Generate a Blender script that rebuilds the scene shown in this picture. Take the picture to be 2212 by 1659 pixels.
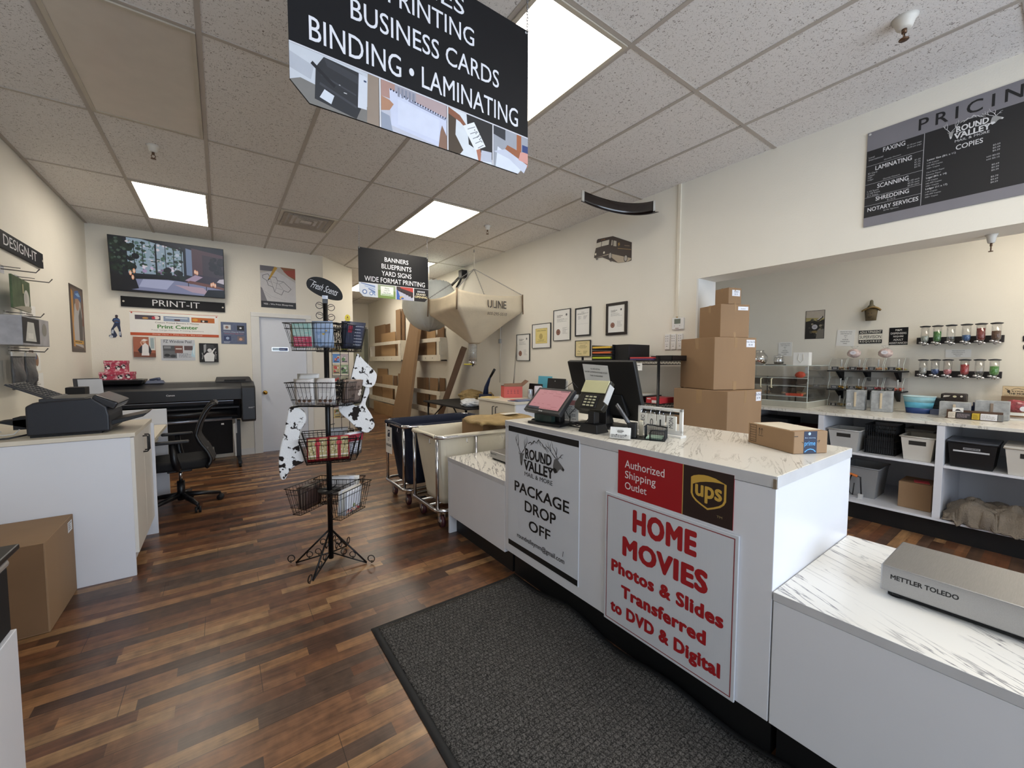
import bpy, bmesh, math, random
from mathutils import Matrix, Vector

# ------------------------------------------------------------------ scene, camera, light, exposure
SC = bpy.context.scene
for _o in list(bpy.data.objects):
    bpy.data.objects.remove(_o)
COL = SC.collection
SC.view_settings.view_transform = 'Standard'
SC.view_settings.look = 'None'
SC.view_settings.gamma = 1.0
SC.view_settings.use_curve_mapping = False
SC.view_settings.exposure = 0.36
SC.cycles.transparent_max_bounces = 24

CAM_H = 1.38
cam_d = bpy.data.cameras.new('camera')
cam_d.sensor_fit = 'HORIZONTAL'
cam_d.sensor_width = 36.0
cam_d.lens = 872.62 / 2212.0 * 36.0
cam_d.clip_start = 0.02
cam_d.clip_end = 60
cam = bpy.data.objects.new('camera', cam_d)
COL.objects.link(cam)
_yaw, _pit, _rol = .624126, .0557409, .00214345
_f = Vector((math.sin(_yaw) * math.cos(_pit), math.cos(_yaw) * math.cos(_pit), -math.sin(_pit)))
_r = Vector((math.cos(_yaw), -math.sin(_yaw), 0))
_u = _r.cross(_f)
_r2 = _r * math.cos(_rol) + _u * math.sin(_rol)
_u2 = -_r * math.sin(_rol) + _u * math.cos(_rol)
cam.matrix_world = Matrix(((_r2.x, _u2.x, -_f.x, 0), (_r2.y, _u2.y, -_f.y, 0), (_r2.z, _u2.z, -_f.z, CAM_H), (0, 0, 0, 1)))
SC.camera = cam

world = bpy.data.worlds.new('world')
SC.world = world
world.use_nodes = True
_bg = world.node_tree.nodes['Background']
_bg.inputs['Color'].default_value = (.62, .78, 1.0, 1)
_bg.inputs['Strength'].default_value = 1.0

def area_light(name, loc, size, energy, color, rot):
    l = bpy.data.lights.new(name, 'AREA')
    l.shape = 'RECTANGLE'
    l.size, l.size_y = size
    l.energy = energy
    l.color = color
    o = bpy.data.objects.new(name, l)
    o.location = loc
    o.rotation_euler = rot
    COL.objects.link(o)
    return o

WINDOW_E = 135
LAMP_E = 8.5
# daylight through the shop front's windows behind the camera (they face +y into the room)
area_light('shopfront_daylight', (2.0, -3.1, 1.6), (4.6, 2.2), WINDOW_E, (.72, .84, 1.0), (math.radians(90), 0, 0))

# ------------------------------------------------------------------ helpers
R = random.Random(7)
PI = math.pi
def lin(h):
    h = h.lstrip('#')
    out = []
    for i in (0, 2, 4):
        c = int(h[i:i + 2], 16) / 255
        out.append(c / 12.92 if c <= .04045 else ((c + .055) / 1.055) ** 2.4)
    return tuple(out) + (1,)

MATS = {}
def newmat(name):
    m = bpy.data.materials.new(name)
    m.use_nodes = True
    nt = m.node_tree
    return m, nt, nt.nodes['Principled BSDF']

def mat(name, hexc, rough=.5, metal=0, var=.05, scale=8, bump=0, bscale=60, stretch=(1, 1, 1), spec=.5, coat=0):
    if name in MATS:
        return MATS[name]
    m, nt, b = newmat(name)
    L = nt.links.new
    tc = nt.nodes.new('ShaderNodeTexCoord')
    mp = nt.nodes.new('ShaderNodeMapping')
    mp.inputs['Scale'].default_value = stretch
    L(tc.outputs['Object'], mp.inputs['Vector'])
    c = lin(hexc)
    n = nt.nodes.new('ShaderNodeTexNoise')
    n.inputs['Scale'].default_value = scale
    n.inputs['Detail'].default_value = 3
    L(mp.outputs['Vector'], n.inputs['Vector'])
    cr = nt.nodes.new('ShaderNodeValToRGB')
    cr.color_ramp.elements[0].position = .3
    cr.color_ramp.elements[1].position = .7
    cr.color_ramp.elements[0].color = tuple(x * (1 - var) for x in c[:3]) + (1,)
    cr.color_ramp.elements[1].color = tuple(min(1, x * (1 + var)) for x in c[:3]) + (1,)
    L(n.outputs['Fac'], cr.inputs['Fac'])
    L(cr.outputs['Color'], b.inputs['Base Color'])
    b.inputs['Roughness'].default_value = rough
    b.inputs['Metallic'].default_value = metal
    b.inputs['Specular IOR Level'].default_value = spec
    b.inputs['Coat Weight'].default_value = coat
    if bump:
        n2 = nt.nodes.new('ShaderNodeTexNoise')
        n2.inputs['Scale'].default_value = bscale
        n2.inputs['Detail'].default_value = 4
        L(mp.outputs['Vector'], n2.inputs['Vector'])
        bp = nt.nodes.new('ShaderNodeBump')
        bp.inputs['Strength'].default_value = bump
        bp.inputs['Distance'].default_value = .01
        L(n2.outputs['Fac'], bp.inputs['Height'])
        L(bp.outputs['Normal'], b.inputs['Normal'])
    MATS[name] = m
    return m

def ink(hexc, rough=.55):
    return mat('ink_' + hexc.lstrip('#'), hexc, rough, var=.03, scale=20)

def glow(name, hexc, strength):
    if name in MATS:
        return MATS[name]
    m, nt, b = newmat(name)
    c = lin(hexc)
    b.inputs['Base Color'].default_value = (c[0] * .05, c[1] * .05, c[2] * .05, 1)
    b.inputs['Roughness'].default_value = .3
    b.inputs['Emission Color'].default_value = c
    b.inputs['Emission Strength'].default_value = strength
    MATS[name] = m
    return m

def clear(name, hexc='ffffff', gloss=.07, tint=.985):
    """thin clear acrylic / glass: mostly transparent with a glossy sheen stronger at grazing angles"""
    if name in MATS:
        return MATS[name]
    m, nt, b = newmat(name)
    nt.nodes.remove(b)
    out = nt.nodes['Material Output']
    t = nt.nodes.new('ShaderNodeBsdfTransparent')
    c = lin(hexc)
    t.inputs['Color'].default_value = (c[0] * tint, c[1] * tint, c[2] * tint, 1)
    g = nt.nodes.new('ShaderNodeBsdfGlossy')
    g.inputs['Roughness'].default_value = .05
    lw = nt.nodes.new('ShaderNodeLayerWeight')
    lw.inputs['Blend'].default_value = .25
    ma = nt.nodes.new('ShaderNodeMath')
    ma.operation = 'MULTIPLY_ADD'
    ma.inputs[1].default_value = .55
    ma.inputs[2].default_value = gloss
    ma.use_clamp = True
    nt.links.new(lw.outputs['Facing'], ma.inputs[0])
    mx = nt.nodes.new('ShaderNodeMixShader')
    nt.links.new(ma.outputs[0], mx.inputs[0])
    nt.links.new(t.outputs[0], mx.inputs[1])
    nt.links.new(g.outputs[0], mx.inputs[2])
    nt.links.new(mx.outputs[0], out.inputs['Surface'])
    MATS[name] = m
    return m

ORG = {}
def rz(a):
    return Matrix.Rotation(a, 4, 'Z')
def at(x, y, z, rotz=0, rotx=0, roty=0):
    return Matrix.Translation((x, y, z)) @ Matrix.Rotation(rotz, 4, 'Z') @ Matrix.Rotation(roty, 4, 'Y') @ Matrix.Rotation(rotx, 4, 'X')

class MB:
    """collects shapes; build() links them as ONE mesh object"""
    def __init__(s, T=None):
        s.v, s.f, s.m, s.sm = [], [], [], []
        s.T = T
    def add(s, vs, fs, mi=0, smooth=False):
        k = len(s.v)
        for p in vs:
            p = Vector(p)
            s.v.append(s.T @ p if s.T else p)
        for f in fs:
            s.f.append([i + k for i in f])
            s.m.append(mi)
            s.sm.append(smooth)
        return s
    def box(s, x0, y0, z0, x1, y1, z1, mi=0):
        v = [(x0, y0, z0), (x1, y0, z0), (x1, y1, z0), (x0, y1, z0), (x0, y0, z1), (x1, y0, z1), (x1, y1, z1), (x0, y1, z1)]
        return s.add(v, [(0, 3, 2, 1), (4, 5, 6, 7), (0, 1, 5, 4), (1, 2, 6, 5), (2, 3, 7, 6), (3, 0, 4, 7)], mi)
    def frustum(s, x0, y0, x1, y1, z0, X0, Y0, X1, Y1, z1, mi=0, open_top=False):
        v = [(x0, y0, z0), (x1, y0, z0), (x1, y1, z0), (x0, y1, z0), (X0, Y0, z1), (X1, Y0, z1), (X1, Y1, z1), (X0, Y1, z1)]
        f = [(0, 3, 2, 1), (0, 1, 5, 4), (1, 2, 6, 5), (2, 3, 7, 6), (3, 0, 4, 7)]
        if not open_top:
            f.append((4, 5, 6, 7))
        return s.add(v, f, mi)
    def prism(s, poly, z0, z1, mi=0, smooth=False):
        n = len(poly)
        v = [(p[0], p[1], z0) for p in poly] + [(p[0], p[1], z1) for p in poly]
        f = [tuple(range(n - 1, -1, -1)), tuple(range(n, 2 * n))]
        s.add(v, f, mi)
        k = len(s.v) - 2 * n
        for i in range(n):
            j = (i + 1) % n
            s.f.append([k + i, k + j, k + n + j, k + n + i])
            s.m.append(mi)
            s.sm.append(smooth)
        return s
    def extrude(s, poly, axis, a0, a1, mi=0):
        """poly in the two other axes (cyclic order), extruded along axis from a0 to a1"""
        n = len(poly)
        def P(p, a):
            if axis == 'x': return (a, p[0], p[1])
            if axis == 'y': return (p[0], a, p[1])
            return (p[0], p[1], a)
        v = [P(p, a0) for p in poly] + [P(p, a1) for p in poly]
        f = [tuple(range(n)), tuple(range(2 * n - 1, n - 1, -1))] + [(i, (i + 1) % n, n + (i + 1) % n, n + i) for i in range(n)]
        return s.add(v, f, mi)
    def tube(s, pts, r, n=8, closed=False, mi=0, cap=True, radii=None):
        pts = [Vector(p) for p in pts]
        m = len(pts)
        rings = []
        up = None
        for i, p in enumerate(pts):
            if closed:
                d = pts[(i + 1) % m] - pts[i - 1]
            else:
                d = pts[min(i + 1, m - 1)] - pts[max(i - 1, 0)]
            if d.length < 1e-9: d = Vector((0, 0, 1))
            d.normalize()
            if up is None:
                up = Vector((0, 0, 1)) if abs(d.z) < .9 else Vector((1, 0, 0))
            a = up - d * up.dot(d)
            if a.length < 1e-6:
                a = d.orthogonal()
            a.normalize()
            up = a
            b = d.cross(a)
            rr = radii[i] if radii else r
            rings.append([p + (a * math.cos(2 * PI * k / n) + b * math.sin(2 * PI * k / n)) * rr for k in range(n)])
        v = [q for g in rings for q in g]
        f = []
        for i in range(m if closed else m - 1):
            j = (i + 1) % m
            for k in range(n):
                l = (k + 1) % n
                f.append((i * n + k, i * n + l, j * n + l, j * n + k))
        if not closed and cap:
            f.append(tuple(range(n - 1, -1, -1)))
            f.append(tuple((m - 1) * n + k for k in range(n)))
        return s.add(v, f, mi, n > 5)
    def cyl(s, p0, p1, r0, r1=None, n=20, mi=0, cap=True):
        return s.tube([p0, p1], r0, n, False, mi, cap, [r0, r0 if r1 is None else r1])
    def lathe(s, prof, c=(0, 0, 0), n=24, mi=0, sx=1, sy=1):
        v = []
        for r, z in prof:
            for k in range(n):
                a = 2 * PI * k / n
                v.append((c[0] + r * sx * math.cos(a), c[1] + r * sy * math.sin(a), c[2] + z))
        f = []
        for i in range(len(prof) - 1):
            for k in range(n):
                l = (k + 1) % n
                f.append((i * n + k, i * n + l, (i + 1) * n + l, (i + 1) * n + k))
        if prof[0][0] > 1e-6: f.append(tuple(range(n - 1, -1, -1)))
        if prof[-1][0] > 1e-6: f.append(tuple((len(prof) - 1) * n + k for k in range(n)))
        return s.add(v, f, mi, True)
    def blob(s, c, r, nu=14, nv=9, mi=0, jit=0, seed=1):
        q = random.Random(seed)
        v = []
        for j in range(nv + 1):
            t = PI * j / nv
            for i in range(nu):
                a = 2 * PI * i / nu
                k = 1 + (q.uniform(-jit, jit) if 0 < j < nv else 0)
                v.append((c[0] + r[0] * math.sin(t) * math.cos(a) * k, c[1] + r[1] * math.sin(t) * math.sin(a) * k, c[2] + r[2] * math.cos(t) * k))
        f = []
        for j in range(nv):
            for i in range(nu):
                l = (i + 1) % nu
                f.append((j * nu + i, (j + 1) * nu + i, (j + 1) * nu + l, j * nu + l))
        return s.add(v, f, mi, True)
    def grid(s, fn, nu, nv, mi=0, smooth=True, wrap=False):
        v = [fn(i / nu, j / nv) for j in range(nv + 1) for i in range(nu + 1)]
        f = [(j * (nu + 1) + i, j * (nu + 1) + i + 1, (j + 1) * (nu + 1) + i + 1, (j + 1) * (nu + 1) + i) for j in range(nv) for i in range(nu)]
        return s.add(v, f, mi, smooth)
    def build(s, name, mats, parent=None, at=None, bevel=0, solid=0, sub=0, seg=2, merge=False, recalc=True):
        if not isinstance(mats, (list, tuple)): mats = [mats]
        if parent is not None:
            org = ORG[parent.name]
        elif at is not None:
            org = Vector(at)
        else:
            xs = [p.x for p in s.v]; ys = [p.y for p in s.v]; zs = [p.z for p in s.v]
            org = Vector(((min(xs) + max(xs)) / 2, (min(ys) + max(ys)) / 2, min(zs)))
        me = bpy.data.meshes.new(name)
        me.from_pydata([tuple(p - org) for p in s.v], [], s.f)
        for m in mats: me.materials.append(m)
        me.polygons.foreach_set('material_index', s.m)
        me.polygons.foreach_set('use_smooth', s.sm)
        if recalc or merge:
            bm = bmesh.new()
            bm.from_mesh(me)
            if merge: bmesh.ops.remove_doubles(bm, verts=bm.verts, dist=1e-5)
            bmesh.ops.recalc_face_normals(bm, faces=bm.faces)
            bm.to_mesh(me)
            bm.free()
        me.update()
        o = bpy.data.objects.new(name, me)
        COL.objects.link(o)
        if parent is not None: o.parent = parent
        else: o.location = org
        ORG[o.name] = org
        if solid:
            d = o.modifiers.new('solid', 'SOLIDIFY'); d.thickness = solid; d.offset = 0
        if sub:
            d = o.modifiers.new('sub', 'SUBSURF'); d.levels = sub; d.render_levels = sub
        if bevel:
            d = o.modifiers.new('bevel', 'BEVEL'); d.width = bevel; d.segments = seg; d.limit_method = 'ANGLE'; d.angle_limit = math.radians(40)
        return o

def tag(o, label, cat=None, group=None, kind=None):
    if label: o['label'] = label
    if cat: o['category'] = cat
    if group: o['group'] = group
    if kind: o['kind'] = kind
    return o
def thing(name, label, cat, loc, group=None):
    o = bpy.data.objects.new(name, None)
    o.empty_display_size = .05
    COL.objects.link(o)
    o.location = loc
    ORG[o.name] = Vector(loc)
    return tag(o, label, cat, group)
def structure(o):
    o['kind'] = 'structure'
    return o
def dup(root, loc, label=None, rotz=None, group=None):
    def cp(o, parent):
        c = o.copy()
        COL.objects.link(c)
        c.parent = parent
        for ch in [k for k in bpy.data.objects if k.parent == o]:
            cp(ch, c)
        return c
    c = cp(root, None)
    c.location = loc
    if rotz is not None: c.rotation_euler = (0, 0, rotz)
    if label: c['label'] = label
    if group: c['group'] = group
    ORG[c.name] = Vector(loc)
    return c

TXT = {}
def text_mesh(s, bold=0, shear=0, space=1):
    key = (s, bold, shear, space)
    if key in TXT: return TXT[key]
    cu = bpy.data.curves.new('t', 'FONT')
    cu.body = s
    cu.shear = shear
    cu.space_character = space
    cu.resolution_u = 3
    ob = bpy.data.objects.new('t', cu)
    me = bpy.data.meshes.new_from_object(ob)
    vs = [(v.co.x, v.co.y) for v in me.vertices]
    fs = [tuple(p.vertices) for p in me.polygons]
    bpy.data.objects.remove(ob)
    bpy.data.meshes.remove(me)
    lay = [vs]
    if bold:      # heavier strokes: the same letters printed over themselves, a little apart
        k = 16 if bold >= .04 else 8 if bold >= .03 else 4
        for i in range(k):
            a_ = 2 * PI * i / k + (PI / 4 if k == 4 else 0)
            lay.append([(x + bold * math.cos(a_), y + bold * math.sin(a_) * .8) for x, y in vs])
    x0, x1 = min(p[0] for q in lay for p in q), max(p[0] for q in lay for p in q)
    y0, y1 = min(p[1] for q in lay for p in q), max(p[1] for q in lay for p in q)
    lay = [[((p[0] - x0) / (x1 - x0), (p[1] - y0) / (y1 - y0)) for p in q] for q in lay]
    TXT[key] = (lay, fs, (x1 - x0) / (y1 - y0))
    return TXT[key]

class Pic:
    """flat printed shapes on a plane (metres along right and up from the lower-left corner)"""
    def __init__(s, origin, right, up, eps=.0006, step=.000012):
        s.o, s.r, s.u = Vector(origin), Vector(right).normalized(), Vector(up).normalized()
        s.n = s.r.cross(s.u)
        s.k = eps
        s.clip = None
        s.step = step
        s.v, s.f, s.m, s.cols = [], [], [], []
    def _ci(s, c):
        if c not in s.cols: s.cols.append(c)
        return s.cols.index(c)
    def raw(s, vs, fs, c):
        k = len(s.v)
        if s.clip: vs = [(min(max(a, 0), s.clip[0]), min(max(b, 0), s.clip[1])) for a, b in vs]
        for a, b in vs: s.v.append(s.o + s.r * a + s.u * b + s.n * s.k)
        for f in fs:
            s.f.append([i + k for i in f]); s.m.append(s._ci(c))
        s.k += s.step
        return s
    def poly(s, pts, c): return s.raw(pts, [tuple(range(len(pts)))], c)
    def rect(s, a0, b0, a1, b1, c): return s.poly([(a0, b0), (a1, b0), (a1, b1), (a0, b1)], c)
    def circ(s, a, b, r, c, ry=None, n=20):
        ry = ry or r
        return s.poly([(a + r * math.cos(2 * PI * i / n), b + ry * math.sin(2 * PI * i / n)) for i in range(n)], c)
    def stroke(s, pts, w, c, w1=None):
        w1 = w if w1 is None else w1
        for i in range(len(pts) - 1):
            (x0, y0), (x1, y1) = pts[i], pts[i + 1]
            dx, dy = x1 - x0, y1 - y0
            l = math.hypot(dx, dy) or 1
            nx, ny = -dy / l / 2, dx / l / 2
            t0 = w + (w1 - w) * i / (len(pts) - 1); t1 = w + (w1 - w) * (i + 1) / (len(pts) - 1)
            s.raw([(x0 + nx * t0, y0 + ny * t0), (x0 - nx * t0, y0 - ny * t0), (x1 - nx * t1, y1 - ny * t1), (x1 + nx * t1, y1 + ny * t1)], [(0, 1, 2, 3)], c)
        return s
    def frame(s, a0, b0, a1, b1, w, c):
        s.rect(a0, b0, a1, b0 + w, c); s.rect(a0, b1 - w, a1, b1, c); s.rect(a0, b0 + w, a0 + w, b1 - w, c)
        return s.rect(a1 - w, b0 + w, a1, b1 - w, c)
    def text(s, t, a0, b0, a1, b1, c, bold=0, shear=0, space=1):
        lay, fs, asp = text_mesh(t, bold, shear, space)
        for vs in lay: s.raw([(a0 + (a1 - a0) * p[0], b0 + (b1 - b0) * p[1]) for p in vs], fs, c)
        return s
    def line(s, t, ac, b0, h, c, bold=0, shear=0, k=1, align='c'):
        """text of height h with its own aspect (times k), centred at ac (or starting / ending there)"""
        w = h * text_mesh(t, bold, shear)[2] * k
        a0 = ac - w / 2 if align == 'c' else ac if align == 'l' else ac - w
        return s.text(t, a0, b0, a0 + w, b0 + h, c, bold, shear)
    def lines(s, a0, b0, a1, b1, n, c, seed=0, fill=.45, centre=False):
        """rows of small print too small to read"""
        q = random.Random(seed)
        dh = (b1 - b0) / n
        for i in range(n):
            y = b1 - (i + 1) * dh + dh * (1 - fill) / 2
            w = (a1 - a0) * q.uniform(.55, 1)
            x = a0 + ((a1 - a0) - w) / 2 if centre else a0
            while w > 0:
                l = min(w, (a1 - a0) * q.uniform(.08, .2))
                s.rect(x, y, x + l, y + dh * fill, c)
                x += l + (a1 - a0) * .03; w -= l + (a1 - a0) * .03
        return s
    def build(s, name, parent, label=None, emit=None, rough=.55):
        if emit: mats = [glow('screen_' + c.lstrip('#'), c, emit) for c in s.cols]
        else: mats = [ink(c, rough) for c in s.cols]
        org = ORG[parent.name]
        me = bpy.data.meshes.new(name)
        me.from_pydata([tuple(p - org) for p in s.v], [], s.f)
        for m in mats: me.materials.append(m)
        me.polygons.foreach_set('material_index', s.m)
        me.update()
        o = bpy.data.objects.new(name, me)
        COL.objects.link(o)
        o.parent = parent
        ORG[o.name] = org
        if label: o['label'] = label
        return o

def board(name, label, cat, origin, right, up, w, h, thick, m, group=None, bevel=0, corner=0):
    """a flat panel as a top-level mesh: lower-left FRONT corner at origin, body behind the front face"""
    r, u = Vector(right).normalized(), Vector(up).normalized()
    n = r.cross(u)
    T = Matrix((( r.x, u.x, n.x, origin[0]), (r.y, u.y, n.y, origin[1]), (r.z, u.z, n.z, origin[2]), (0, 0, 0, 1)))
    b = MB(T)
    if corner:
        k = corner
        b.prism([(k, 0), (w - k, 0), (w, k), (w, h), (0, h), (0, k)], -thick, 0)
    else:
        b.box(0, 0, -thick, w, h, 0)
    o = b.build(name, m, bevel=bevel)
    tag(o, label, cat, group)
    return o, Pic(origin, r, u)
LX, LNX, LY = (0, -1, 0), (0, 1, 0), (1, 0, 0)      # viewer's right on a wall facing -x, facing +x, facing -y
UP = (0, 0, 1)
# ------------------------------------------------------------------ materials
WALL = mat('wall_paint', 'ebe6da', .7, var=.02, scale=2, bump=.12, bscale=90)
WHITE_PAINT = mat('white_paint', 'e6e5e2', .45, var=.02)
LAM = mat('white_laminate', 'e2e3e8', .32, var=.015, scale=3)
LAM_WARM = mat('cream_laminate', 'e3dccb', .4, var=.015, scale=3)
BLACK = mat('black_plastic', '131316', .38, var=.1)
BLACK_MATTE = mat('black_matte', '0e0e10', .7, var=.1)
BLACK_METAL = mat('black_metal', '101012', .35, metal=.3, var=.1)
NAVY_BLK = mat('dark_printer_plastic', '1b1d25', .42, var=.06, bump=.05, bscale=300)
CHAR = mat('charcoal_plastic', '2a2a2d', .45, var=.08)
GREY = mat('grey_plastic', '9a9a98', .5)
LGREY = mat('light_grey_plastic', 'c4c4c2', .5)
STEEL = mat('brushed_steel', 'a7a7a8', .34, metal=.9, var=.06, scale=30, stretch=(1, 20, 20))
CHROME = mat('chrome', 'd5d5d8', .14, metal=1, var=.02)
BRASS = mat('brass', 'c9a24e', .2, metal=1, var=.05)
CARD = mat('cardboard', '937658', .8, var=.06, scale=5, bump=.04, bscale=200, stretch=(1, 1, .2))
CARD_D = mat('cardboard_dark', '765a3f', .85, var=.08, scale=5)
CARD_L = mat('cardboard_light', 'ac8c66', .8, var=.06, scale=5)
PAPER = mat('paper', 'efeeea', .7, var=.015)
KRAFT = mat('kraft_paper', 'a38a5c', .7, var=.15, scale=14, bump=1.0, bscale=26)
CANVAS = mat('canvas_cloth', 'dccdb2', .85, var=.04, scale=6, bump=.25, bscale=30)
CANVAS_W = mat('white_canvas_cloth', 'e0d9c6', .85, var=.04, scale=6, bump=.35, bscale=14)
NAVY = mat('navy_cloth', '151d33', .8, var=.12, scale=6, bump=.35, bscale=14)
BAGP = mat('white_poly', 'dfe4e0', .45, var=.04, scale=6, bump=.5, bscale=22)
RUBBER = mat('rubber_edge', '1c1c1d', .75, var=.1)
ACR = clear('clear_acrylic')
GLASS = clear('clear_glass', gloss=.14)
CHIPW = mat('toe_kick', '0c0c0e', .5, var=.1)
ALU = mat('aluminium', 'cfcfcf', .3, metal=.8)
TAPE = mat('clear_tape', 'a28462', .2, var=.02)

def floor_mat():
    m, nt, b = newmat('plank_floor')
    L = nt.links.new
    N = nt.nodes.new
    tc = N('ShaderNodeTexCoord')
    sep = N('ShaderNodeSeparateXYZ')
    L(tc.outputs['Object'], sep.inputs[0])
    def M(op, a, bb=None, c=None):
        n = N('ShaderNodeMath'); n.operation = op
        for i, x in enumerate((a, bb, c)):
            if x is None: continue
            if isinstance(x, (int, float)): n.inputs[i].default_value = x
            else: L(x, n.inputs[i])
        return n.outputs[0]
    W, LEN = .0637, .60
    row = M('FLOOR', M('DIVIDE', sep.outputs['Y'], W))
    wn = N('ShaderNodeTexWhiteNoise'); wn.noise_dimensions = '1D'
    L(row, wn.inputs['W'])
    xs = M('ADD', sep.outputs['X'], M('MULTIPLY', wn.outputs['Value'], 7.0))
    u = M('DIVIDE', xs, LEN)
    cell = M('FLOOR', u)
    cmb = N('ShaderNodeCombineXYZ')
    L(row, cmb.inputs[0]); L(cell, cmb.inputs[1])
    w2 = N('ShaderNodeTexWhiteNoise'); w2.noise_dimensions = '2D'
    L(cmb.outputs[0], w2.inputs['Vector'])
    ramp = N('ShaderNodeValToRGB')
    cols = [(0, '4f3629'), (.14, '6b4631'), (.28, '7a5439'), (.42, '946c49'), (.55, '5a4538'), (.68, '825c41'), (.82, '9f7b56'), (.92, '704c36')]
    e = ramp.color_ramp.elements
    e[0].position, e[0].color = cols[0][0], lin(cols[0][1])
    e[1].position, e[1].color = cols[-1][0], lin(cols[-1][1])
    for p, c in cols[1:-1]:
        k = e.new(p); k.color = lin(c)
    ramp.color_ramp.interpolation = 'CONSTANT'
    L(w2.outputs['Value'], ramp.inputs['Fac'])
    # grain along the plank
    gv = N('ShaderNodeCombineXYZ')
    L(M('MULTIPLY', xs, 1.6), gv.inputs[0])
    L(M('MULTIPLY', sep.outputs['Y'], 26.0), gv.inputs[1])
    L(M('MULTIPLY', w2.outputs['Value'], 31.0), gv.inputs[2])
    gn = N('ShaderNodeTexNoise')
    gn.inputs['Scale'].default_value = 2.2; gn.inputs['Detail'].default_value = 6; gn.inputs['Roughness'].default_value = .65
    gn.inputs['Distortion'].default_value = .6
    L(gv.outputs[0], gn.inputs['Vector'])
    g2v = N('ShaderNodeCombineXYZ')
    L(M('MULTIPLY', xs, 16.0), g2v.inputs[0]); L(M('MULTIPLY', sep.outputs['Y'], 9.0), g2v.inputs[1]); L(M('MULTIPLY', w2.outputs['Value'], 17.0), g2v.inputs[2])
    g2 = N('ShaderNodeTexNoise'); g2.inputs['Scale'].default_value = 1.0; g2.inputs['Detail'].default_value = 4
    L(g2v.outputs[0], g2.inputs['Vector'])
    gr = N('ShaderNodeValToRGB')
    gr.color_ramp.elements[0].position = .34; gr.color_ramp.elements[0].color = (.36, .35, .36, 1)
    gr.color_ramp.elements[1].position = .66; gr.color_ramp.elements[1].color = (1.28, 1.25, 1.2, 1)
    L(M('ADD', M('MULTIPLY', gn.outputs['Fac'], .55), M('MULTIPLY', g2.outputs['Fac'], .45)), gr.inputs['Fac'])
    mx = N('ShaderNodeMix'); mx.data_type = 'RGBA'; mx.blend_type = 'MULTIPLY'
    mx.inputs['Factor'].default_value = 1
    L(ramp.outputs['Color'], mx.inputs['A']); L(gr.outputs['Color'], mx.inputs['B'])
    # board joints every third strip and at strip ends
    fy = M('FRACT', M('DIVIDE', sep.outputs['Y'], W * 3))
    fx = M('FRACT', M('DIVIDE', M('ADD', sep.outputs['X'], M('MULTIPLY', M('FLOOR', M('DIVIDE', sep.outputs['Y'], W * 3)), .47)), 1.2))
    j = M('MAXIMUM', M('LESS_THAN', fy, .014), M('LESS_THAN', fx, .0022))
    mx2 = N('ShaderNodeMix'); mx2.data_type = 'RGBA'
    L(M('MULTIPLY', j, .75), mx2.inputs['Factor'])
    L(mx.outputs['Result'], mx2.inputs['A']); mx2.inputs['B'].default_value = lin('1c1410')
    L(mx2.outputs['Result'], b.inputs['Base Color'])
    L(M('MULTIPLY_ADD', gn.outputs['Fac'], .12, .24), b.inputs['Roughness'])
    bp = N('ShaderNodeBump'); bp.inputs['Strength'].default_value = .08; bp.inputs['Distance'].default_value = .004
    L(gn.outputs['Fac'], bp.inputs['Height']); L(bp.outputs['Normal'], b.inputs['Normal'])
    return m
FLOOR = floor_mat()

def ceil_mat():
    m, nt, b = newmat('acoustic_tile')
    L = nt.links.new; N = nt.nodes.new
    tc = N('ShaderNodeTexCoord')
    n1 = N('ShaderNodeTexNoise'); n1.inputs['Scale'].default_value = 80; n1.inputs['Detail'].default_value = 2; n1.inputs['Distortion'].default_value = 1.6
    L(tc.outputs['Object'], n1.inputs['Vector'])
    r1 = N('ShaderNodeValToRGB')
    r1.color_ramp.elements[0].position = .33; r1.color_ramp.elements[0].color = lin('958e88')
    r1.color_ramp.elements[1].position = .40; r1.color_ramp.elements[1].color = lin('e8e5e2')
    L(n1.outputs['Fac'], r1.inputs['Fac'])
    L(r1.outputs['Color'], b.inputs['Base Color'])
    b.inputs['Roughness'].default_value = .9
    b.inputs['Specular IOR Level'].default_value = .1
    bp = N('ShaderNodeBump'); bp.inputs['Strength'].default_value = .35; bp.inputs['Distance'].default_value = .004
    L(n1.outputs['Fac'], bp.inputs['Height']); L(bp.outputs['Normal'], b.inputs['Normal'])
    return m
CEIL = ceil_mat()

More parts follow.
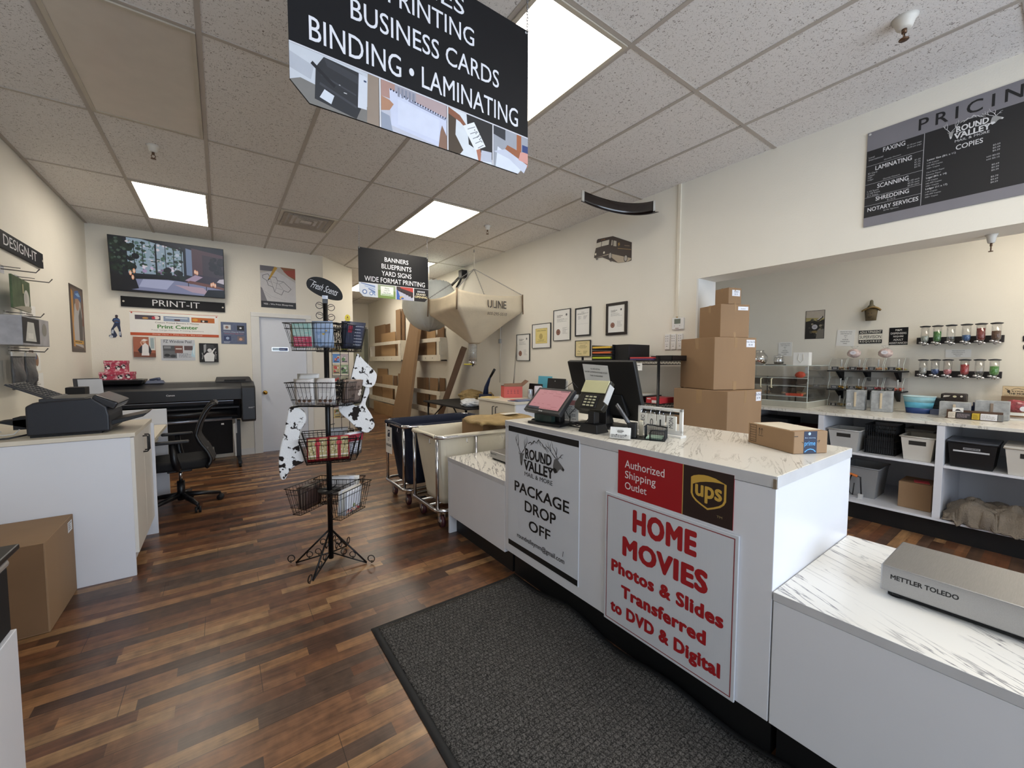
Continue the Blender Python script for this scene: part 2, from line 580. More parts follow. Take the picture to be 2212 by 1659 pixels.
def marble_mat(name, rot, scale, dark, dens, base='ece9e2'):
    m, nt, b = newmat(name)
    L = nt.links.new; N = nt.nodes.new
    tc = N('ShaderNodeTexCoord')
    mp0 = N('ShaderNodeMapping'); mp0.inputs['Rotation'].default_value = (0, 0, rot)
    L(tc.outputs['Object'], mp0.inputs['Vector'])
    mp = N('ShaderNodeMapping'); mp.inputs['Scale'].default_value = (.75 * scale, 7.5 * scale, 3)
    L(mp0.outputs['Vector'], mp.inputs['Vector'])
    n = N('ShaderNodeTexNoise'); n.inputs['Scale'].default_value = 1.6; n.inputs['Detail'].default_value = 7; n.inputs['Roughness'].default_value = .6; n.inputs['Distortion'].default_value = .55
    L(mp.outputs['Vector'], n.inputs['Vector'])
    a = N('ShaderNodeMath'); a.operation = 'SUBTRACT'; a.inputs[1].default_value = .5
    L(n.outputs['Fac'], a.inputs[0])
    ab = N('ShaderNodeMath'); ab.operation = 'ABSOLUTE'; L(a.outputs[0], ab.inputs[0])
    r = N('ShaderNodeValToRGB')
    r.color_ramp.elements[0].position = 0; r.color_ramp.elements[0].color = (1, 1, 1, 1)
    r.color_ramp.elements[1].position = .024; r.color_ramp.elements[1].color = (0, 0, 0, 1)
    L(ab.outputs[0], r.inputs['Fac'])
    k = N('ShaderNodeTexNoise'); k.inputs['Scale'].default_value = 3.2; k.inputs['Detail'].default_value = 2
    L(mp0.outputs['Vector'], k.inputs['Vector'])
    r2 = N('ShaderNodeValToRGB')
    r2.color_ramp.elements[0].position = dens; r2.color_ramp.elements[1].position = dens + .16
    L(k.outputs['Fac'], r2.inputs['Fac'])
    mu = N('ShaderNodeMath'); mu.operation = 'MULTIPLY'
    L(r.outputs['Color'], mu.inputs[0]); L(r2.outputs['Color'], mu.inputs[1])
    mx = N('ShaderNodeMix'); mx.data_type = 'RGBA'
    L(mu.outputs[0], mx.inputs['Factor'])
    mx.inputs['A'].default_value = lin(base); mx.inputs['B'].default_value = lin(dark)
    L(mx.outputs['Result'], b.inputs['Base Color'])
    b.inputs['Roughness'].default_value = .22
    return m
MARBLE = marble_mat('marble_laminate', math.radians(-62), 1.6, '77757a', .34)
MARBLE_B = marble_mat('marble_laminate_grey', math.radians(-25), 1.8, 'aaa59b', .42, 'e4e0d6')

def carpet_mat():
    m, nt, b = newmat('waffle_carpet')
    L = nt.links.new; N = nt.nodes.new
    tc = N('ShaderNodeTexCoord')
    n = N('ShaderNodeTexNoise'); n.inputs['Scale'].default_value = 230; n.inputs['Detail'].default_value = 2
    L(tc.outputs['Object'], n.inputs['Vector'])
    r = N('ShaderNodeValToRGB')
    r.color_ramp.elements[0].position = .36; r.color_ramp.elements[0].color = lin('2a2928')
    r.color_ramp.elements[1].position = .68; r.color_ramp.elements[1].color = lin('6f6c69')
    L(n.outputs['Fac'], r.inputs['Fac'])
    br = N('ShaderNodeTexBrick'); br.inputs['Scale'].default_value = 1
    br.offset = .5
    br.inputs['Brick Width'].default_value = .022; br.inputs['Row Height'].default_value = .022; br.inputs['Mortar Size'].default_value = .0032; br.inputs['Mortar Smooth'].default_value = .6
    br.inputs['Color1'].default_value = (1, 1, 1, 1); br.inputs['Color2'].default_value = (.82, .82, .82, 1); br.inputs['Mortar'].default_value = (.5, .5, .5, 1)
    w = N('ShaderNodeTexNoise'); w.inputs['Scale'].default_value = 45
    L(tc.outputs['Object'], w.inputs['Vector'])
    va = N('ShaderNodeVectorMath'); va.operation = 'MULTIPLY_ADD'
    va.inputs[1].default_value = (.008, .008, 0)
    L(w.outputs['Color'], va.inputs[0]); L(tc.outputs['Object'], va.inputs[2])
    L(va.outputs[0], br.inputs['Vector'])
    mx = N('ShaderNodeMix'); mx.data_type = 'RGBA'; mx.blend_type = 'MULTIPLY'; mx.inputs['Factor'].default_value = 1
    L(r.outputs['Color'], mx.inputs['A']); L(br.outputs['Color'], mx.inputs['B'])
    L(mx.outputs['Result'], b.inputs['Base Color'])
    b.inputs['Roughness'].default_value = .95; b.inputs['Specular IOR Level'].default_value = .15
    bp = N('ShaderNodeBump'); bp.inputs['Strength'].default_value = .8; bp.inputs['Distance'].default_value = .004
    L(mx.outputs['Result'], bp.inputs['Height']); L(bp.outputs['Normal'], b.inputs['Normal'])
    return m
CARPET = carpet_mat()

def spotted_mat(name, base, spots, scale=9, lo=.56, hi=.6):
    m, nt, b = newmat(name)
    L = nt.links.new; N = nt.nodes.new
    tc = N('ShaderNodeTexCoord')
    n = N('ShaderNodeTexNoise'); n.inputs['Scale'].default_value = scale; n.inputs['Detail'].default_value = 3; n.inputs['Roughness'].default_value = .55
    L(tc.outputs['Object'], n.inputs['Vector'])
    r = N('ShaderNodeValToRGB')
    r.color_ramp.elements[0].position = lo; r.color_ramp.elements[0].color = lin(base)
    r.color_ramp.elements[1].position = hi; r.color_ramp.elements[1].color = lin(spots)
    L(n.outputs['Fac'], r.inputs['Fac'])
    L(r.outputs['Color'], b.inputs['Base Color'])
    b.inputs['Roughness'].default_value = .9
    f = N('ShaderNodeTexNoise'); f.inputs['Scale'].default_value = 180; f.inputs['Detail'].default_value = 3
    L(tc.outputs['Object'], f.inputs['Vector'])
    bp = N('ShaderNodeBump'); bp.inputs['Strength'].default_value = .6; bp.inputs['Distance'].default_value = .006
    L(f.outputs['Fac'], bp.inputs['Height']); L(bp.outputs['Normal'], b.inputs['Normal'])
    return m
COW = spotted_mat('cow_fur', 'ececec', '1d1512', 17, .545, .575)
MATS['cow_fur'] = COW
LAMP_LENS = {}
# ------------------------------------------------------------------ the setting
C = 3.05
XR, YB, XL = 3.565, 7.08, -1.29
XC = 5.40                                            # far wall of the side room
structure(MB().box(-1.4, -3.3, -.06, 5.6, 12.4, 0).build('floor', FLOOR, at=(0, 0, 0)))
structure(MB().box(-1.4, -3.3, C, XR + .1, 12.4, C + .06).build('ceiling', CEIL, at=(0, 0, C)))
structure(MB().box(XR + .1, -3.3, 2.7, 5.6, 3.6, 2.76).build('ceiling_side_room', CEIL, at=(4.5, 0, 2.7)))
structure(MB().box(XL - .1, -3.3, 0, XL, YB + .1, C).build('wall_left', WALL))
wb = MB()
wb.box(XL, YB, 0, .475, YB + .1, C).box(.475, YB, 2.035, 1.11, YB + .1, C).box(1.11, YB, 0, 1.368, YB + .1, C)
structure(wb.build('wall_back', WALL))
structure(MB().prism([(1.368, YB), (1.987, 7.75), (1.987, 7.9), (1.9, 7.9), (1.368, 7.3)], 0, C).build('wall_angled', WALL))
structure(MB().box(1.887, 7.9, 0, 1.987, 12.3, C).build('wall_passage', WALL))
structure(MB().box(1.987, 12.2, 0, XR, 12.3, C).build('wall_rear', WALL))
wr = MB()
wr.box(XR, 2.05, 0, 3.855, 12.3, C).box(XR, -1.2, 2.14, 3.855, 2.05, C).box(XR, -3.2, 0, 3.855, -1.2, C)
structure(wr.build('wall_right', WALL))
structure(MB().box(XC, -3.2, 0, XC + .1, 3.5, 2.7).build('wall_side_room', WALL))
structure(MB().box(3.855, 3.4, 0, XC, 3.5, 2.7).build('wall_side_room_end', WALL))
wf = MB()
wf.box(XL, -3.3, 0, -.9, -3.2, C).box(3.1, -3.3, 0, XC, -3.2, C).box(-.9, -3.3, 0, 3.1, -3.2, .45).box(-.9, -3.3, 2.7, 3.1, -3.2, C)
structure(wf.build('wall_front', WALL))
fr = MB()
for xx in (-.9, .41, 1.73, 3.06):
    fr.box(xx, -3.28, .45, xx + .05, -3.22, 2.7)
fr.box(-.9, -3.28, .45, 3.1, -3.22, .5).box(-.9, -3.28, 2.65, 3.1, -3.22, 2.7)
w1 = structure(fr.build('window_1', ALU))
MB().box(-.86, -3.252, .49, 3.07, -3.248, 2.66).build('glass', GLASS, w1)

# ceiling grid
GX = [-1.274 + .617 * k for k in range(8)]
GY = [1.44 + 1.235 * k for k in range(-4, 9)]
g = MB()
for x in GX: g.box(x - .012, -3.2, C - .005, x + .012, 12.2, C + .001)
for y in GY: g.box(XL, y - .012, C - .0045, XR, y + .012, C + .001)
structure(g.build('trim_1', mat('grid_paint', 'b5ada4', .5, var=.04), at=(0, 0, C)))
b = MB().box(1.1, YB - .012, 0, 1.368, YB, .09).box(.2, YB - .012, 0, .38, YB, .09)
structure(b.build('baseboard_back', WHITE_PAINT))
# white door in the back wall
d = MB().box(.483, YB + .03, .005, 1.102, YB + .07, 2.03)
door = structure(d.build('door_1', mat('door_paint', 'dfe3ec', .4, var=.01)))
t = MB().box(.375, YB - .02, 0, .48, YB + .03, 2.032).box(1.105, YB - .02, 0, 1.18, YB + .03, 2.032).box(.375, YB - .02, 2.033, 1.18, YB + .03, 2.095)
t.build('door_frame', WHITE_PAINT, door, bevel=.004)
k = MB().cyl((.52, YB + .03, .905), (.52, YB - .012, .905), .012).lathe([(0, 0), (.02, .004), (.027, .016), (.024, .032), (.012, .04), (0, .04)])
k = MB(at(.53, YB + .03, .905, rotx=PI / 2)).lathe([(.03, 0), (.03, .006), (.012, .01), (.012, .03), (.027, .04), (.029, .055), (.02, .068), (0, .07)])
k.build('door_knob', BRASS, door)
# rear door far down the passage
d = MB().box(2.75, 12.16, .005, 3.42, 12.2, 2.2)
door = structure(d.build('door_2', mat('far_door', 'aeb09c', .5)))
MB().box(2.65, 12.14, 0, 2.75, 12.2, 2.199).box(3.42, 12.14, 0, 3.53, 12.2, 2.199).box(2.65, 12.14, 2.2, 3.53, 12.2, 2.32).build('door_frame', mat('far_trim', '77786c', .5), door)
# corner post (jamb lining of the wide opening)
structure(MB().box(XR - .004, 2.035, 0, 3.86, 2.052, 2.14).build('trim_2', WHITE_PAINT))

# ------------------------------------------------------------------ ceiling lamps, vent, sprinklers
def lens_mat(name, color, strength):
    m, nt, b = newmat(name)
    L = nt.links.new; N = nt.nodes.new
    tc = N('ShaderNodeTexCoord')
    v = N('ShaderNodeTexVoronoi'); v.inputs['Scale'].default_value = 130
    L(tc.outputs['Object'], v.inputs['Vector'])
    b.inputs['Base Color'].default_value = lin('d8d4c8')
    b.inputs['Roughness'].default_value = .35
    b.inputs['Emission Color'].default_value = color
    mm = N('ShaderNodeMath'); mm.operation = 'MULTIPLY_ADD'; mm.inputs[1].default_value = -.25 * strength; mm.inputs[2].default_value = strength * 1.1
    L(v.outputs['Distance'], mm.inputs[0])
    L(mm.outputs[0], b.inputs['Emission Strength'])
    return m
LENS = lens_mat('lit_lens', (1, .92, .79, 1), LAMP_E)
LENS_OFF = mat('unlit_lens', 'd6cdc1', .25, var=.03)
LF = mat('lamp_frame', 'c2b9a9', .4)
def lamp(x0, y0, label, lens=LENS, z=C):
    x0 += .014; y0 += .014; x1 = x0 + .589; y1 = y0 + 1.207
    t = thing('ceiling_light', label, 'ceiling light', ((x0 + x1) / 2, (y0 + y1) / 2, z), 'recessed ceiling lights')
    w = .022
    MB().box(x0, y0, z - .012, x1, y0 + w, z).box(x0, y1 - w, z - .012, x1, y1, z).box(x0, y0 + w, z - .012, x0 + w, y1 - w, z).box(x1 - w, y0 + w, z - .012, x1, y1 - w, z).build('frame', LF, t)
    MB().box(x0 + w, y0 + w, z - .008, x1 - w, y1 - w, z - .002).build('diffuser', lens, t)
    return t
lamp(GX[1], GY[7], 'lit ceiling light panel nearest the television wall')
lamp(GX[1], GY[5], 'unlit ceiling light panel with a smooth beige cover', LENS_OFF)
lamp(GX[5], GY[6], 'lit ceiling light panel just in front of the small hanging sign')
lamp(GX[4], GY[4], 'lit yellowish ceiling light panel behind the big hanging sign')
lamp(GX[6], GY[8], 'lit ceiling light panel hidden behind the small sign, over the canvas hopper')
lamp(GX[6], GY[10], 'lit ceiling light panel far back over the cardboard racks')
lamp(GX[5], GY[2], 'lit ceiling light panel near the shop front, on the counter side')
lamp(4.25, -.9, 'lit ceiling light panel in the sweets room', z=2.7)
# air vent
t = thing('air_vent', 'grey louvred ceiling air vent beyond the big hanging sign', 'vent', (.89, 5.47, C))
MB().box(.59, 5.17, C - .01, 1.18, 5.2, C).box(.59, 5.74, C - .01, 1.18, 5.77, C).box(.59, 5.2, C - .01, .62, 5.74, C).box(1.15, 5.2, C - .01, 1.18, 5.74, C).build('frame', LF, t)
v = MB()
for k in range(4):
    e = .012 + .06 * k
    for (q0, q1) in (((.62 + e, 5.2 + e), (1.15 - e, 5.2 + e)), ((1.15 - e, 5.2 + e), (1.15 - e, 5.74 - e)), ((1.15 - e, 5.74 - e), (.62 + e, 5.74 - e)), ((.62 + e, 5.74 - e), (.62 + e, 5.2 + e))):
        mx_, my_ = .885, 5.47
        i0 = (q0[0] + (mx_ - q0[0]) * .16, q0[1] + (my_ - q0[1]) * .16); i1 = (q1[0] + (mx_ - q1[0]) * .16, q1[1] + (my_ - q1[1]) * .16)
        v.add([(q0[0], q0[1], C - .014), (q1[0], q1[1], C - .014), (i1[0], i1[1], C - .003), (i0[0], i0[1], C - .003)], [(0, 1, 2, 3)])
v.build('louvre', mat('vent_grey', 'a89f94', .6, var=.1, scale=20), t)
def sprinkler(x, y, z, label, s=1.0):
    t = thing('sprinkler_head', label, 'sprinkler', (x, y, z), 'fire sprinklers')
    MB(at(x, y, z)).lathe([(.045 * s, 0), (.036 * s, -.012), (.026 * s, -.045), (.02 * s, -.05), (0, -.05)]).build('escutcheon', mat('sprinkler_white', 'd9d5cc', .5), t)
    h = MB(at(x, y, z - .05))
    h.cyl((0, 0, 0), (0, 0, -.018), .009 * s, n=10)
    h.tube([(-.008, 0, -.018), (-.013, 0, -.03), (-.004, 0, -.046)], .0025, 6).tube([(.008, 0, -.018), (.013, 0, -.03), (.004, 0, -.046)], .0025, 6)
    h.cyl((0, 0, -.046), (0, 0, -.05), .017 * s, n=14)
    h.build('nozzle', mat('sprinkler_bronze', '6b5240', .35, metal=.7), t)
sprinkler(-.377, 4.268, C, 'ceiling sprinkler beside the unlit ceiling light')
sprinkler(2.753, .558, C, 'ceiling sprinkler above the pricing board', 1.15)
sprinkler(2.725, 4.309, C, 'ceiling sprinkler in front of the canvas hopper')
sprinkler(3.75, .321, 2.14, 'small sprinkler under the lintel of the wide opening', .6)
# ------------------------------------------------------------------ service counter
XF = 1.45
t = thing('service_counter', 'tall white counter carrying the card reader, with a marble top', 'counter', (1.85, 1.3, 0))
MB().box(XF, .545, .175, 2.2, 2.085, .968).build('body', LAM, t, bevel=.002)
MB().box(XF - .001, .543, .97, 2.2, 2.086, 1.01).build('worktop', MARBLE_B, t, bevel=.002)
MB().box(XF - .0022, .545, .9705, XF - .001, 2.085, 1.0085).box(XF - .001, .5415, .9705, 2.2, .543, 1.0085).build('edge_band', mat('edge_band', 'c9c9cb', .35), t)
MB().box(1.52, .56, 0, 2.18, 2.075, .173).build('toe_kick', CHIPW, t)
MB().box(XF - .004, .543, .968, XF + .012, .555, .9715).box(XF - .0045, .5435, .969, XF - .002, .553, 1.0).build('peeling_edge', mat('bare_chipboard', '8a7a68', .8, var=.2, scale=60), t)

t = thing('drop_counter', 'low white counter with marble top beside the laundry carts', 'counter', (1.85, 2.5, 0))
MB().box(XF, 2.089, .15, 2.2, 2.868, .585).build('body', LAM, t, bevel=.002)
MB().box(XF - .001, 2.087, .587, 2.2, 2.89, .617).build('worktop', MARBLE, t, bevel=.002)
MB().box(XF - .0022, 2.088, .5875, XF - .001, 2.889, .6165).build('edge_band', mat('edge_band', 'c9c9cb', .35), t)
MB().box(XF, 2.869, 0, 2.2, 2.889, .586).build('end_panel', LAM, t, bevel=.0015)
MB().box(1.515, 2.09, 0, 2.18, 2.868, .149).build('toe_kick', CHIPW, t)

t = thing('scale_counter', 'low white counter with marble top under the large steel scale', 'counter', (1.85, -.4, 0))
MB().box(XF, -1.6, .175, 2.2, .541, .597).build('body', LAM, t, bevel=.002)
MB().box(XF - .001, -1.6, .599, 2.2, .542, .627).build('worktop', MARBLE, t, bevel=.002)
MB().box(XF - .0022, -1.6, .5995, XF - .001, .541, .6265).build('edge_band', mat('edge_band', 'c9c9cb', .35), t)
MB().box(1.52, -1.6, 0, 2.18, .541, .174).build('toe_kick', CHIPW, t)

# door mat with a rubber edge
def matfn(u, v, inner=0):
    x = .585 + inner + u * (.925 - 2 * inner)
    y = -.9 + inner + v * (2.95 - 2 * inner)
    e = max(0, u - .86) / .14
    z = .008 + .035 * e * e * (.5 + .5 * math.sin(v * 31 + 1)) * (1 if v < .97 else .4)
    return (x + .012 * math.sin(v * 17) * e, y, z)
t = thing('floor_mat', 'dark grey speckled entrance mat lying in front of the tall counter', 'mat', (1.05, .6, 0))
MB().grid(lambda u, v: matfn(u, v, .03), 40, 90).build('carpet', CARPET, t, solid=.006)
def edgefn(k):
    n = 90
    def P(s, inn):
        q = s * 4
        if q < 1: u, v = q, 0
        elif q < 2: u, v = 1, q - 1
        elif q < 3: u, v = 3 - q, 1
        else: u, v = 0, 4 - q
        return matfn(min(1, max(0, u)), min(1, max(0, v)), inn)
    return P
P = edgefn(0)
n = 160
vs = [P(i / n, .033) for i in range(n)] + [Vector(P(i / n, 0)) - Vector((0, 0, .006)) for i in range(n)]
MB().add(vs, [(i, (i + 1) % n, n + (i + 1) % n, n + i) for i in range(n)], 0, True).build('border', RUBBER, t, solid=.004)

# ---- signs fixed to the counter front
def logo(p, a, b, w, c, light=False):
    """mountain, two antlered heads and the three lines of the shop's name in a box of width w, lower left at a, b"""
    S = w
    def st(pts, k, k1=None): p.stroke([(a + x * S, b + y * S) for x, y in pts], k * S, c, None if k1 is None else k1 * S)
    def pg(pts, col=None): p.poly([(a + x * S, b + y * S) for x, y in pts], col or c)
    g2 = '9a9a9a' if light else '6a6a6a'
    # mountain ridge
    st([(.28, .44), (.33, .47), (.36, .455), (.41, .50), (.45, .475), (.50, .53), (.535, .50), (.57, .485), (.60, .455), (.65, .445), (.70, .405)], .011, .006)
    for q in (((.50, .53), (.49, .49), (.47, .465)), ((.52, .51), (.53, .475), (.56, .45)), ((.41, .50), (.40, .47), (.37, .445)), ((.57, .485), (.59, .45), (.63, .42)), ((.36, .455), (.345, .435), (.33, .43)), ((.62, .45), (.65, .42), (.68, .385))):
        st(q, .012, .003)
    # deer head facing us at one end
    pg([(.10, .28), (.155, .30), (.17, .25), (.165, .19), (.15, .13), (.13, .11), (.11, .16), (.10, .22)], g2)
    pg([(.10, .27), (.07, .31), (.085, .26)], g2); pg([(.16, .28), (.20, .30), (.175, .25)], g2)
    pg([(.135, .19), (.15, .13), (.13, .11), (.12, .15)])
    for q in (((.11, .29), (.07, .36), (.02, .42), (.03, .52)), ((.06, .38), (.07, .45), (.05, .54)), ((.025, .43), (.0, .47), (.01, .50)),
              ((.15, .30), (.20, .35), (.23, .40), (.22, .50)), ((.22, .38), (.26, .45), (.25, .53)), ((.21, .36), (.20, .44), (.20, .48))):
        st(q, .012, .003)
    # elk head in profile at the other end
    pg([(.78, .25), (.80, .33), (.85, .355), (.90, .31), (.965, .265), (.985, .24), (.965, .215), (.92, .235), (.89, .22), (.86, .18), (.81, .16), (.785, .19)], g2)
    pg([(.86, .18), (.81, .16), (.785, .19), (.79, .23), (.84, .22)])
    pg([(.95, .262), (.985, .245), (.965, .222), (.945, .235)])
    for q in (((.83, .35), (.76, .40), (.70, .45), (.68, .53)), ((.74, .42), (.72, .47), (.735, .52)), ((.70, .45), (.65, .47), (.64, .50)),
              ((.86, .35), (.82, .43), (.77, .48), (.745, .56)), ((.84, .40), (.85, .46), (.835, .49)), ((.87, .345), (.90, .38), (.95, .37)), ((.91, .38), (.93, .41), (.965, .42))):
        st(q, .011, .003)
    p.text('ROUND', a + .22 * S, b + .235 * S, a + .755 * S, b + .375 * S, c, bold=.035)
    for x in (.225, .335, .45, .565, .665): p.rect(a + (x - .004) * S, b + .232 * S, a + (x + .04) * S, b + .252 * S, c)
    p.text('VALLEY', a + .19 * S, b + .075 * S, a + .79 * S, b + .215 * S, c, bold=.035)
    for x in (.195, .29, .40, .495, .60, .70): p.rect(a + (x + .01) * S, b + (.198 if x in (.195, .29, .70) else .074) * S, a + (x + .055) * S, b + (.216 if x in (.195, .29, .70) else .092) * S, c)
    p.text('MAIL & MORE', a + .21 * S, b - .005 * S, a + .775 * S, b + .052 * S, c, bold=.0)

o, p = board('drop_off_sign', 'white package drop off sign with black bands on the counter front', 'sign', (XF - .004, 2.046, .228), LX, UP, .618, .757, .004, mat('sign_white', 'd9dde4', .4, var=.01))
W, H = .618, .757
p.rect(.004, H - .036, W - .004, H - .002, '0b0b0c'); p.rect(.004, .002, W - .004, .034, '0b0b0c')
logo(p, .078, .478, .44, '101013')
p.text('PACKAGE', .07, .360, .55, .425, '0c0c0e', bold=.022)
p.text('DROP', .173, .262, .449, .328, '0c0c0e', bold=.022)
p.text('OFF', .213, .160, .405, .222, '0c0c0e', bold=.022)
p.text('roundvalleymm@gmail.com', .099, .070, .518, .108, '14141a', bold=.012)
p.stroke([(.505, .115), (.509, .145)], .003, '3a3a40')
p.build('lettering', o)

o, p = board('shipping_outlet_sign', 'red and brown shipping outlet sign with a gold shield', 'sign', (XF - .003, 1.185, .785), LX, UP, .509, .198, .003, mat('sign_red', 'a3121c', .4, var=.02))
p.rect(.318, 0, .509, .198, '26120b'); p.rect(.315, 0, .3185, .198, 'c9a45a')
p.text('Authorized', .038, .125, .236, .160, 'f0e4e4', bold=.006)
p.text('Shipping', .040, .068, .196, .112, 'f0e4e4', bold=.006)
p.text('Outlet', .040, .030, .153, .062, 'f0e4e4', bold=.006)
def shield(p, a, b, w, h, gold, dark):
    O = lambda pts, s=0: [(a + x * w, b + y * h) for x, y in pts]
    out = [(0, .86), (.08, .92), (.22, .97), (.38, .998), (.5, 1.0), (.7, .97), (1, .86), (1, .38), (.95, .27), (.85, .17), (.7, .09), (.5, 0), (.3, .09), (.15, .17), (.05, .27), (0, .38)]
    p.poly(O(out), gold)
    inn = [(.06, .66), (.06, .39), (.10, .29), (.19, .21), (.33, .13), (.5, .055), (.67, .13), (.81, .21), (.90, .29), (.94, .39), (.94, .86), (.80, .865), (.62, .85), (.44, .815), (.27, .765), (.13, .70)]
    p.poly(O(inn), dark)
    p.text('ups', a + .13 * w, b + .18 * h, a + .89 * w, b + .69 * h, gold, bold=.03)
shield(p, .350, .047, .134, .128, 'cfa545', '26120b')
p.text('TM', .452, .030, .472, .038, 'b09a6a')
p.build('lettering', o)

o, p = board('home_movies_sign', 'white corrugated home movies sign with bold red lettering', 'sign', (XF - .010, 1.25, .170), LX, UP, .6, .605, .009, mat('corrugated_white', 'd3d6dc', .45, var=.012, scale=60, stretch=(1, 9, .02)), bevel=.002)
RD = 'a5161d'
p.frame(.012, .012, .588, .593, .0035, '8c2a30')
p.text('HOME', .156, .467, .449, .568, RD, bold=.06, space=1.12)
p.text('MOVIES', .103, .342, .496, .432, RD, bold=.06, space=1.12)
p.text('Photos & Slides', .042, .246, .557, .304, RD, bold=.055, space=1.1)
p.text('Transferred', .1, .148, .495, .205, RD, bold=.055, space=1.1)
p.text('to DVD & Digital', .041, .040, .551, .112, RD, bold=.055, space=1.1)
p.build('lettering', o)

# ---- on the tall counter
ZT = 1.01
# point-of-sale screen
t = thing('checkout_terminal', 'grey checkout touchscreen with a pink page on the tall counter', 'screen', (1.58, 1.76, ZT))
T = at(1.58, 1.785, ZT, rotz=math.radians(-80))
M2 = at(1.563, 1.7925, 1.147, rotz=math.radians(-90), rotx=math.radians(-44))
# local frame of the head: x right, z up the screen, -y towards the customer
s = MB(M2)
s.box(-.158, -.012, -.092, .158, .012, .09).frustum(-.15, .012, .15, .026, -.085, -.14, .012, .14, .026, .08)
s.build('screen_case', CHAR, t, bevel=.004)
mm = Matrix.Translation(M2 @ Vector((-.135, -.0128, -.075)))
rr = (M2.to_3x3() @ Vector((1, 0, 0))); uu = (M2.to_3x3() @ Vector((0, 0, 1)))
p = Pic(M2 @ Vector((-.142, -.0122, -.074)), rr, uu * .8)
p.u = uu * .81
p.rect(0, 0, .284, .19, '141416'); p.rect(.006, .006, .278, .182, 'c88a8e')
p.rect(.006, .006, .11, .022, '3a3c48'); p.lines(.12, .008, .27, .02, 2, '9c5a60', 4)
p.rect(.20, .172, .27, .178, '5a3a44')
for i, (aa, bb, ww) in enumerate(((.05, .168, .04), (.12, .166, .05), (.06, .15, .03), (.11, .148, .04), (.17, .15, .05), (.05, .135, .02), (.16, .13, .07), (.03, .05, .02), (.07, .048, .02), (.11, .05, .02), (.16, .046, .03), (.2, .03, .05), (.215, .12, .04))):
    p.rect(aa, bb, aa + ww, bb + .0035, 'a4646a')
p.build('display', t, 'pink page on the display', emit=.55)
pb = Pic(M2 @ Vector((-.02, -.0122, -.088)), rr, uu); pb.text('Aures', 0, 0, .034, .011, 'd8d8d8', bold=.01); pb.build('maker_name', t)
s = MB(T); s.box(-.13, -.075, .0, .11, .10, .016).cyl((-.13, -.03, .012), (-.13, .06, .012), .012)
s.box(-.055, .0, .016, .055, .05, .12)
s.build('foot', BLACK, t, bevel=.004)
MB(T).box(-.11, -.035, .017, .02, .035, .085).cyl((-.06, -.036, .05), (-.06, -.0352, .05), .028).build('printer_block', mat('dark_green_plastic', '2c3d38', .3), t, bevel=.003)

# card reader on a post
t = thing('card_reader', 'card payment reader with keypad on a black post on the tall counter', 'card reader', (1.59, 1.46, ZT))
a = math.radians(-86)
T = at(1.585, 1.465, ZT, rotz=a)
MB(T).frustum(-.062, -.05, .062, .05, 0, -.05, -.04, .05, .04, .045).build('base', BLACK, t, bevel=.003)
MB(T).box(-.021, -.021, .045, .021, .021, .15).box(-.028, -.03, .135, .028, .03, .16).build('post', BLACK, t, bevel=.003)
M2 = T @ at(0, 0, .192, rotx=math.radians(-32))
MB(M2).prism([(-.09, -.09), (.09, -.09), (.10, -.06), (.09, .09), (-.09, .09), (-.10, -.06)], -.022, .004).build('holder', BLACK_MATTE, t, bevel=.004) if False else None
s = MB(M2)
poly = [(-.088, -.085), (.088, -.085), (.098, -.055), (.082, .0), (.086, .085), (-.086, .085), (-.082, .0), (-.098, -.055)]
s.extrude([(p_[1], p_[0]) for p_ in poly], 'y', -.012, .02) if False else s.add([(x, -.012, z) for x, z in poly] + [(x, .022, z) for x, z in poly], [tuple(range(8)), tuple(range(15, 7, -1))] + [(i, (i + 1) % 8, 8 + (i + 1) % 8, 8 + i) for i in range(8)])
s.build('case', mat('reader_case', '26251f', .35), t, bevel=.004)
rr = (M2.to_3x3() @ Vector((1, 0, 0))); uu = (M2.to_3x3() @ Vector((0, 0, 1)))
MB(M2).box(-.08, -.019, .008, .08, -.0122, .082).build('display', mat('reader_screen', 'c9c79e', .12, spec=.9), t, bevel=.003)
MB(M2).box(-.05, -.016, -.078, .05, -.0122, .0).build('keypad_plate', BLACK, t, bevel=.003)
kb = MB(M2)
for r_ in range(4):
    for c_ in range(3):
        x = -.034 + c_ * .026; z = -.07 + r_ * .0168
        kb.box(x, -.019, z, x + .017, -.016, z + .008)
kb.build('key', mat('key_grey', 'b9b79a', .4), t)
MB(M2).box(.088, -.02, -.04, .094, .02, .06).build('card_shield', LGREY, t, bevel=.001)
# cables to the screen
t = tag(MB().tube([(1.64, 1.70, 1.03), (1.62, 1.62, 1.02), (1.66, 1.60, 1.03), (1.63, 1.53, 1.08), (1.61, 1.49, 1.14)], .004, 6).tube([(1.66, 1.72, 1.06), (1.60, 1.66, 1.016), (1.60, 1.56, 1.016), (1.61, 1.51, 1.07)], .004, 6)
        .tube([(1.66, 1.66, 1.23), (1.66, 1.70, 1.26), (1.63, 1.74, 1.22), (1.62, 1.735, 1.12), (1.64, 1.70, 1.05), (1.62, 1.68, 1.08), (1.63, 1.64, 1.12)], .002, 6).build('cable', BLACK), 'thin black cables looping between the touchscreen and the card reader', 'cable')

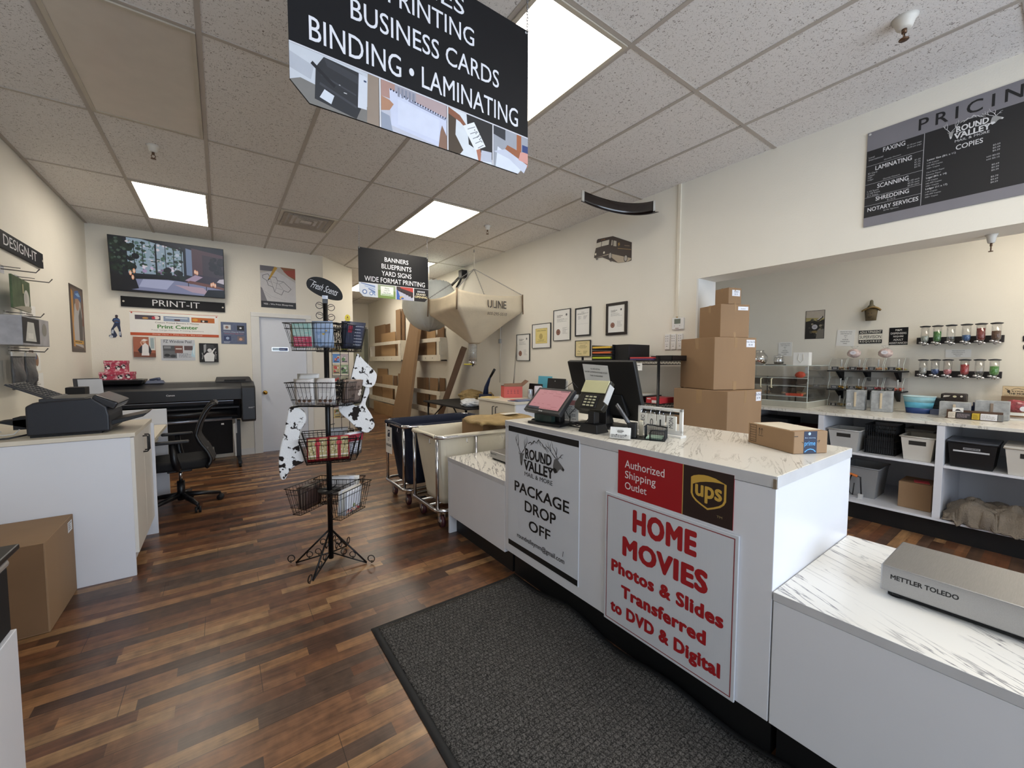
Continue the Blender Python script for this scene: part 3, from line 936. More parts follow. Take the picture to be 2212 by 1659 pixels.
# desktop monitor seen from behind, leaning
t = thing('desktop_monitor', 'black desktop monitor seen from behind with a paper notice taped on', 'monitor', (1.88, 1.55, ZT))
T = at(1.83, 1.58, ZT, rotz=math.radians(-90))
M2 = T @ at(.0, -.022, .212, rotx=math.radians(18))
s = MB(M2)
s.box(-.247, -.022, -.172, .247, .006, .175)
s.build('case', mat('monitor_black', '0c0c0e', .5), t, bevel=.006)
MB(M2).frustum(-.16, -.045, .16, -.02, -.14, -.13, -.03, .13, -.02, -.02).box(-.03, -.07, -.2, .03, -.02, -.06).build('rear_cover', BLACK_MATTE, t, bevel=.004)
MB(T).box(-.035, -.055, .008, .035, -.025, .15).build('stand_neck', BLACK, t, bevel=.003)
MB(T).box(-.15, -.13, 0, .12, .06, .012).build('stand_foot', BLACK, t, bevel=.003)
rr = (M2.to_3x3() @ Vector((1, 0, 0))); uu = (M2.to_3x3() @ Vector((0, 0, 1)))
rot = Matrix.Rotation(math.radians(-3), 3, rr.cross(uu))
rr = rot @ rr; uu = rot @ uu
pn = rr.cross(uu)
o, p = board('paper_notice', 'white paper notice taped to the back of the monitor', 'notice', M2 @ Vector((-.125, -.0235, .042)), rr, uu, .19, .118, .0006, PAPER)
p.line('ALL SALES ARE FINAL', .095, .088, .009, '2a2a2c', bold=.01, k=.6)
p.line('PLEASE VERIFY ALL INFORMATION ON THE LABEL IS ACCURATE', .095, .068, .009, '2a2a2c', bold=.01, k=.47)
p.line('THANK YOU MANAGEMENT', .095, .046, .009, '2a2a2c', bold=.01, k=.6)
p.build('print', o)

# clear leaflet holder
t = thing('leaflet_holder', 'clear leaflet holder with a printed sheet behind the touchscreen', 'leaflet holder', (1.73, 1.79, ZT))
T = at(1.73, 1.79, ZT, rotz=math.radians(-66))
MB(T).box(-.055, -.005, 0, .055, -.003, .15).box(-.055, .02, 0, .055, .022, .19).box(-.055, -.005, 0, .055, .04, .003).build('holder', ACR, t)
MB(T).box(-.05, .0, .004, .05, .004, .17).build('sheet', PAPER, t)
rr = T.to_3x3() @ Vector((1, 0, 0))
p = Pic(T @ Vector((-.05, -.0004, .004)), rr, UP); p.rect(.01, .10, .09, .13, 'c58a86'); p.lines(.01, .01, .09, .095, 9, '8a8a8e', 3); p.build('print', t)

# business card holder
t = thing('card_holder', 'white stack of business cards in a clear stand on the counter edge', 'business cards', (1.52, 1.245, ZT))
T = at(1.53, 1.245, ZT, rotz=math.radians(-63), rotx=0)
T2 = T @ at(0, 0, 0, rotx=math.radians(-14))
MB(T2).box(-.047, -.007, .004, .047, .006, .058).build('card', PAPER, t)
MB(T2).box(-.05, -.012, .0, .05, -.009, .022).box(-.05, .008, 0, .05, .011, .05).box(-.05, -.012, 0, .05, .03, .003).build('holder', ACR, t)
rr = T2.to_3x3() @ Vector((1, 0, 0)); uu = T2.to_3x3() @ Vector((0, 0, 1))
p = Pic(T2 @ Vector((-.047, -.0072, .004)), rr, uu)
logo(p, .03, .026, .036, '26262a'); p.lines(.006, .004, .088, .02, 3, '6a6a70', 6); p.circ(.032, .018, .003, '26262a'); p.circ(.075, .018, .003, '26262a')
p.build('print', t)

# mesh tray with pens and notes
t = thing('mesh_tray', 'black wire mesh desk tray next to the flip calendar', 'desk tray', (1.66, 1.19, ZT))
T = at(1.665, 1.19, ZT, rotz=math.radians(-63))
MESH = BLACK_METAL
s = MB(T)
s.box(-.085, -.055, 0, .085, .055, .004)
def meshwall(s, x0, y0, x1, y1, z0, z1, n, m):
    for i in range(n + 1):
        x = x0 + (x1 - x0) * i / n; y = y0 + (y1 - y0) * i / n
        s.tube([(x, y, z0), (x, y, z1)], .0007, 4, cap=False)
    for j in range(m + 1):
        z = z0 + (z1 - z0) * j / m
        s.tube([(x0, y0, z), (x1, y1, z)], .0007, 4, cap=False)
meshwall(s, .02, -.055, .085, -.055, 0, .05, 16, 12); meshwall(s, .085, -.055, .085, .055, 0, .05, 24, 12); meshwall(s, -.01, .055, .085, .055, 0, .06, 22, 14); meshwall(s, -.01, -.02, -.01, .055, 0, .06, 18, 14)
s.tube([(.02, -.055, 0), (.02, -.055, .04), (.03, -.055, .05), (.085, -.055, .05), (.085, .055, .05), (-.01, .055, .06), (-.01, -.02, .06)], .003, 6)
s.build('mesh', MESH, t)
s = MB(T); s.box(-.085, -.05, .004, -.045, -.005, .075); s.build('pen_cup', BLACK, t, bevel=.004)
MB(T).box(.0, -.045, .005, .07, .04, .012).build('note_pad', mat('mint_paper', 'b9d8c4', .7), t)
for i, (dx, dz, cc) in enumerate(((-.075, .155, '26262a'), (-.07, .162, '77787c'), (-.062, .15, '3a3a3e'))):
    o = MB(T).cyl((-.06 + i * .006, -.03, .03), (dx - .075, -.02 + i * .008, dz), .005, n=10).build('pen', mat('pen_' + cc, cc, .3))
    tag(o, ['black pen leaning in the mesh desk tray, thickest of the pens', 'silver grey pen leaning in the mesh desk tray', 'dark grey pen leaning lowest in the mesh desk tray'][i], 'pen', 'pens in the desk tray')
o = MB(T).box(-.043, .012, .005, -.025, .036, .08).build('marker', mat('tan_marker', 'c9bfa8', .5), bevel=.002)
tag(o, 'beige eraser-ended marker standing in the mesh desk tray', 'marker')

# flip calendar
t = thing('flip_calendar', 'white flip calendar showing DEC 01 MON on the tall counter', 'calendar', (1.80, 1.22, ZT))
T = at(1.80, 1.215, ZT, rotz=math.radians(-88))
s = MB(T)
s.box(-.125, -.006, .02, -.108, .006, .14).box(.108, -.006, .02, .125, .006, .14).box(-.125, -.006, .125, .125, .006, .14).box(-.125, -.006, .012, .125, .006, .035)
s.build('frame', mat('white_wood', 'e9e7e2', .5), t, bevel=.002)
MB(T).box(-.13, -.025, 0, .13, .025, .012).build('base', mat('white_wood', 'e9e7e2', .5), t, bevel=.002)
MB(T).box(-.108, -.003, .112, .108, .004, .121).build('slot', BLACK_MATTE, t)
cards = (('DEC', -.088, .046, 1), ('0', -.036, .042, 0), ('1', .014, .042, 0), ('MON', .072, .05, 1))
for txt, x, w, turned in cards:
    c = MB(T).box(x - w / 2, -.016, .034, x + w / 2, -.0125, .104).box(x - w / 2 + .003, -.0125, .032, x + w / 2 + .001, -.009, .102)
    co = c.build('card', mat('calendar_card', 'efece4', .6), t)
    r1 = T.to_3x3() @ Vector((1, 0, 0))
    if turned:
        p = Pic(T @ Vector((x + w * .22, -.0161, .044)), UP, -r1); p.n = r1.cross(Vector(UP)); p.text(txt, 0, 0, .05, w * .45, '2a2a2a')
    else:
        p = Pic(T @ Vector((x - w * .2, -.0161, .044)), r1, UP); p.text(txt, 0 if txt != '1' else w * .1, 0, w * .4 if txt != '1' else w * .28, .036, '2a2a2a')
    q = p.build('print', t)
    ring = [(x + .002, -.012 + .018 * math.cos(k * PI / 8), .113 + .018 * math.sin(k * PI / 8)) for k in range(16)]
    MB(T).tube(ring, .0012, 5, True).build('ring', CHROME, t)

# parcel with a blue tape band on the counter
t = thing('parcel', 'small brown parcel with dark blue tape at the counter corner', 'parcel', (1.9, .68, ZT))
ang = math.atan2(.578 - .640, 1.975 - 1.852)
T = at(1.852, .640, ZT, rotz=math.radians(-27))
Wp, Lp, Hp = .155, .25, .092
MB(T).box(0, 0, .001, Wp, Lp, Hp).build('box', CARD, t, bevel=.003)
rx = T.to_3x3() @ Vector((1, 0, 0)); ry = T.to_3x3() @ Vector((0, 1, 0))
p = Pic(T @ Vector((0, 0, 0)), rx, UP)
p.rect(.045, .001, .105, Hp, '16233f')
p.text('prime', .048, .028, .098, .052, '4f9fd6', bold=.012)
p.stroke([(.05, .008), (.062, .017), (.075, .02), (.09, .017), (.1, .008)], .004, '4f9fd6')
p.text('Box returning', .05, .062, .098, .068, 'a9c3dc'); p.circ(.07, .082, .006, 'a9c3dc')
p.stroke([(.036, .05), (.044, .044)], .002, '2a2016'); p.stroke([(.105, .05), (.118, .055), (.113, .045)], .002, '2a2016'); p.stroke([(-.0, .072), (.018, .072)], .003, '2a2016')
p.build('tape_print', t, 'dark blue tape band')
p = Pic(T @ Vector((0, Lp, 0)), -ry, UP)
p.frame(.012, .012, .05, .088, .002, '3a2c1e')
for i in range(6): p.rect(.014, .02 + i * .011, .048, .0215 + i * .011, '3a2c1e')
for x in (.068, .082):
    p.stroke([(x, .05), (x, .078)], .002, '3a2c1e'); p.stroke([(x - .005, .07), (x, .079), (x + .005, .07)], .002, '3a2c1e')
p.rect(.062, .044, .09, .046, '3a2c1e')
p.build('arrows_print', t)
MB(T).box(.01, .03, Hp, .15, .23, Hp + .0015).build('address_sheet', mat('address_sheet', 'd8cdb8', .6, var=.06), t)

# large scale on the low counter
t = thing('bench_scale', 'large brushed steel scale on the low counter', 'scale', (1.86, .1, .627))
MB().box(1.718, -.11, .645, 2.0, .335, .728).build('platter', STEEL, t, bevel=.004)
MB().box(1.735, -.09, .630, 1.985, .318, .646).build('underside', BLACK_MATTE, t)
for x, y in ((1.755, .3), (1.965, .3), (1.755, -.07), (1.965, -.07)):
    MB().cyl((x, y, .627), (x, y, .640), .022).build('foot', BLACK, t)
p = Pic((1.718, .335, .645), LX, UP); p.text('METTLER TOLEDO', .024, .044, .172, .059, '1c1c1e', bold=.035); p.build('lettering', t)
# small scale on the other low counter
t = thing('parcel_scale', 'small steel scale on the low counter beside the package sign', 'scale', (1.83, 2.45, .617))
MB().box(1.69, 2.33, .632, 1.98, 2.64, .685).build('platter', STEEL, t, bevel=.004)
MB().box(1.705, 2.345, .620, 1.965, 2.625, .634).build('underside', BLACK_MATTE, t)
for x, y in ((1.72, 2.6), (1.95, 2.6), (1.72, 2.37), (1.95, 2.37)):
    MB().cyl((x, y, .617), (x, y, .628), .018).build('foot', BLACK, t)
p = Pic((1.69, 2.64, .632), LX, UP); p.text('METTLER TOLEDO', .012, .028, .09, .037, '1c1c1e', bold=.01); p.build('lettering', t)
# ------------------------------------------------------------------ printing corner: cabinet, desk, machines
t = thing('storage_cabinet', 'white cabinet carrying the dark desktop printer', 'cabinet', (-.9, 3.85, 0))
MB().box(XL + .005, 3.462, .0, -.480, 3.480, .897).box(XL + .005, 3.480, .10, -.482, 4.215, .897).build('body', LAM, t, bevel=.0015)
MB().box(XL + .005, 3.455, .899, -.455, 4.22, .925).build('worktop', mat('cream_worktop', 'dcd3c2', .35, var=.02), t, bevel=.002)
MB().box(-1.2, 3.49, 0, -.55, 4.21, .099).build('toe_kick', CHIPW, t)
for (y0, y1, hy) in ((3.464, 3.838, 3.805), (3.843, 4.215, 3.885)):
    dd = MB().box(-.4805, y0, .148, -.462, y1, .895).build('door', mat('warm_lit_laminate', 'e4e0d8', .32, var=.015), t, bevel=.0015)  # white laminate tinted slightly warm: bounced wall light put into the door colour
    MB().tube([(-.462, hy, .74), (-.440, hy, .74), (-.436, hy, .745), (-.436, hy, .846), (-.440, hy, .851), (-.462, hy, .851)], .0045, 8).build('handle', BLACK_METAL, dd)

t = thing('computer_desk', 'white desk with raised back panel behind the storage cabinet', 'desk', (-.9, 4.8, 0))
MB().box(XL + .005, 4.24, .722, -.455, 5.25, .75).build('top', mat('pale_wood_laminate', 'd9d0bd', .4, var=.05, scale=4, stretch=(1, 12, 1)), t, bevel=.002)
MB().box(XL + .005, 4.225, 0, -.445, 4.24, .888).build('side_panel', LAM, t, bevel=.0015)
MB().box(XL + .005, 5.25, 0, -.452, 5.268, .905).build('side_panel', LAM, t, bevel=.0015)
MB().box(XL + .005, 4.25, .60, -.52, 5.24, .618).build('keyboard_shelf', mat('pale_wood_laminate', 'd9d0bd'), t, bevel=.002)
MB().box(-1.02, 4.25, .12, -1.0, 5.24, .60).build('modesty_panel', LAM, t)

# desktop printer
t = thing('desktop_printer', 'dark blue-black desktop printer with open trays on the white cabinet', 'printer', (-.76, 3.72, .925))
zt = .925
prof = [(-.93, zt + .012), (-.93, zt + .185), (-.90, zt + .205), (-.655, zt + .225), (-.59, zt + .165), (-.58, zt + .11), (-.58, zt + .012)]
s = MB(); s.extrude([(x, z) for x, z in prof], 'y', 3.535, 3.96) if False else None
s.add([(x, 3.535, z) for x, z in prof] + [(x, 3.96, z) for x, z in prof], [tuple(range(7)), tuple(range(13, 6, -1))] + [(i, (i + 1) % 7, 7 + (i + 1) % 7, 7 + i) for i in range(7)])
s.build('body', NAVY_BLK, t, bevel=.01, seg=3)
MB().box(-.92, 3.55, zt, -.62, 3.95, zt + .013).build('plinth', BLACK_MATTE, t)
MB().box(-.88, 3.56, zt + .20, -.69, 3.94, zt + .226).build('scanner_lid', CHAR, t, bevel=.002)
s = MB(at(-.60, 3.75, zt + .185, roty=math.radians(28)))
s.box(-.07, -.20, -.02, .055, .20, .032); s.build('control_panel', mat('panel_gloss', '232327', .25), t, bevel=.012, seg=3)
p = Pic((-.66, 3.60, zt + .245), (0, 1, 0), (-.88, 0, .47)); p.rect(.02, -.04, .10, -.02, '8a8a8c'); p.lines(.03, -.036, .09, -.024, 2, '2a2a2a', 1); p.build('label_print', t)
s = MB()
s.add([(-.585, 3.60, zt + .07), (-.585, 3.90, zt + .07), (-.41, 3.90, zt + .108), (-.41, 3.60, zt + .108), (-.585, 3.60, zt + .04), (-.585, 3.90, zt + .04), (-.43, 3.90, zt + .085), (-.43, 3.60, zt + .085)], [(0, 1, 2, 3), (4, 7, 6, 5), (0, 3, 7, 4), (1, 5, 6, 2), (3, 2, 6, 7), (0, 4, 5, 1)])
s.build('output_tray', BLACK, t, bevel=.003)
s = MB()
def tray(u, v, w):   # sheet feeder leaning back over the wall side
    o_ = Vector((-.83, 3.60, zt + .205)); a_ = Vector((-.19, 0, .105)); b_ = Vector((0, .30, 0)); n_ = Vector((.105, 0, .19)).normalized()
    return o_ + a_ * u + b_ * v + n_ * w
def slab(s, u0, v0, u1, v1, w0, w1):
    q = [tray(u, v, w) for w in (w0, w1) for u, v in ((u0, v0), (u1, v0), (u1, v1), (u0, v1))]
    s.add(q, [(0, 3, 2, 1), (4, 5, 6, 7), (0, 1, 5, 4), (1, 2, 6, 5), (2, 3, 7, 6), (3, 0, 4, 7)])
slab(s, 0, 0, 1, 1, 0, .01)
for i in range(10): slab(s, .08 + i * .09, .05, .10 + i * .09, .95, .01, .014)
for i in range(6): slab(s, .06, .05 + i * .176, .95, .07 + i * .176, .01, .014)
slab(s, -.1, -.02, .12, 1.02, -.006, .02)
s.build('sheet_feeder', CHAR, t)
s = MB().box(-.99, 3.58, zt + .05, -.935, 3.70, zt + .12)
s.add([(-.94, 3.58, zt + .06), (-.94, 3.72, zt + .06), (-1.06, 3.72, zt + .10), (-1.06, 3.58, zt + .10), (-.94, 3.58, zt + .11), (-.94, 3.72, zt + .11)], [(0, 1, 2, 3), (3, 2, 5, 4), (0, 3, 4), (1, 5, 2), (0, 4, 5, 1)])
s.build('rear_cover', BLACK_MATTE, t)
tag(MB().tube([(-.93, 3.57, .945), (-1.0, 3.55, .932), (-1.1, 3.53, .931), (-1.25, 3.50, .931)], .005, 7).build('power_cord', BLACK), 'black power cord running along the cabinet top to the desktop printer', 'cord')
tag(MB().tube([(-.96, 3.56, .98), (-.98, 3.55, .955), (-1.02, 3.545, .952), (-1.06, 3.55, .965), (-1.05, 3.56, .985), (-1.03, 3.56, .97)], .003, 6).build('data_cord', LGREY), 'short grey cord curling behind the desktop printer', 'cord')
o = MB().box(-1.0, 4.62, .75, -.89, 4.76, 1.167).build('speaker_box', BLACK_MATTE, bevel=.004)
tag(o, 'small black box on the desk behind the desktop printer', 'box')
t = thing('document_stand', 'dark tilted stand holding a blank sheet on the desk', 'stand', (-.95, 5.05, .75))
T = at(-.92, 5.05, .75, rotx=math.radians(-10), rotz=math.radians(28))
MB(T).box(-.10, .0, .0, .07, .012, .48).box(-.1, -.03, 0, .08, .06, .012).build('stand', CHAR, t, bevel=.004)
MB(T).box(-.075, -.006, .12, .085, -.001, .47).build('sheet', mat('grey_sheet', 'c3c5c9', .6), t)

# office chair
t = thing('office_chair', 'black mesh-backed office chair with armrests at the desk', 'chair', (-.34, 4.87, 0))
cx, cy = -.34, 4.87
for k in range(5):
    a = math.radians(8 + 72 * k)
    ex, ey = cx + .30 * math.cos(a), cy + .30 * math.sin(a)
    s = MB(); s.tube([(cx + .03 * math.cos(a), cy + .03 * math.sin(a), .115), (cx + .16 * math.cos(a), cy + .16 * math.sin(a), .10), (ex, ey, .075)], .02, 8, radii=[.026, .022, .015])
    lg = s.build('base_leg', BLACK, t)
    w = MB()
    d = Vector((math.cos(a + 1.2), math.sin(a + 1.2), 0)) * .012
    w.cyl((ex + d.x * 1.9, ey + d.y * 1.9, .028), (ex + d.x * .5, ey + d.y * .5, .028), .028, n=18).cyl((ex - d.x * 1.9, ey - d.y * 1.9, .028), (ex - d.x * .5, ey - d.y * .5, .028), .028, n=18).cyl((ex, ey, .028), (ex, ey, .075), .008, n=10)
    w.build('caster', BLACK_MATTE, lg)
MB().cyl((cx, cy, .07), (cx, cy, .25), .03).build('column_shroud', BLACK, t)
MB().cyl((cx, cy, .25), (cx, cy, .36), .014).build('gas_lift', CHROME, t)
MB().box(cx - .09, cy - .07, .345, cx + .09, cy + .07, .385).box(cx + .05, cy - .02, .355, cx + .20, cy + .02, .38).build('tilt_mechanism', BLACK, t, bevel=.006)
def seatf(u, v):
    x = cx - .24 + .48 * u; y = cy - .24 + .48 * v
    return (x, y, .0)
s = MB()
poly = []
for k in range(32):
    a = 2 * PI * k / 32
    poly.append((cx - .01 + .245 * math.copysign(abs(math.cos(a)) ** .5, math.cos(a)), cy + .24 * math.copysign(abs(math.sin(a)) ** .5, math.sin(a))))
s.prism(poly, .39, .475, smooth=True)
s.build('seat', mat('seat_fabric', '17171a', .85, var=.1, scale=80, bump=.2, bscale=300), t, bevel=.03, seg=4)
for sy in (-1, 1):
    y = cy + sy * .265
    arm = MB().tube([(cx + .0, y - sy * .05, .40), (cx + .0, y, .42), (cx - .02, y, .50), (cx - .03, y, .645)], .02, 10, radii=[.022, .028, .028, .022]).build('armrest', BLACK, t)
    MB().box(cx - .15, y - .035, .648, cx + .09, y + .035, .672).build('arm_pad', CHAR, arm, bevel=.01, seg=3)
# backrest: side profile curve, swept between two stiles
bp = [(.21, .40), (.245, .46), (.215, .54), (.16, .63), (.135, .70), (.16, .80), (.205, .90), (.25, .965), (.285, .975)]
def backc(v):
    k = v * (len(bp) - 1); i = min(int(k), len(bp) - 2); f = k - i
    return (bp[i][0] + (bp[i + 1][0] - bp[i][0]) * f, bp[i][1] + (bp[i + 1][1] - bp[i][1]) * f)
fr = MB()
for sy in (-1, 1):
    fr.tube([(cx + backc(v / 20)[0], cy + sy * (.225 - .04 * (v / 20)), backc(v / 20)[1]) for v in range(21)], .017, 8)
for v in (0, .28, 1):
    x, z = backc(v); fr.tube([(cx + x + .012 * (1 - abs(k) / 5), cy + k / 5 * (.225 - .04 * v), z) for k in range(-5, 6)], .015, 8)
fr.tube([(cx + .19, cy, .37), (cx + .25, cy, .42), (cx + .24, cy, .54)], .022, 8)
fr.build('back_frame', BLACK, t)
MB().grid(lambda u, v: (cx + backc(.05 + .92 * v)[0] + .03 * (1 - (2 * u - 1) ** 2), cy + (2 * u - 1) * (.22 - .04 * v), backc(.05 + .92 * v)[1]), 14, 24).build('back_mesh', mat('chair_mesh', '29292b', .8, var=.2, scale=200), t, solid=.004)

# wide format printer
t = thing('wide_format_printer', 'wide black large-format printer on a stand along the back wall', 'large printer', (-.35, 6.6, 0))
PB = mat('plotter_black', '202125', .38, var=.05)
prof = [(6.36, .878), (6.355, 1.02), (6.38, 1.045), (6.62, 1.098), (6.92, 1.098), (6.95, 1.06), (6.95, .80), (6.50, .80), (6.45, .878)]
def exy(s, pr, x0, x1):
    n_ = len(pr)
    return s.add([(x0, y, z) for y, z in pr] + [(x1, y, z) for y, z in pr], [tuple(range(n_)), tuple(range(2 * n_ - 1, n_ - 1, -1))] + [(i, (i + 1) % n_, n_ + (i + 1) % n_, n_ + i) for i in range(n_)])
exy(MB(), prof, -1.13, .21).build('top_cover', PB, t, bevel=.006)
hp = [(6.34, .60), (6.34, 1.03), (6.37, 1.05), (6.62, 1.10), (6.92, 1.10), (6.95, 1.06), (6.95, .62), (6.90, .575), (6.40, .575)]
exy(MB(), hp, .205, .362).build('end_housing', PB, t, bevel=.012, seg=3)
exy(MB(), hp, -1.27, -1.13).build('end_housing', PB, t, bevel=.012, seg=3)
MB().box(-1.12, 6.60, .60, .20, 6.92, .80).build('inner_body', BLACK_MATTE, t)
MB().add([(-1.12, 6.40, .862), (.12, 6.40, .862), (.12, 6.52, .80), (-1.12, 6.52, .80), (-1.12, 6.40, .868), (.12, 6.40, .868)], [(0, 1, 2, 3), (4, 5, 1, 0)]).build('paper_guide', mat('satin_steel', 'a5abb8', .3, metal=.7), t, solid=.004)
MB().cyl((-1.12, 6.50, .70), (.16, 6.50, .70), .05, n=24).build('roll_cover', mat('roll_black', '17181c', .3), t)
MB().box(-1.12, 6.43, .765, .18, 6.49, .783).build('rail', CHAR, t)
MB().cyl((-1.12, 6.55, .595), (.10, 6.55, .615), .022).build('lower_roller', mat('satin_steel', 'a5abb8', .3, metal=.7), t)
s = MB()
s.add([(-1.1, 6.56, .59), (.10, 6.56, .59), (.10, 6.60, .14), (-1.1, 6.60, .14), (-1.1, 6.86, .16), (.10, 6.86, .16), (.10, 6.9, .55), (-1.1, 6.9, .55)], [(0, 1, 2, 3), (3, 2, 5, 4), (4, 5, 6, 7), (1, 6, 5, 2), (0, 3, 4, 7)])
s.build('catch_basket', mat('basket_cloth', '101014', .9, bump=.2, bscale=20), t, solid=.006)
MB().box(-.02, 6.554, .535, .01, 6.562, .555).build('basket_label', PAPER, t)
for x in (.165, -1.19):
    s = MB().box(x - .028, 6.62, .06, x + .028, 6.70, .575).box(x - .022, 6.25, .05, x + .022, 6.98, .085)
    lg = s.build('stand_leg', BLACK, t, bevel=.005)
    MB().box(x - .03, 6.61, .40, x - .012, 6.63, .72).box(x - .045, 6.44, .12, x - .03, 6.46, .56).build('leg_plate', LGREY, lg)
    for y in (6.29, 6.93):
        MB().cyl((x - .014, y, .026), (x + .014, y, .026), .026, n=16).cyl((x, y, .03), (x, y, .06), .012, n=10).build('caster', BLACK_MATTE, lg)
MB().cyl((.12, 6.46, .14), (.12, 6.46, .55), .014).build('winder_tube', LGREY, t)
p = Pic((-1.13, 6.3535, .878), LY, UP); p.text('Canon', .585, .072, .665, .092, 'd0d0d4', bold=.03)
p.stroke([(1.325, .01), (1.325, .14), (.02, .14)], .002, '0a0a0c'); p.build('maker_name', t)
p = Pic((.205, 6.34, .60), LY, UP); p.lines(.075, .155, .145, .175, 2, 'b8b8bc', 2); p.build('model_print', t)
t2 = thing('roll_lid', 'black accessory cover at the door end on top of the wide printer', 'printer cover', (.14, 6.75, 1.10))
MB().frustum(-.07, 6.62, .345, 6.92, 1.099, -.055, 6.65, .32, 6.9, 1.16).build('cover', CHAR, t2, bevel=.008)
MB().box(.03, 6.622, 1.112, .27, 6.64, 1.128).build('grip', BLACK_MATTE, t2)
t2 = thing('paper_tray', 'flat black tray under the pink gift boxes on the wide printer', 'tray', (-.95, 6.7, 1.10))
MB().frustum(-1.16, 6.50, -.78, 6.90, 1.1, -1.18, 6.48, -.76, 6.92, 1.15).build('tray', BLACK, t2, bevel=.006)
MB().box(-1.13, 6.52, 1.15, -.81, 6.88, 1.154).build('lid', CHAR, t2)
t2 = thing('hand_tool', 'grey-blue plastic tool lying on the wide printer beside the black tray', 'tool', (-.67, 6.7, 1.10))
s = MB().frustum(-.76, 6.6, -.58, 6.78, 1.1, -.74, 6.62, -.60, 6.76, 1.135)
s.tube([(-.72, 6.66, 1.14), (-.66, 6.66, 1.155), (-.62, 6.66, 1.16)], .014, 8); s.cyl((-.635, 6.64, 1.15), (-.635, 6.68, 1.15), .02)
s.build('tool_body', mat('slate_plastic', '47506a', .5), t2)
PINK = spotted_mat('pink_gift_wrap', 'b8455c', 'e6b9c0', 30, .50, .60)
for nm, (x0, y0, x1, y1, z0, z1), lab in (('gift_box', (-1.14, 6.55, -.86, 6.80, 1.154, 1.245), 'wide pink patterned gift box, lower of the two on the printer'), ('gift_box', (-1.10, 6.58, -.915, 6.78, 1.245, 1.38), 'taller pink patterned gift box, upper of the two on the printer')):
    t2 = thing(nm, lab, 'gift box', ((x0 + x1) / 2, (y0 + y1) / 2, z0), 'pink gift boxes on the printer')
    MB().box(x0, y0, z0, x1, y1, z1 - .035).build('box', PINK, t2, bevel=.003)
    MB().box(x0 - .005, y0 - .005, z1 - .035, x1 + .005, y1 + .005, z1).build('lid', PINK, t2, bevel=.003)
    p = Pic((x0, y0 - .0055, z0), LY, UP)
    w_, h_ = x1 - x0, z1 - z0
    for q, (a_, b_) in enumerate(((.15, .45), (.62, .4), (.86, .5))):
        p.circ(w_ * a_, h_ * b_, .022, '2b2426'); p.circ(w_ * a_ + .006, h_ * b_ - .014, .014, 'e9e4e2'); p.circ(w_ * a_ - .008, h_ * b_ + .008, .008, 'd8c9c6')
    p.build('print', t2)

# big carton on the floor
t = thing('carton', 'large plain carton on the floor against the white cabinet', 'carton', (-1.0, 3.2, 0))
MB().box(-1.26, 2.98, .001, -.745, 3.452, .467).build('box', CARD, t, bevel=.003)
MB().box(-1.262, 2.977, .008, -.752, 2.981, .463).build('flap', CARD_D, t)
p = Pic((-.7445, 2.98, 0), (0, 1, 0), UP); p.rect(.36, .385, .44, .445, 'e6e6e6'); p.lines(.37, .395, .43, .44, 4, '3a3a3c', 2); p.build('shipping_label', t)

# low pedestal with a dark machine at the picture's edge
t = thing('copier_pedestal', 'white pedestal under the black copier near the front', 'pedestal', (-.85, 1.2, 0))
MB().box(-1.25, .55, .05, -.5, 1.743, .61).build('body', LAM, t, bevel=.002)
MB().box(-1.2, .6, 0, -.55, 1.7, .05).build('toe_kick', CHIPW, t)
t = thing('copier', 'black copier with silver trim and flat lid on the white pedestal', 'copier', (-.85, 1.2, .61))
MB().box(-1.2, .6, .612, -.507, 1.735, .80).build('body', BLACK_MATTE, t, bevel=.006)
MB().box(-1.2, .6, .802, -.500, 1.730, .822).build('trim', ALU, t, bevel=.008)
MB().box(-1.2, .6, .834, -.49, 1.765, .850).box(-1.1, .7, .822, -.6, 1.6, .835).build('lid', BLACK, t, bevel=.004)
# ------------------------------------------------------------------ hanging signs
BOARDB = mat('sign_black', '0f0f13', .55, var=.04, spec=.3)
def chain(name, label, p0, p1, n, group=None, r=.0016):
    s = MB()
    a, b_ = Vector(p0), Vector(p1)
    d = (b_ - a) / n
    for i in range(n):
        c = a + d * (i + .5)
        l = d.length * .68
        w = l * .42
        dn = d.normalized()
        side = dn.orthogonal().normalized() if i % 2 else dn.cross(dn.orthogonal()).normalized()
        pts = [c + dn * l * math.cos(t) + side * w * math.sin(t) for t in [k * PI / 4 for k in range(8)]]
        s.tube(pts, r, 4, True)
    return s
def hanging_sign(x0, x1, y, z1, z0, label, lines, pics, chains):
    W, H = x1 - x0, z1 - z0
    o, p = board('hanging_sign', label, 'sign', (x0, y, z0), LY, UP, W, H, .006, BOARDB, corner=.055)
    p.rect(.0, H * .0 + .1, W, H * .1, '131318')
    for t, a0, b0, a1, b1 in lines: p.text(t, a0, b0, a1, b1, 'e9eaf0', bold=.004)
    p.circ(.012, H - .012, .005, 'c9c9c9'); p.circ(W - .012, H - .012, .005, 'c9c9c9')
    p.build('lettering', o)
    for i, fn in enumerate(pics):
        q = Pic((x0, y, z0), LY, UP, eps=.0008 + .0002 * i)
        fn(q)
        q.build('photo_print', o)
    for cx_, n in chains:
        chain('c', '', (cx_, y - .003, z1 - .012), (cx_, y - .003, C - .004), n).build('chain', mat('chain_steel', '8d8d90', .35, metal=.9), o)
    return o
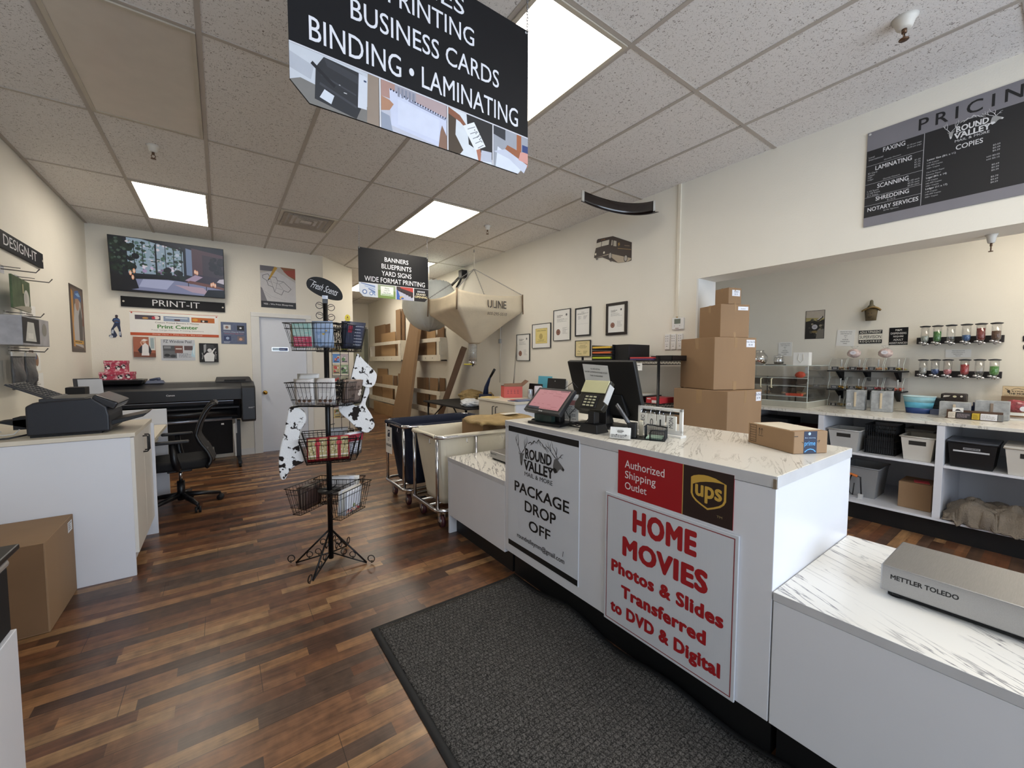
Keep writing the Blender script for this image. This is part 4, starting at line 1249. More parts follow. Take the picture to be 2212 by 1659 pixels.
# --- big sign
W, H = .94, .64
B1 = .165
def clipl(pts): return pts
def ph1(p):      # copier beside a wall
    p.poly([(.0, .055), (.055, .0), (.277, .0), (.277, B1), (0, B1)], 'cfd3da')
    p.poly([(.0, .055), (.055, .0), (.277, .0), (.277, .05), (.1, .06), (.03, .07)], '7f7c78')
    p.poly([(.07, .02), (.20, .0), (.22, .05), (.235, .15), (.215, B1 - .01), (.10, B1 - .004), (.075, .12)], '2b2c30')
    p.poly([(.10, B1 - .006), (.205, B1 - .022), (.215, B1 - .05), (.11, B1 - .03)], '3a3b40'); p.poly([(.085, .07), (.20, .035), (.203, .042), (.087, .078)], '3f4046'); p.poly([(.09, .10), (.2, .075), (.2, .08), (.09, .106)], '3f4046')
    p.rect(.212, .06, .232, .062, '9aa0ac'); p.rect(.212, .075, .232, .077, '9aa0ac'); p.poly([(0, .09), (.06, .075), (.07, .12), (0, .14)], 'b9bdc6')
    p.poly([(.06, .125), (.13, .075), (.135, .085), (.066, .135)], '1b1b1f')
    p.poly([(.205, .04), (.235, .042), (.238, .15), (.21, .155)], 'd9dde6')
    p.rect(.226, .132, .235, .138, '3a4a6a'); p.poly([(.085, .03), (.12, .02), (.13, .05), (.1, .06)], 'dadfe8'); p.rect(.145, .09, .15, .092, 'c9c9c9'); p.rect(.16, .07, .17, .073, 'c9c9c9')
    p.poly([(.235, .0), (.277, .0), (.277, B1), (.24, B1)], '9b8a7b')
def ph2(p):      # spiral bound pad held by hands
    a = .285
    p.rect(a, 0, a + .255, B1, 'c9cbd8'); p.rect(a, .11, a + .05, B1, 'b58f84'); p.poly([(a + .05, .12), (a + .255, .10), (a + .255, B1), (a + .05, B1)], 'a7a4b0'); p.rect(a + .13, .12, a + .255, B1, 'b9a3a4')
    p.poly([(a + .035, .02), (a + .25, .0), (a + .255, .118), (a + .03, .145)], 'd4d9ee')
    for i in range(22): p.circ(a + .035 + i * .0102, .143 - i * .0013, .0034, '2a3048', n=8)
    p.poly([(a + .06, .03), (a + .22, .02), (a + .225, .10), (a + .06, .12)], 'dbe0f2'); p.poly([(a + .1, .125), (a + .25, .108), (a + .25, .112), (a + .1, .13)], '8f94ac')
    for k in range(5): p.rect(a + .06 + .014 * k, .128, a + .068 + .014 * k, .16, '8d90a0')
    p.poly([(a, .06), (a + .03, .07), (a + .045, .095), (a + .03, .105), (a, .11)], 'b98a6e'); p.poly([(a + .22, .0), (a + .255, .0), (a + .255, .05), (a + .235, .085), (a + .228, .06)], '8b6a58')
    p.poly([(a, 0), (a + .04, 0), (a + .03, .05), (a, .055)], '9ba3b4')
def ph3(p):      # arms passing a printed leaflet
    a = .548
    p.rect(a, 0, a + .202, B1, 'dfe4ea'); p.poly([(a + .09, .05), (a + .202, .02), (a + .202, B1), (a + .08, B1)], '1d1c20')
    p.poly([(a, .0), (a + .05, .0), (a + .065, .02), (a + .03, .07), (a + .035, B1 - .01), (a, B1)], '4a3c2e')
    p.poly([(a, .14), (a + .05, .125), (a + .08, .105), (a + .086, .115), (a + .05, .15), (a, B1)], '8f5a42'); p.poly([(a + .135, 0), (a + .155, 0), (a + .145, .045), (a + .13, .07), (a + .12, .06)], 'b4745c')
    p.poly([(a + .065, .115), (a + .115, .145), (a + .17, .065), (a + .12, .035)], 'eef0f2')
    for i in range(5): p.stroke([(a + .085 + i * .012, .108 - i * .015), (a + .12 + i * .01, .128 - i * .015)], .003, '8c8f98')
    for k in range(3):
        for l in range(3): p.circ(a + .118 + .011 * l + .006 * k, .115 - .012 * k - .006 * l, .0028, '6a6e78', n=7)
    p.poly([(a + .145, .0), (a + .2, .01), (a + .2, .05), (a + .15, .045)], 'c3c7d6')
def ph4(p):      # printer paper feed
    a = .758
    p.poly([(a, 0), (.885, 0), (.94, .055), (.94, B1), (a, B1)], 'a0a4ae'); p.poly([(a, .13), (a + .06, .12), (a + .06, B1), (a, B1)], '2d3038'); p.rect(a + .12, .08, a + .145, B1, 'a35f3a'); p.poly([(a + .05, .07), (a + .182, .04), (a + .182, .09), (a + .07, .105)], '9a5c3a')
    p.poly([(a + .01, .0), (.885, .0), (.90, .02), (.90, .045), (a + .02, .085)], 'dde3f2'); p.poly([(a, .06), (a + .08, .05), (a + .16, .01), (a + .18, .05), (a + .06, .085)], 'c9cede')
    p.poly([(a + .13, .06), (a + .182, .055), (a + .182, .105), (a + .14, .095)], 'd59a90'); p.rect(a + .15, .10, a + .182, .13, '2a3f78')
def big_gap(p):
    p.rect(0, B1, W, B1 + .005, 'd9d9e0')
    for x in (.2785, .5415, .7515): p.rect(x, 0, x + .0055, B1, 'e2e2e6')
hanging_sign(.202, 1.142, 1.47, 2.83, 2.205, 'big black hanging sign listing printing, business cards, binding and laminating',
    [('COPIES', .25, .535, .62, .60, ), ('PRINTING', .315, .437, .665, .505), ('BUSINESS CARDS', .187, .322, .785, .392), ('BINDING • LAMINATING', .058, .196, .885, .272)],
    [ph1, ph2, ph3, ph4, big_gap], ((.235, 18), (1.135, 18)))
# --- small sign further in
W, H = .92, .60
B2 = .168
def q1(p):
    p.poly([(0, .055), (.055, 0), (.222, 0), (.222, B2), (0, B2)], 'dbe3f0')
    for i in range(4): p.poly([(.02 + i * .045, .16 - i * .03), (.2, .12 - i * .035), (.2, .145 - i * .035), (.03 + i * .045, .168 - i * .03)], ['7d95c4', 'a9bde0', '5f7ab0', '8ba3d0'][i])
    p.circ(.07, .06, .03, '6480b8'); p.circ(.07, .06, .018, 'eef2f8'); p.circ(.15, .045, .025, '7f98c8'); p.circ(.15, .045, .014, 'eef2f8')
def q2(p):
    a = .234
    p.rect(a, 0, a + .228, B2, '7f9a52'); p.rect(a, .1, a + .228, B2, '9aa98c'); p.rect(a + .035, .035, a + .20, .15, 'f2f5f0')
    for i, w in enumerate(('Please', 'Keep Off', 'The Grass')): p.line(w, a + .117, .118 - i * .028, .016, '3a6a44', bold=.01)
    for i in range(14): p.poly([(a + .045 + i * .011, .04), (a + .055 + i * .011, .04), (a + .05 + i * .011, .062)], '6faa4a')
def q3(p):
    a = .474
    p.rect(a, 0, a + .228, B2, 'b9bcd0'); p.poly([(a, .12), (a + .228, .04), (a + .228, B2), (a, B2)], '3a2a2c'); p.poly([(a + .06, .15), (a + .228, .11), (a + .228, B2), (a + .05, B2)], 'b8423a')
    p.poly([(a, .0), (a + .06, .0), (a + .02, .12), (a, .13)], '3c63b4'); p.circ(a + .07, .025, .03, 'd9b24a', .02); p.circ(a + .08, .02, .02, '3c63b4', .012)
    for i in range(5): p.rect(a + .06 + i * .034, .10 - i * .016, a + .078 + i * .034, .118 - i * .016, '17171a')
def q4(p):
    a = .714
    p.poly([(a, 0), (.865, 0), (.92, .055), (.92, B2), (a, B2)], '1c1a1e')
    for i in range(5): p.rect(a + .05 + i * .022, .12, a + .064 + i * .022, .14, 'd9dbe2')
    p.text('GRAND', a + .03, .082, a + .165, .108, 'e9e2cf', bold=.02); p.text('OPENING', a + .01, .045, a + .19, .073, 'efe0b0', bold=.02)
def small_gap(p):
    p.rect(0, B2, W, B2 + .005, 'd9d9e0')
    for x in (.222, .462, .702): p.rect(x, 0, x + .012, B2, 'e2e2e6')
hanging_sign(1.412, 2.332, 5.2, 2.785, 2.185, 'small black hanging sign listing banners, blueprints, yard signs and wide format printing',
    [('BANNERS', .325, .465, .64, .52), ('BLUEPRINTS', .285, .375, .68, .435), ('YARD SIGNS', .285, .285, .68, .345), ('WIDE FORMAT PRINTING', .07, .195, .87, .258)],
    [q1, q2, q3, q4, small_gap], ((1.424, 10), (2.32, 10)))

# ------------------------------------------------------------------ pricing board over the opening
x0y, z0p = .875, 2.29
WB, HB = 1.35, .615
o, p = board('pricing_board', 'long black and grey pricing board over the wide opening', 'sign', (XR - .009, x0y, z0p), LX, UP, WB, HB, .006, mat('board_grey', '7d7b82', .5, var=.03))
p.rect(0, .06, WB, .495, '18181c')
p.text('PRICING', .245, .522, .745, .592, '101014', bold=.012, space=1.45)
wv = 'd6d6da'; wl = 'b4b4b8'
for b in (.43, .335, .265, .205): pass
p.rect(.272, .062, .275, .495, 'a5a5aa'); p.rect(.80, .062, .803, .495, 'a5a5aa')
for b in (.395, .275, .19, .135): p.rect(.0, b, .272, b + .002, 'a5a5aa')
p.text('FAXING', .082, .462, .188, .490, wv, bold=.015)
p.text('LAMINATING', .048, .358, .222, .386, wv, bold=.015)
p.text('SCANNING', .062, .238, .212, .266, wv, bold=.015)
p.text('SHREDDING', .057, .158, .217, .184, wv, bold=.015)
p.text('NOTARY SERVICES', .018, .096, .262, .122, wv, bold=.015)
def row(t, a, b, h, al='l'): p.line(t, a, b, h, wl, bold=.004, align=al)
row('Local', .012, .445, .010); row('$1.50 per page', .262, .448, .010, 'r'); row('International', .012, .430, .010); row('$2.50 per page', .262, .433, .010, 'r'); p.line('Quantity Discount', .13, .405, .010, wl, shear=.2)
for i, (a_, b_) in enumerate((('ID Card', '$1.25'), ('Letter', '$1.75'), ('Legal', '$2.25'), ('Ledger', '$2.75'))): row(a_, .012, .342 - i * .0145, .010); row(b_, .262, .345 - i * .0145, .010, 'r')
p.line('Quantity Discount', .13, .282, .010, wl, shear=.2)
for i, (a_, b_) in enumerate((('1-10 Scans', '$1.00 each'), ('11-20 Scans', '$0.75 each'), ('21+ Scans', '$0.50 each'))): row(a_, .012, .224 - i * .0145, .010); row(b_, .262, .226 - i * .0145, .010, 'r')
p.line('$1.35 lb.', .136, .141, .010, wl); p.line('$2 Per Signature', .136, .078, .010, wl)
logo(p, .355, .385, .235, 'd9d9dc', True)
p.text('COPIES', .41, .338, .515, .366, wv, bold=.015)
p.line('BW', .755, .338, .012, wv, bold=.01, align='r')
yy = .318
for hd, rows in (('Letter Size (8½ x 11)', (('1-99 Copies', '$0.59', '$0.12'), ('100-499 Copies', '$0.49', '$0.10'), ('500+ Copies', '$0.39', '$0.08'))), ('', (('Card Stock Paper', 'add $0.05', ''), ('Resume Paper', 'add $0.15', ''))),
                 ('Legal (8½ x 14)', (('1-99 Copies', '$0.69', '$0.14'), ('100-499 Copies', '$0.59', '$0.12'), ('500+ Copies', '$0.39', '$0.10'))), ('Ledger (11 x 17)', (('1-99 Copies', '$0.79', '$0.19'), ('100-499 Copies', '$0.69', '$0.14'), ('500+ Copies', '$0.59', '$0.10')))):
    if hd:
        p.line(hd, .292, yy, .013, wv, bold=.012, align='l'); yy -= .017
    else: yy -= .006
    for a_, b_, c_ in rows:
        row(a_, .292, yy, .010); row(b_, .58, yy, .010, 'r')
        if c_: row(c_, .755, yy, .010, 'r')
        yy -= .0155
    yy -= .003
for b in (.33, .22): p.rect(.803, b, WB, b + .002, 'a5a5aa')
p.lines(.83, .35, 1.3, .47, 6, 'a5a5aa', 3); p.lines(.83, .24, 1.3, .31, 4, 'a5a5aa', 5); p.lines(.83, .08, 1.3, .2, 6, 'a5a5aa', 8)
p.circ(.014, .60, .007, 'c9c9c9')
p.build('lettering', o)

# ------------------------------------------------------------------ back wall
BX = YB
t = thing('television', 'large flat television showing a garden room, tilted on the back wall', 'television', (-.5, 7.0, 2.24))
T = at(-1.068, 6.985, 2.248, rotx=math.radians(9))
MB(T).box(0, 0, 0, 1.145, .03, .665).build('case', BLACK, t, bevel=.004)
MB().box(-.8, 7.01, 2.40, -.2, 7.08, 2.75).build('wall_mount', BLACK_MATTE, t)
uu = T.to_3x3() @ Vector((0, 0, 1))
p = Pic(T @ Vector((.008, 0, .012)), LY, uu, step=.00006)
W, H = 1.129, .645
p.clip = (W, H)
p.rect(0, 0, W, H, '1c1c26')
p.poly([(.16, .22), (.70, .24), (.70, .55), (.30, H), (.16, H)], '9fb4c4')
q_ = random.Random(3)
for i in range(190):
    a_, b_ = q_.uniform(.17, .69), q_.uniform(.24, .62); p.circ(a_, b_, q_.uniform(.006, .028), q_.choice(['4e6b58', '39513f', '6f8f86', 'aebfd0', 'c9d3e2', '2a3a30', 'e9dfe6', '5a7a72']), q_.uniform(.006, .02), 9)
for x in (.22, .30, .43, .52, .60, .68): p.rect(x, .22, x + .008, .62, '16181e')
p.poly([(.30, H), (.70, .56), (.72, .58), (.42, H)], '14141a'); p.rect(.42, .22, .435, .6, '101016')
for i in range(26): p.circ(q_.uniform(.0, .24), q_.uniform(.22, .62), q_.uniform(.02, .06), q_.choice(['0c0e10', '141a16', '1c2a1e', '101418']), None, 10)
for i in range(90): p.circ(q_.uniform(.0, .22), q_.uniform(.2, .63), q_.uniform(.005, .018), q_.choice(['26382a', '34483a', '1a261e', '0e1210', '4a5c50']), None, 7)
for i in range(18): p.circ(q_.uniform(.26, .66), q_.uniform(.24, .36), q_.uniform(.008, .024), q_.choice(['d9c6e6', 'f0e6f6', 'b9a3c9', '2a3a2e', '8a6f8f']), None, 8)
for i in range(14): p.circ(q_.uniform(.50, .72), q_.uniform(.14, .32), q_.uniform(.015, .04), q_.choice(['12161a', '1f2a24', '0e1012']), None, 9)
p.poly([(.10, .02), (W, .0), (W, .12), (.66, .17), (.20, .19)], '8f93b4'); p.poly([(.30, .17), (.60, .165), (.52, .05), (.25, .06)], 'b9bddc'); p.poly([(.16, .19), (.56, .205), (.60, .18), (.18, .15)], '101014')
p.poly([(0, 0), (.12, 0), (.25, .04), (.22, .18), (0, .2)], '15141a')
p.poly([(.73, .26), (.79, .25), (.79, .585), (.73, .60)], '7f8fae'); p.poly([(.79, .2), (W, .18), (W, .56), (.79, .61)], '5a4046'); p.poly([(.90, .24), (W, .24), (W, .52), (.90, .54)], '45383f')
for i in range(16): p.circ(q_.uniform(.98, 1.11), q_.uniform(.30, .50), q_.uniform(.02, .045), q_.choice(['1c1a1c', '241e22', '2b2426']), None, 9)
p.poly([(.70, .18), (.84, .28), (1.05, .26), (W, .22), (W, .14), (.76, .15)], '3a2f3c'); p.poly([(.71, .19), (.82, .27), (.90, .25), (.80, .17)], 'b7a0b8'); p.poly([(1.05, .2), (W, .18), (W, .25), (1.08, .24)], 'd9cfd8')
p.poly([(.72, .16), (.92, .13), (W, .10), (W, .13), (.92, .17), (.76, .19)], '7a4e44'); p.rect(.74, .10, .748, .16, '15100f'); p.rect(.93, .06, .938, .13, '15100f')
p.poly([(.60, .12), (.78, .04), (.98, .02), (.90, .11)], 'c4a9b8'); p.poly([(.9, .0), (W, .0), (W, .10), (.95, .09)], '0c0c10')
for a_, b_ in ((.18, .22), (.2, .17), (.215, .25), (.99, .16), (1.01, .17), (1.03, .155), (.82, .31), (.84, .30)): p.circ(a_, b_, .013, 'ffb48a', .03, 10); p.circ(a_, b_, .006, 'fff0dc', .016, 8)
p.build('screen', t, emit=.42)

def letter_board(name, label, origin, right, w, h, txt, a0, a1, b0, b1):
    o, p = board(name, label, 'sign', origin, right, UP, w, h, .018, BOARDB, bevel=.002)
    p.text(txt, a0, b0, a1, b1, 'dcdcdf', bold=.0)
    p.build('lettering', o)
    for x in (.025, w - .025):
        r = Vector(right)
        q = Pic(origin, right, UP, eps=.002); q.circ(x, h / 2, .011, 'c9c4b8'); q.build('standoff', o)
letter_board('wall_sign', 'long black sign reading PRINT-IT under the television', (-1.0, BX - .02, 2.067), LY, 1.072, .13, 'PRINT-IT', .30, .79, .03, .108)
letter_board('wall_sign', 'long black sign reading DESIGN-IT on the side wall', (XL + .02, 4.28, 2.205), LNX, 1.19, .13, 'DESIGN-IT', .36, 1.03, .028, .108)

o, p = board('shop_banner', 'wide white print center banner with orange band on the back wall', 'banner', (-.928, BX - .004, 1.709), LY, UP, .918, .302, .003, PAPER)
p.rect(0, 0, .918, .036, 'c2542c'); p.rect(0, .297, .918, .302, 'c2542c')
p.rect(.05, .205, .30, .262, '4a4350'); p.rect(.33, .195, .60, .262, '8b9bb4'); p.rect(.62, .195, .875, .262, 'c06a2c')
p.circ(.15, .225, .03, 'c99a5a', .012); p.circ(.26, .235, .03, 'e9dcd8', .022); p.circ(.23, .232, .018, 'c2404a'); p.rect(.44, .205, .50, .225, '5a3a3a'); p.rect(.35, .235, .58, .245, 'dfe6ee'); p.rect(.72, .20, .80, .23, '2a2420'); p.circ(.75, .215, .012, 'e6e2da'); p.circ(.66, .23, .03, 'd9a03c', .018)
p.text('Custom Printed Banners in Minutes', .245, .165, .70, .184, '5a4a4c', bold=.008)
p.text('Print Center', .265, .097, .69, .147, '4f8a4a', bold=.03)
p.text('Your Large Format Printing Solutions', .20, .062, .75, .085, '9a9a9c', bold=.0)
p.text('Design Here  •  Print Here  •  Buy Local', .215, .010, .73, .026, 'f0dcd0', bold=.01)
p.circ(.02, .288, .009, 'b8443a'); p.circ(.898, .283, .009, 'b8443a')
p.build('print', o)

o, p = board('canvas_print', 'canvas print of a graduate in cap and gown below the banner', 'picture', (-.902, BX - .032, 1.427), LY, UP, .212, .26, .03, mat('canvas_brown', 'a5634a', .7), bevel=.003)
p.rect(0, 0, .212, .26, 'a8644a'); p.rect(.15, .09, .212, .26, 'd9d9d4'); p.rect(.165, .11, .2, .25, '9fb0b4'); p.poly([(0, 0), (.212, 0), (.212, .05), (0, .07)], '7a4632')
p.poly([(.075, .02), (.15, .02), (.145, .15), (.115, .185), (.085, .15)], 'e9e7e6'); p.poly([(.04, .09), (.085, .16), (.08, .05), (.06, .05)], '26222a'); p.poly([(.15, .16), (.175, .08), (.16, .03), (.145, .06)], '26222a'); p.circ(.105, .195, .018, 'd3a58e'); p.poly([(.075, .215), (.105, .235), (.145, .22), (.11, .205)], 'ece8e4'); p.stroke([(.085, .15), (.07, .19), (.09, .21)], .012, 'd3a58e')
p.build('print', o)
o, p = board('window_print', 'pale window sticker sample print with a peeling corner', 'print', (-.637, BX - .004, 1.383), LY, UP, .355, .283, .003, mat('grey_print', 'c9ccd2', .5))
p.text('FZ Window Peel', .03, .235, .32, .275, '3f4452', bold=.01)
p.rect(.02, .03, .16, .20, '6a6c70'); p.rect(.02, .13, .16, .20, '54565a'); p.circ(.06, .07, .03, '2f3134', .02); p.circ(.12, .06, .03, '3b3d40', .02); p.rect(.03, .16, .1, .19, '8b8d92')
p.rect(.14, .10, .225, .20, '7a5048'); p.rect(.15, .15, .215, .165, 'd9cfc8'); p.rect(.24, .14, .33, .20, '5c4a4c'); p.lines(.18, .04, .33, .10, 4, '7c8290', 4)
p.poly([(.355, .04), (.355, .25), (.325, .14), (.31, .06)], 'bcd9e6'); p.poly([(.345, .06), (.35, .22), (.33, .12)], 'e2f0f6')
p.build('print', o)
o, p = board('canvas_print', 'small black and white canvas print beside the window sticker', 'picture', (-.236, BX - .032, 1.361), LY, UP, .212, .262, .03, mat('canvas_black', '1a1a1c', .6), bevel=.003)
p.poly([(.06, .01), (.16, .01), (.17, .10), (.15, .13), (.17, .17), (.19, .20), (.165, .19), (.13, .14), (.085, .13), (.05, .09)], 'e6e6e6'); p.circ(.115, .165, .025, 'dcdcdc'); p.poly([(.06, .19), (.18, .19), (.16, .24), (.09, .25)], '3a3a3c'); p.poly([(.05, .12), (.075, .15), (.08, .25), (.05, .24)], '9a9a9c')
p.stroke([(.03, .04), (.04, .09), (.03, .13)], .006, 'b9b9b9'); p.lines(.175, .04, .195, .15, 6, 'c9c9c9', 5)
p.build('print', o)
o, p = board('notice_board_print', 'slate blue print with four small pictures beside the white door', 'print', (.016, BX - .004, 1.623), LY, UP, .305, .309, .003, mat('slate_print', '5d6783', .5, var=.12, scale=30))
for a_, b_, cc in ((.03, .20, 'cfd3d8'), (.19, .195, '23252e'), (.03, .045, '39456a'), (.19, .04, '7b6f74')): p.rect(a_, b_, a_ + .085, b_ + .07, cc)
p.circ(.07, .235, .02, '8c6f66'); p.circ(.232, .23, .014, 'e2e2e6'); p.circ(.075, .08, .02, '9fb0d0'); p.circ(.23, .07, .02, 'd9a48c')
p.text('Custom Shipping Panels', .03, .16, .275, .176, 'd9dcec', bold=.01); p.text('Home Made Right Here', .04, .137, .265, .152, 'c06a78', bold=.01); p.lines(.03, .01, .14, .035, 2, 'c3c7d6', 3)
p.build('print', o)
o, p = board('blueprint_poster', 'poster of a blueprint with a pencil above the white door', 'poster', (.512, BX - .004, 2.178), LY, UP, .461, .615, .003, mat('poster_black', '1c1c1f', .45))
p.rect(0, .095, .461, .615, 'b5b1ae'); p.rect(.0, .54, .2, .615, '6a6870'); p.poly([(.26, .615), (.461, .615), (.461, .44), (.36, .5)], '8a5a3c'); p.poly([(.30, .56), (.461, .60), (.461, .47), (.36, .50)], '9c4a3a')
p.poly([(.0, .12), (.12, .095), (.43, .095), (.461, .11), (.461, .40), (.2, .56), (.0, .50)], 'c6c5c8'); p.poly([(.0, .095), (.08, .095), (.02, .28), (0, .3)], '77757c')
pl = [(.03, .47), (.10, .50), (.12, .46), (.20, .46), (.22, .41), (.30, .40), (.40, .30), (.36, .25), (.30, .27), (.27, .20), (.18, .24), (.16, .31), (.10, .33), (.08, .40), (.03, .43), (.03, .47)]
p.stroke(pl, .006, '4a4a54')
for q in (((.12, .46), (.16, .31)), ((.16, .38), (.24, .36), (.30, .40)), ((.22, .41), (.2, .30), (.18, .24)), ((.24, .36), (.30, .27)), ((.08, .40), (.14, .38)), ((.2, .30), (.28, .28))): p.stroke(q, .0035, '5f5f6a')
p.stroke([(.03, .25), (.14, .17), (.32, .12)], .002, '7c7c86'); p.stroke([(.05, .21), (.13, .14)], .002, '7c7c86')
p.poly([(.185, .615), (.225, .60), (.125, .425), (.105, .43)], 'b8923e'); p.poly([(.105, .43), (.125, .425), (.09, .395)], '3a3026')
p.text('YES - We Print Blueprints', .03, .035, .42, .065, 'd6d6da', bold=.02)
p.build('print', o)
o, p = board('door_sign', 'small blue and silver name plate on the white door', 'sign', (.633, BX + .028, 1.528), LY, UP, .224, .06, .003, ALU)
p.rect(.01, .01, .1, .05, 'c4dcf0'); p.rect(.1, .008, .214, .052, '2c3f74'); p.lines(.11, .02, .2, .04, 2, 'cfd8ea', 2); p.build('print', o)
# athlete cut-out
o = MB(); sil = [(.03, 0), (.06, .004), (.075, .03), (.07, .05), (.045, .11), (.055, .125), (.075, .15), (.09, .10), (.095, .02), (.11, .006), (.115, .02), (.108, .12), (.105, .16), (.108, .20), (.105, .235), (.088, .25), (.087, .262), (.092, .278), (.08, .29), (.066, .285), (.063, .27), (.068, .252), (.045, .24), (.035, .215), (.045, .195), (.055, .185), (.04, .145), (.022, .105), (.02, .06), (.025, .04), (.0, .03), (.0, .008)]
T = Matrix(((1, 0, 0, -1.125), (0, 0, -1, BX - .001), (0, 1, 0, 1.668), (0, 0, 0, 1)))
o = MB(T).prism(sil, 0, .004).build('athlete_cutout', mat('cutout_navy', '2b3550', .6))
tag(o, 'die-cut decal of a standing athlete with folded arms, foot on a ball', 'decal')
p = Pic((-1.125, BX - .005, 1.668), LY, UP)
p.poly([(.045, .195), (.055, .24), (.1, .24), (.105, .2), (.08, .185)], '3d5a8c'); p.circ(.076, .268, .012, '4a342a'); p.circ(.02, .014, .017, 'c9ced6'); p.stroke([(.047, .2), (.075, .215), (.1, .205)], .012, '5a4236'); p.poly([(.02, .06), (.03, .1), (.048, .1), (.04, .05)], 'b9c0cc'); p.poly([(.09, .03), (.092, .08), (.11, .08), (.108, .03)], 'b9c0cc')
p.build('print', o)
o, p = board('fire_sign', 'small white and red sign reading FIRE on the angled wall', 'sign', (1.40 - .004, YB + .03, 1.99), (.68, .735, 0), UP, .11, .075, .003, PAPER)
p.frame(.004, .004, .106, .071, .006, 'b03a3a'); p.text('FIRE', .018, .03, .092, .058, 'b03a3a', bold=.02); p.build('print', o)

# ------------------------------------------------------------------ side wall by the desk
o, p = board('player_poster', 'tall narrow poster of a ball player in a blue cap', 'poster', (XL + .004, 6.284, 1.475), LNX, UP, .525, .73, .003, mat('poster_brown', '4a3d36', .5))
p.rect(.04, .04, .49, .70, '6a5a50'); p.poly([(.06, .06), (.13, .06), (.11, .66), (.05, .68)], 'c08a3c'); p.poly([(.12, .08), (.44, .05), (.47, .35), (.40, .56), (.30, .60), (.16, .52), (.10, .3)], 'b7b4b4'); p.poly([(.30, .1), (.42, .08), (.46, .34), (.38, .52), (.30, .4)], '5a5552'); p.circ(.27, .55, .075, 'a9836c', .09); p.poly([(.15, .58), (.19, .67), (.32, .69), (.42, .64), (.44, .57), (.30, .60)], '3f639c'); p.poly([(.2, .64), (.32, .665), (.40, .63), (.3, .62)], '7fa6d0')
p.rect(.10, .09, .46, .13, 'c99a3a'); p.lines(.12, .10, .44, .125, 1, '3a2a1c', 5); p.stroke([(.42, .1), (.5, .02)], .012, 'a07c4a'); p.poly([(.44, .3), (.5, .3), (.5, .6), (.46, .6)], '7c4a34')
p.build('print', o)
def wpaper(y, z, w, h, label, fn, name='wall_paper', cat='paper', th=.002, m=PAPER):
    o, p = board(name, label, cat, (XL + .001 + th, y, z), LNX, UP, w, h, th, m)
    fn(p); p.build('print', o); return o
def f1(p): p.rect(.05, .06, .24, .135, 'f2f0ec'); p.lines(.07, .025, .23, .12, 4, '6a655e', 5, .6)
wpaper(4.94, 1.70, .285, .138, 'small framed white notice with dark print above the hanging grey sample', f1, 'framed_notice', 'notice', .012)
def f2(p): p.lines(.02, .0, .24, .14, 3, 'a39d94', 6, .2)
wpaper(5.0, 1.485, .26, .13, 'thin cream sheet beside the hanging grey sample', f2, m=mat('cream_sheet', 'dad2c2', .7))
def f3(p):
    p.poly([(.03, .02), (.17, .03), (.15, .165), (.02, .14)], '55604e'); p.rect(.2, .095, .3, .175, '6b4a3c'); p.lines(.21, .10, .29, .17, 4, 'd0c4b4', 3, .5); p.circ(.37, .09, .04, '8b6a52', .05); p.rect(.34, .10, .37, .15, '3f5a8a')
wpaper(4.86, 1.29, .45, .182, 'white photo brochure with green and brown pictures on the side wall', f3, 'brochure', 'brochure')
def f4(p): p.circ(.13, .10, .02, '77706a'); p.lines(.06, .03, .2, .075, 3, '9a958c', 4)
wpaper(5.09, 1.12, .27, .15, 'lowest white note curling on the side wall behind the printer', f4, 'note_sheet', 'note')
# hooks with samples hanging from them
HK = mat('hook_wire', '6e6a66', .4, metal=.6)
for (y, z, lab) in ((4.62, 2.05, 'small wire hook on the side wall under the DESIGN-IT sign, upper one'), (4.90, 2.02, 'longer wire hook on the side wall holding the green sample'), (4.66, 1.72, 'wire hook on the side wall holding the grey sample case'), (4.70, 1.455, 'wire hook on the side wall holding the two dark bags')):
    t = thing('wall_hook', lab, 'hook', (XL, y, z), 'wire display hooks')
    MB().box(XL, y - .05, z - .03, XL + .006, y + .05, z + .03).build('plate', ACR, t)
    MB().tube([(XL + .005, y, z), (XL + .18, y - .015, z - .01), (XL + .2, y - .015, z + .02)], .004, 6).tube([(XL + .005, y, z + .02), (XL + .1, y, z + .015)], .003, 6).build('wire', HK, t)
t = thing('garden_sample', 'green printed sample of a golf ball hanging on the side wall', 'printed sample', (XL + .12, 4.6, 1.755))
T = at(XL + .10, 4.40, 1.755, rotz=math.radians(4))
MB(T).box(0, 0, 0, .012, .46, .235).build('panel', mat('green_print', '4d5f3e', .6, var=.3, scale=12), t)
p = Pic(T @ Vector((.0125, 0, 0)), T.to_3x3() @ Vector((0, 1, 0)), UP); p.circ(.35, .09, .075, 'cfcdc6'); p.circ(.33, .10, .04, 'b9b7b0'); p.poly([(.0, .0), (.46, 0), (.46, .05), (.2, .03)], 'a5a08f'); p.rect(.25, .13, .28, .2, 'b7b08a'); p.build('print', t)
t = thing('sample_case', 'pale grey printed sample case with a dark window hanging on the side wall', 'printed sample', (XL + .14, 4.72, 1.49))
MB().box(XL + .02, 4.35, 1.49, XL + .16, 4.90, 1.70).build('case', mat('case_grey', 'a9a8ac', .5, var=.15, scale=14), t, bevel=.004)
p = Pic((XL + .1605, 4.35, 1.49), LNX, UP); p.rect(.0, .015, .33, .2, '1a1a1f'); p.poly([(.05, .03), (.26, .03), (.22, .17), (.1, .17)], 'cfcfc9'); p.rect(.1, .05, .2, .09, 'e4e2dc'); p.circ(.44, .13, .05, '8b8880', .05); p.build('print', t)
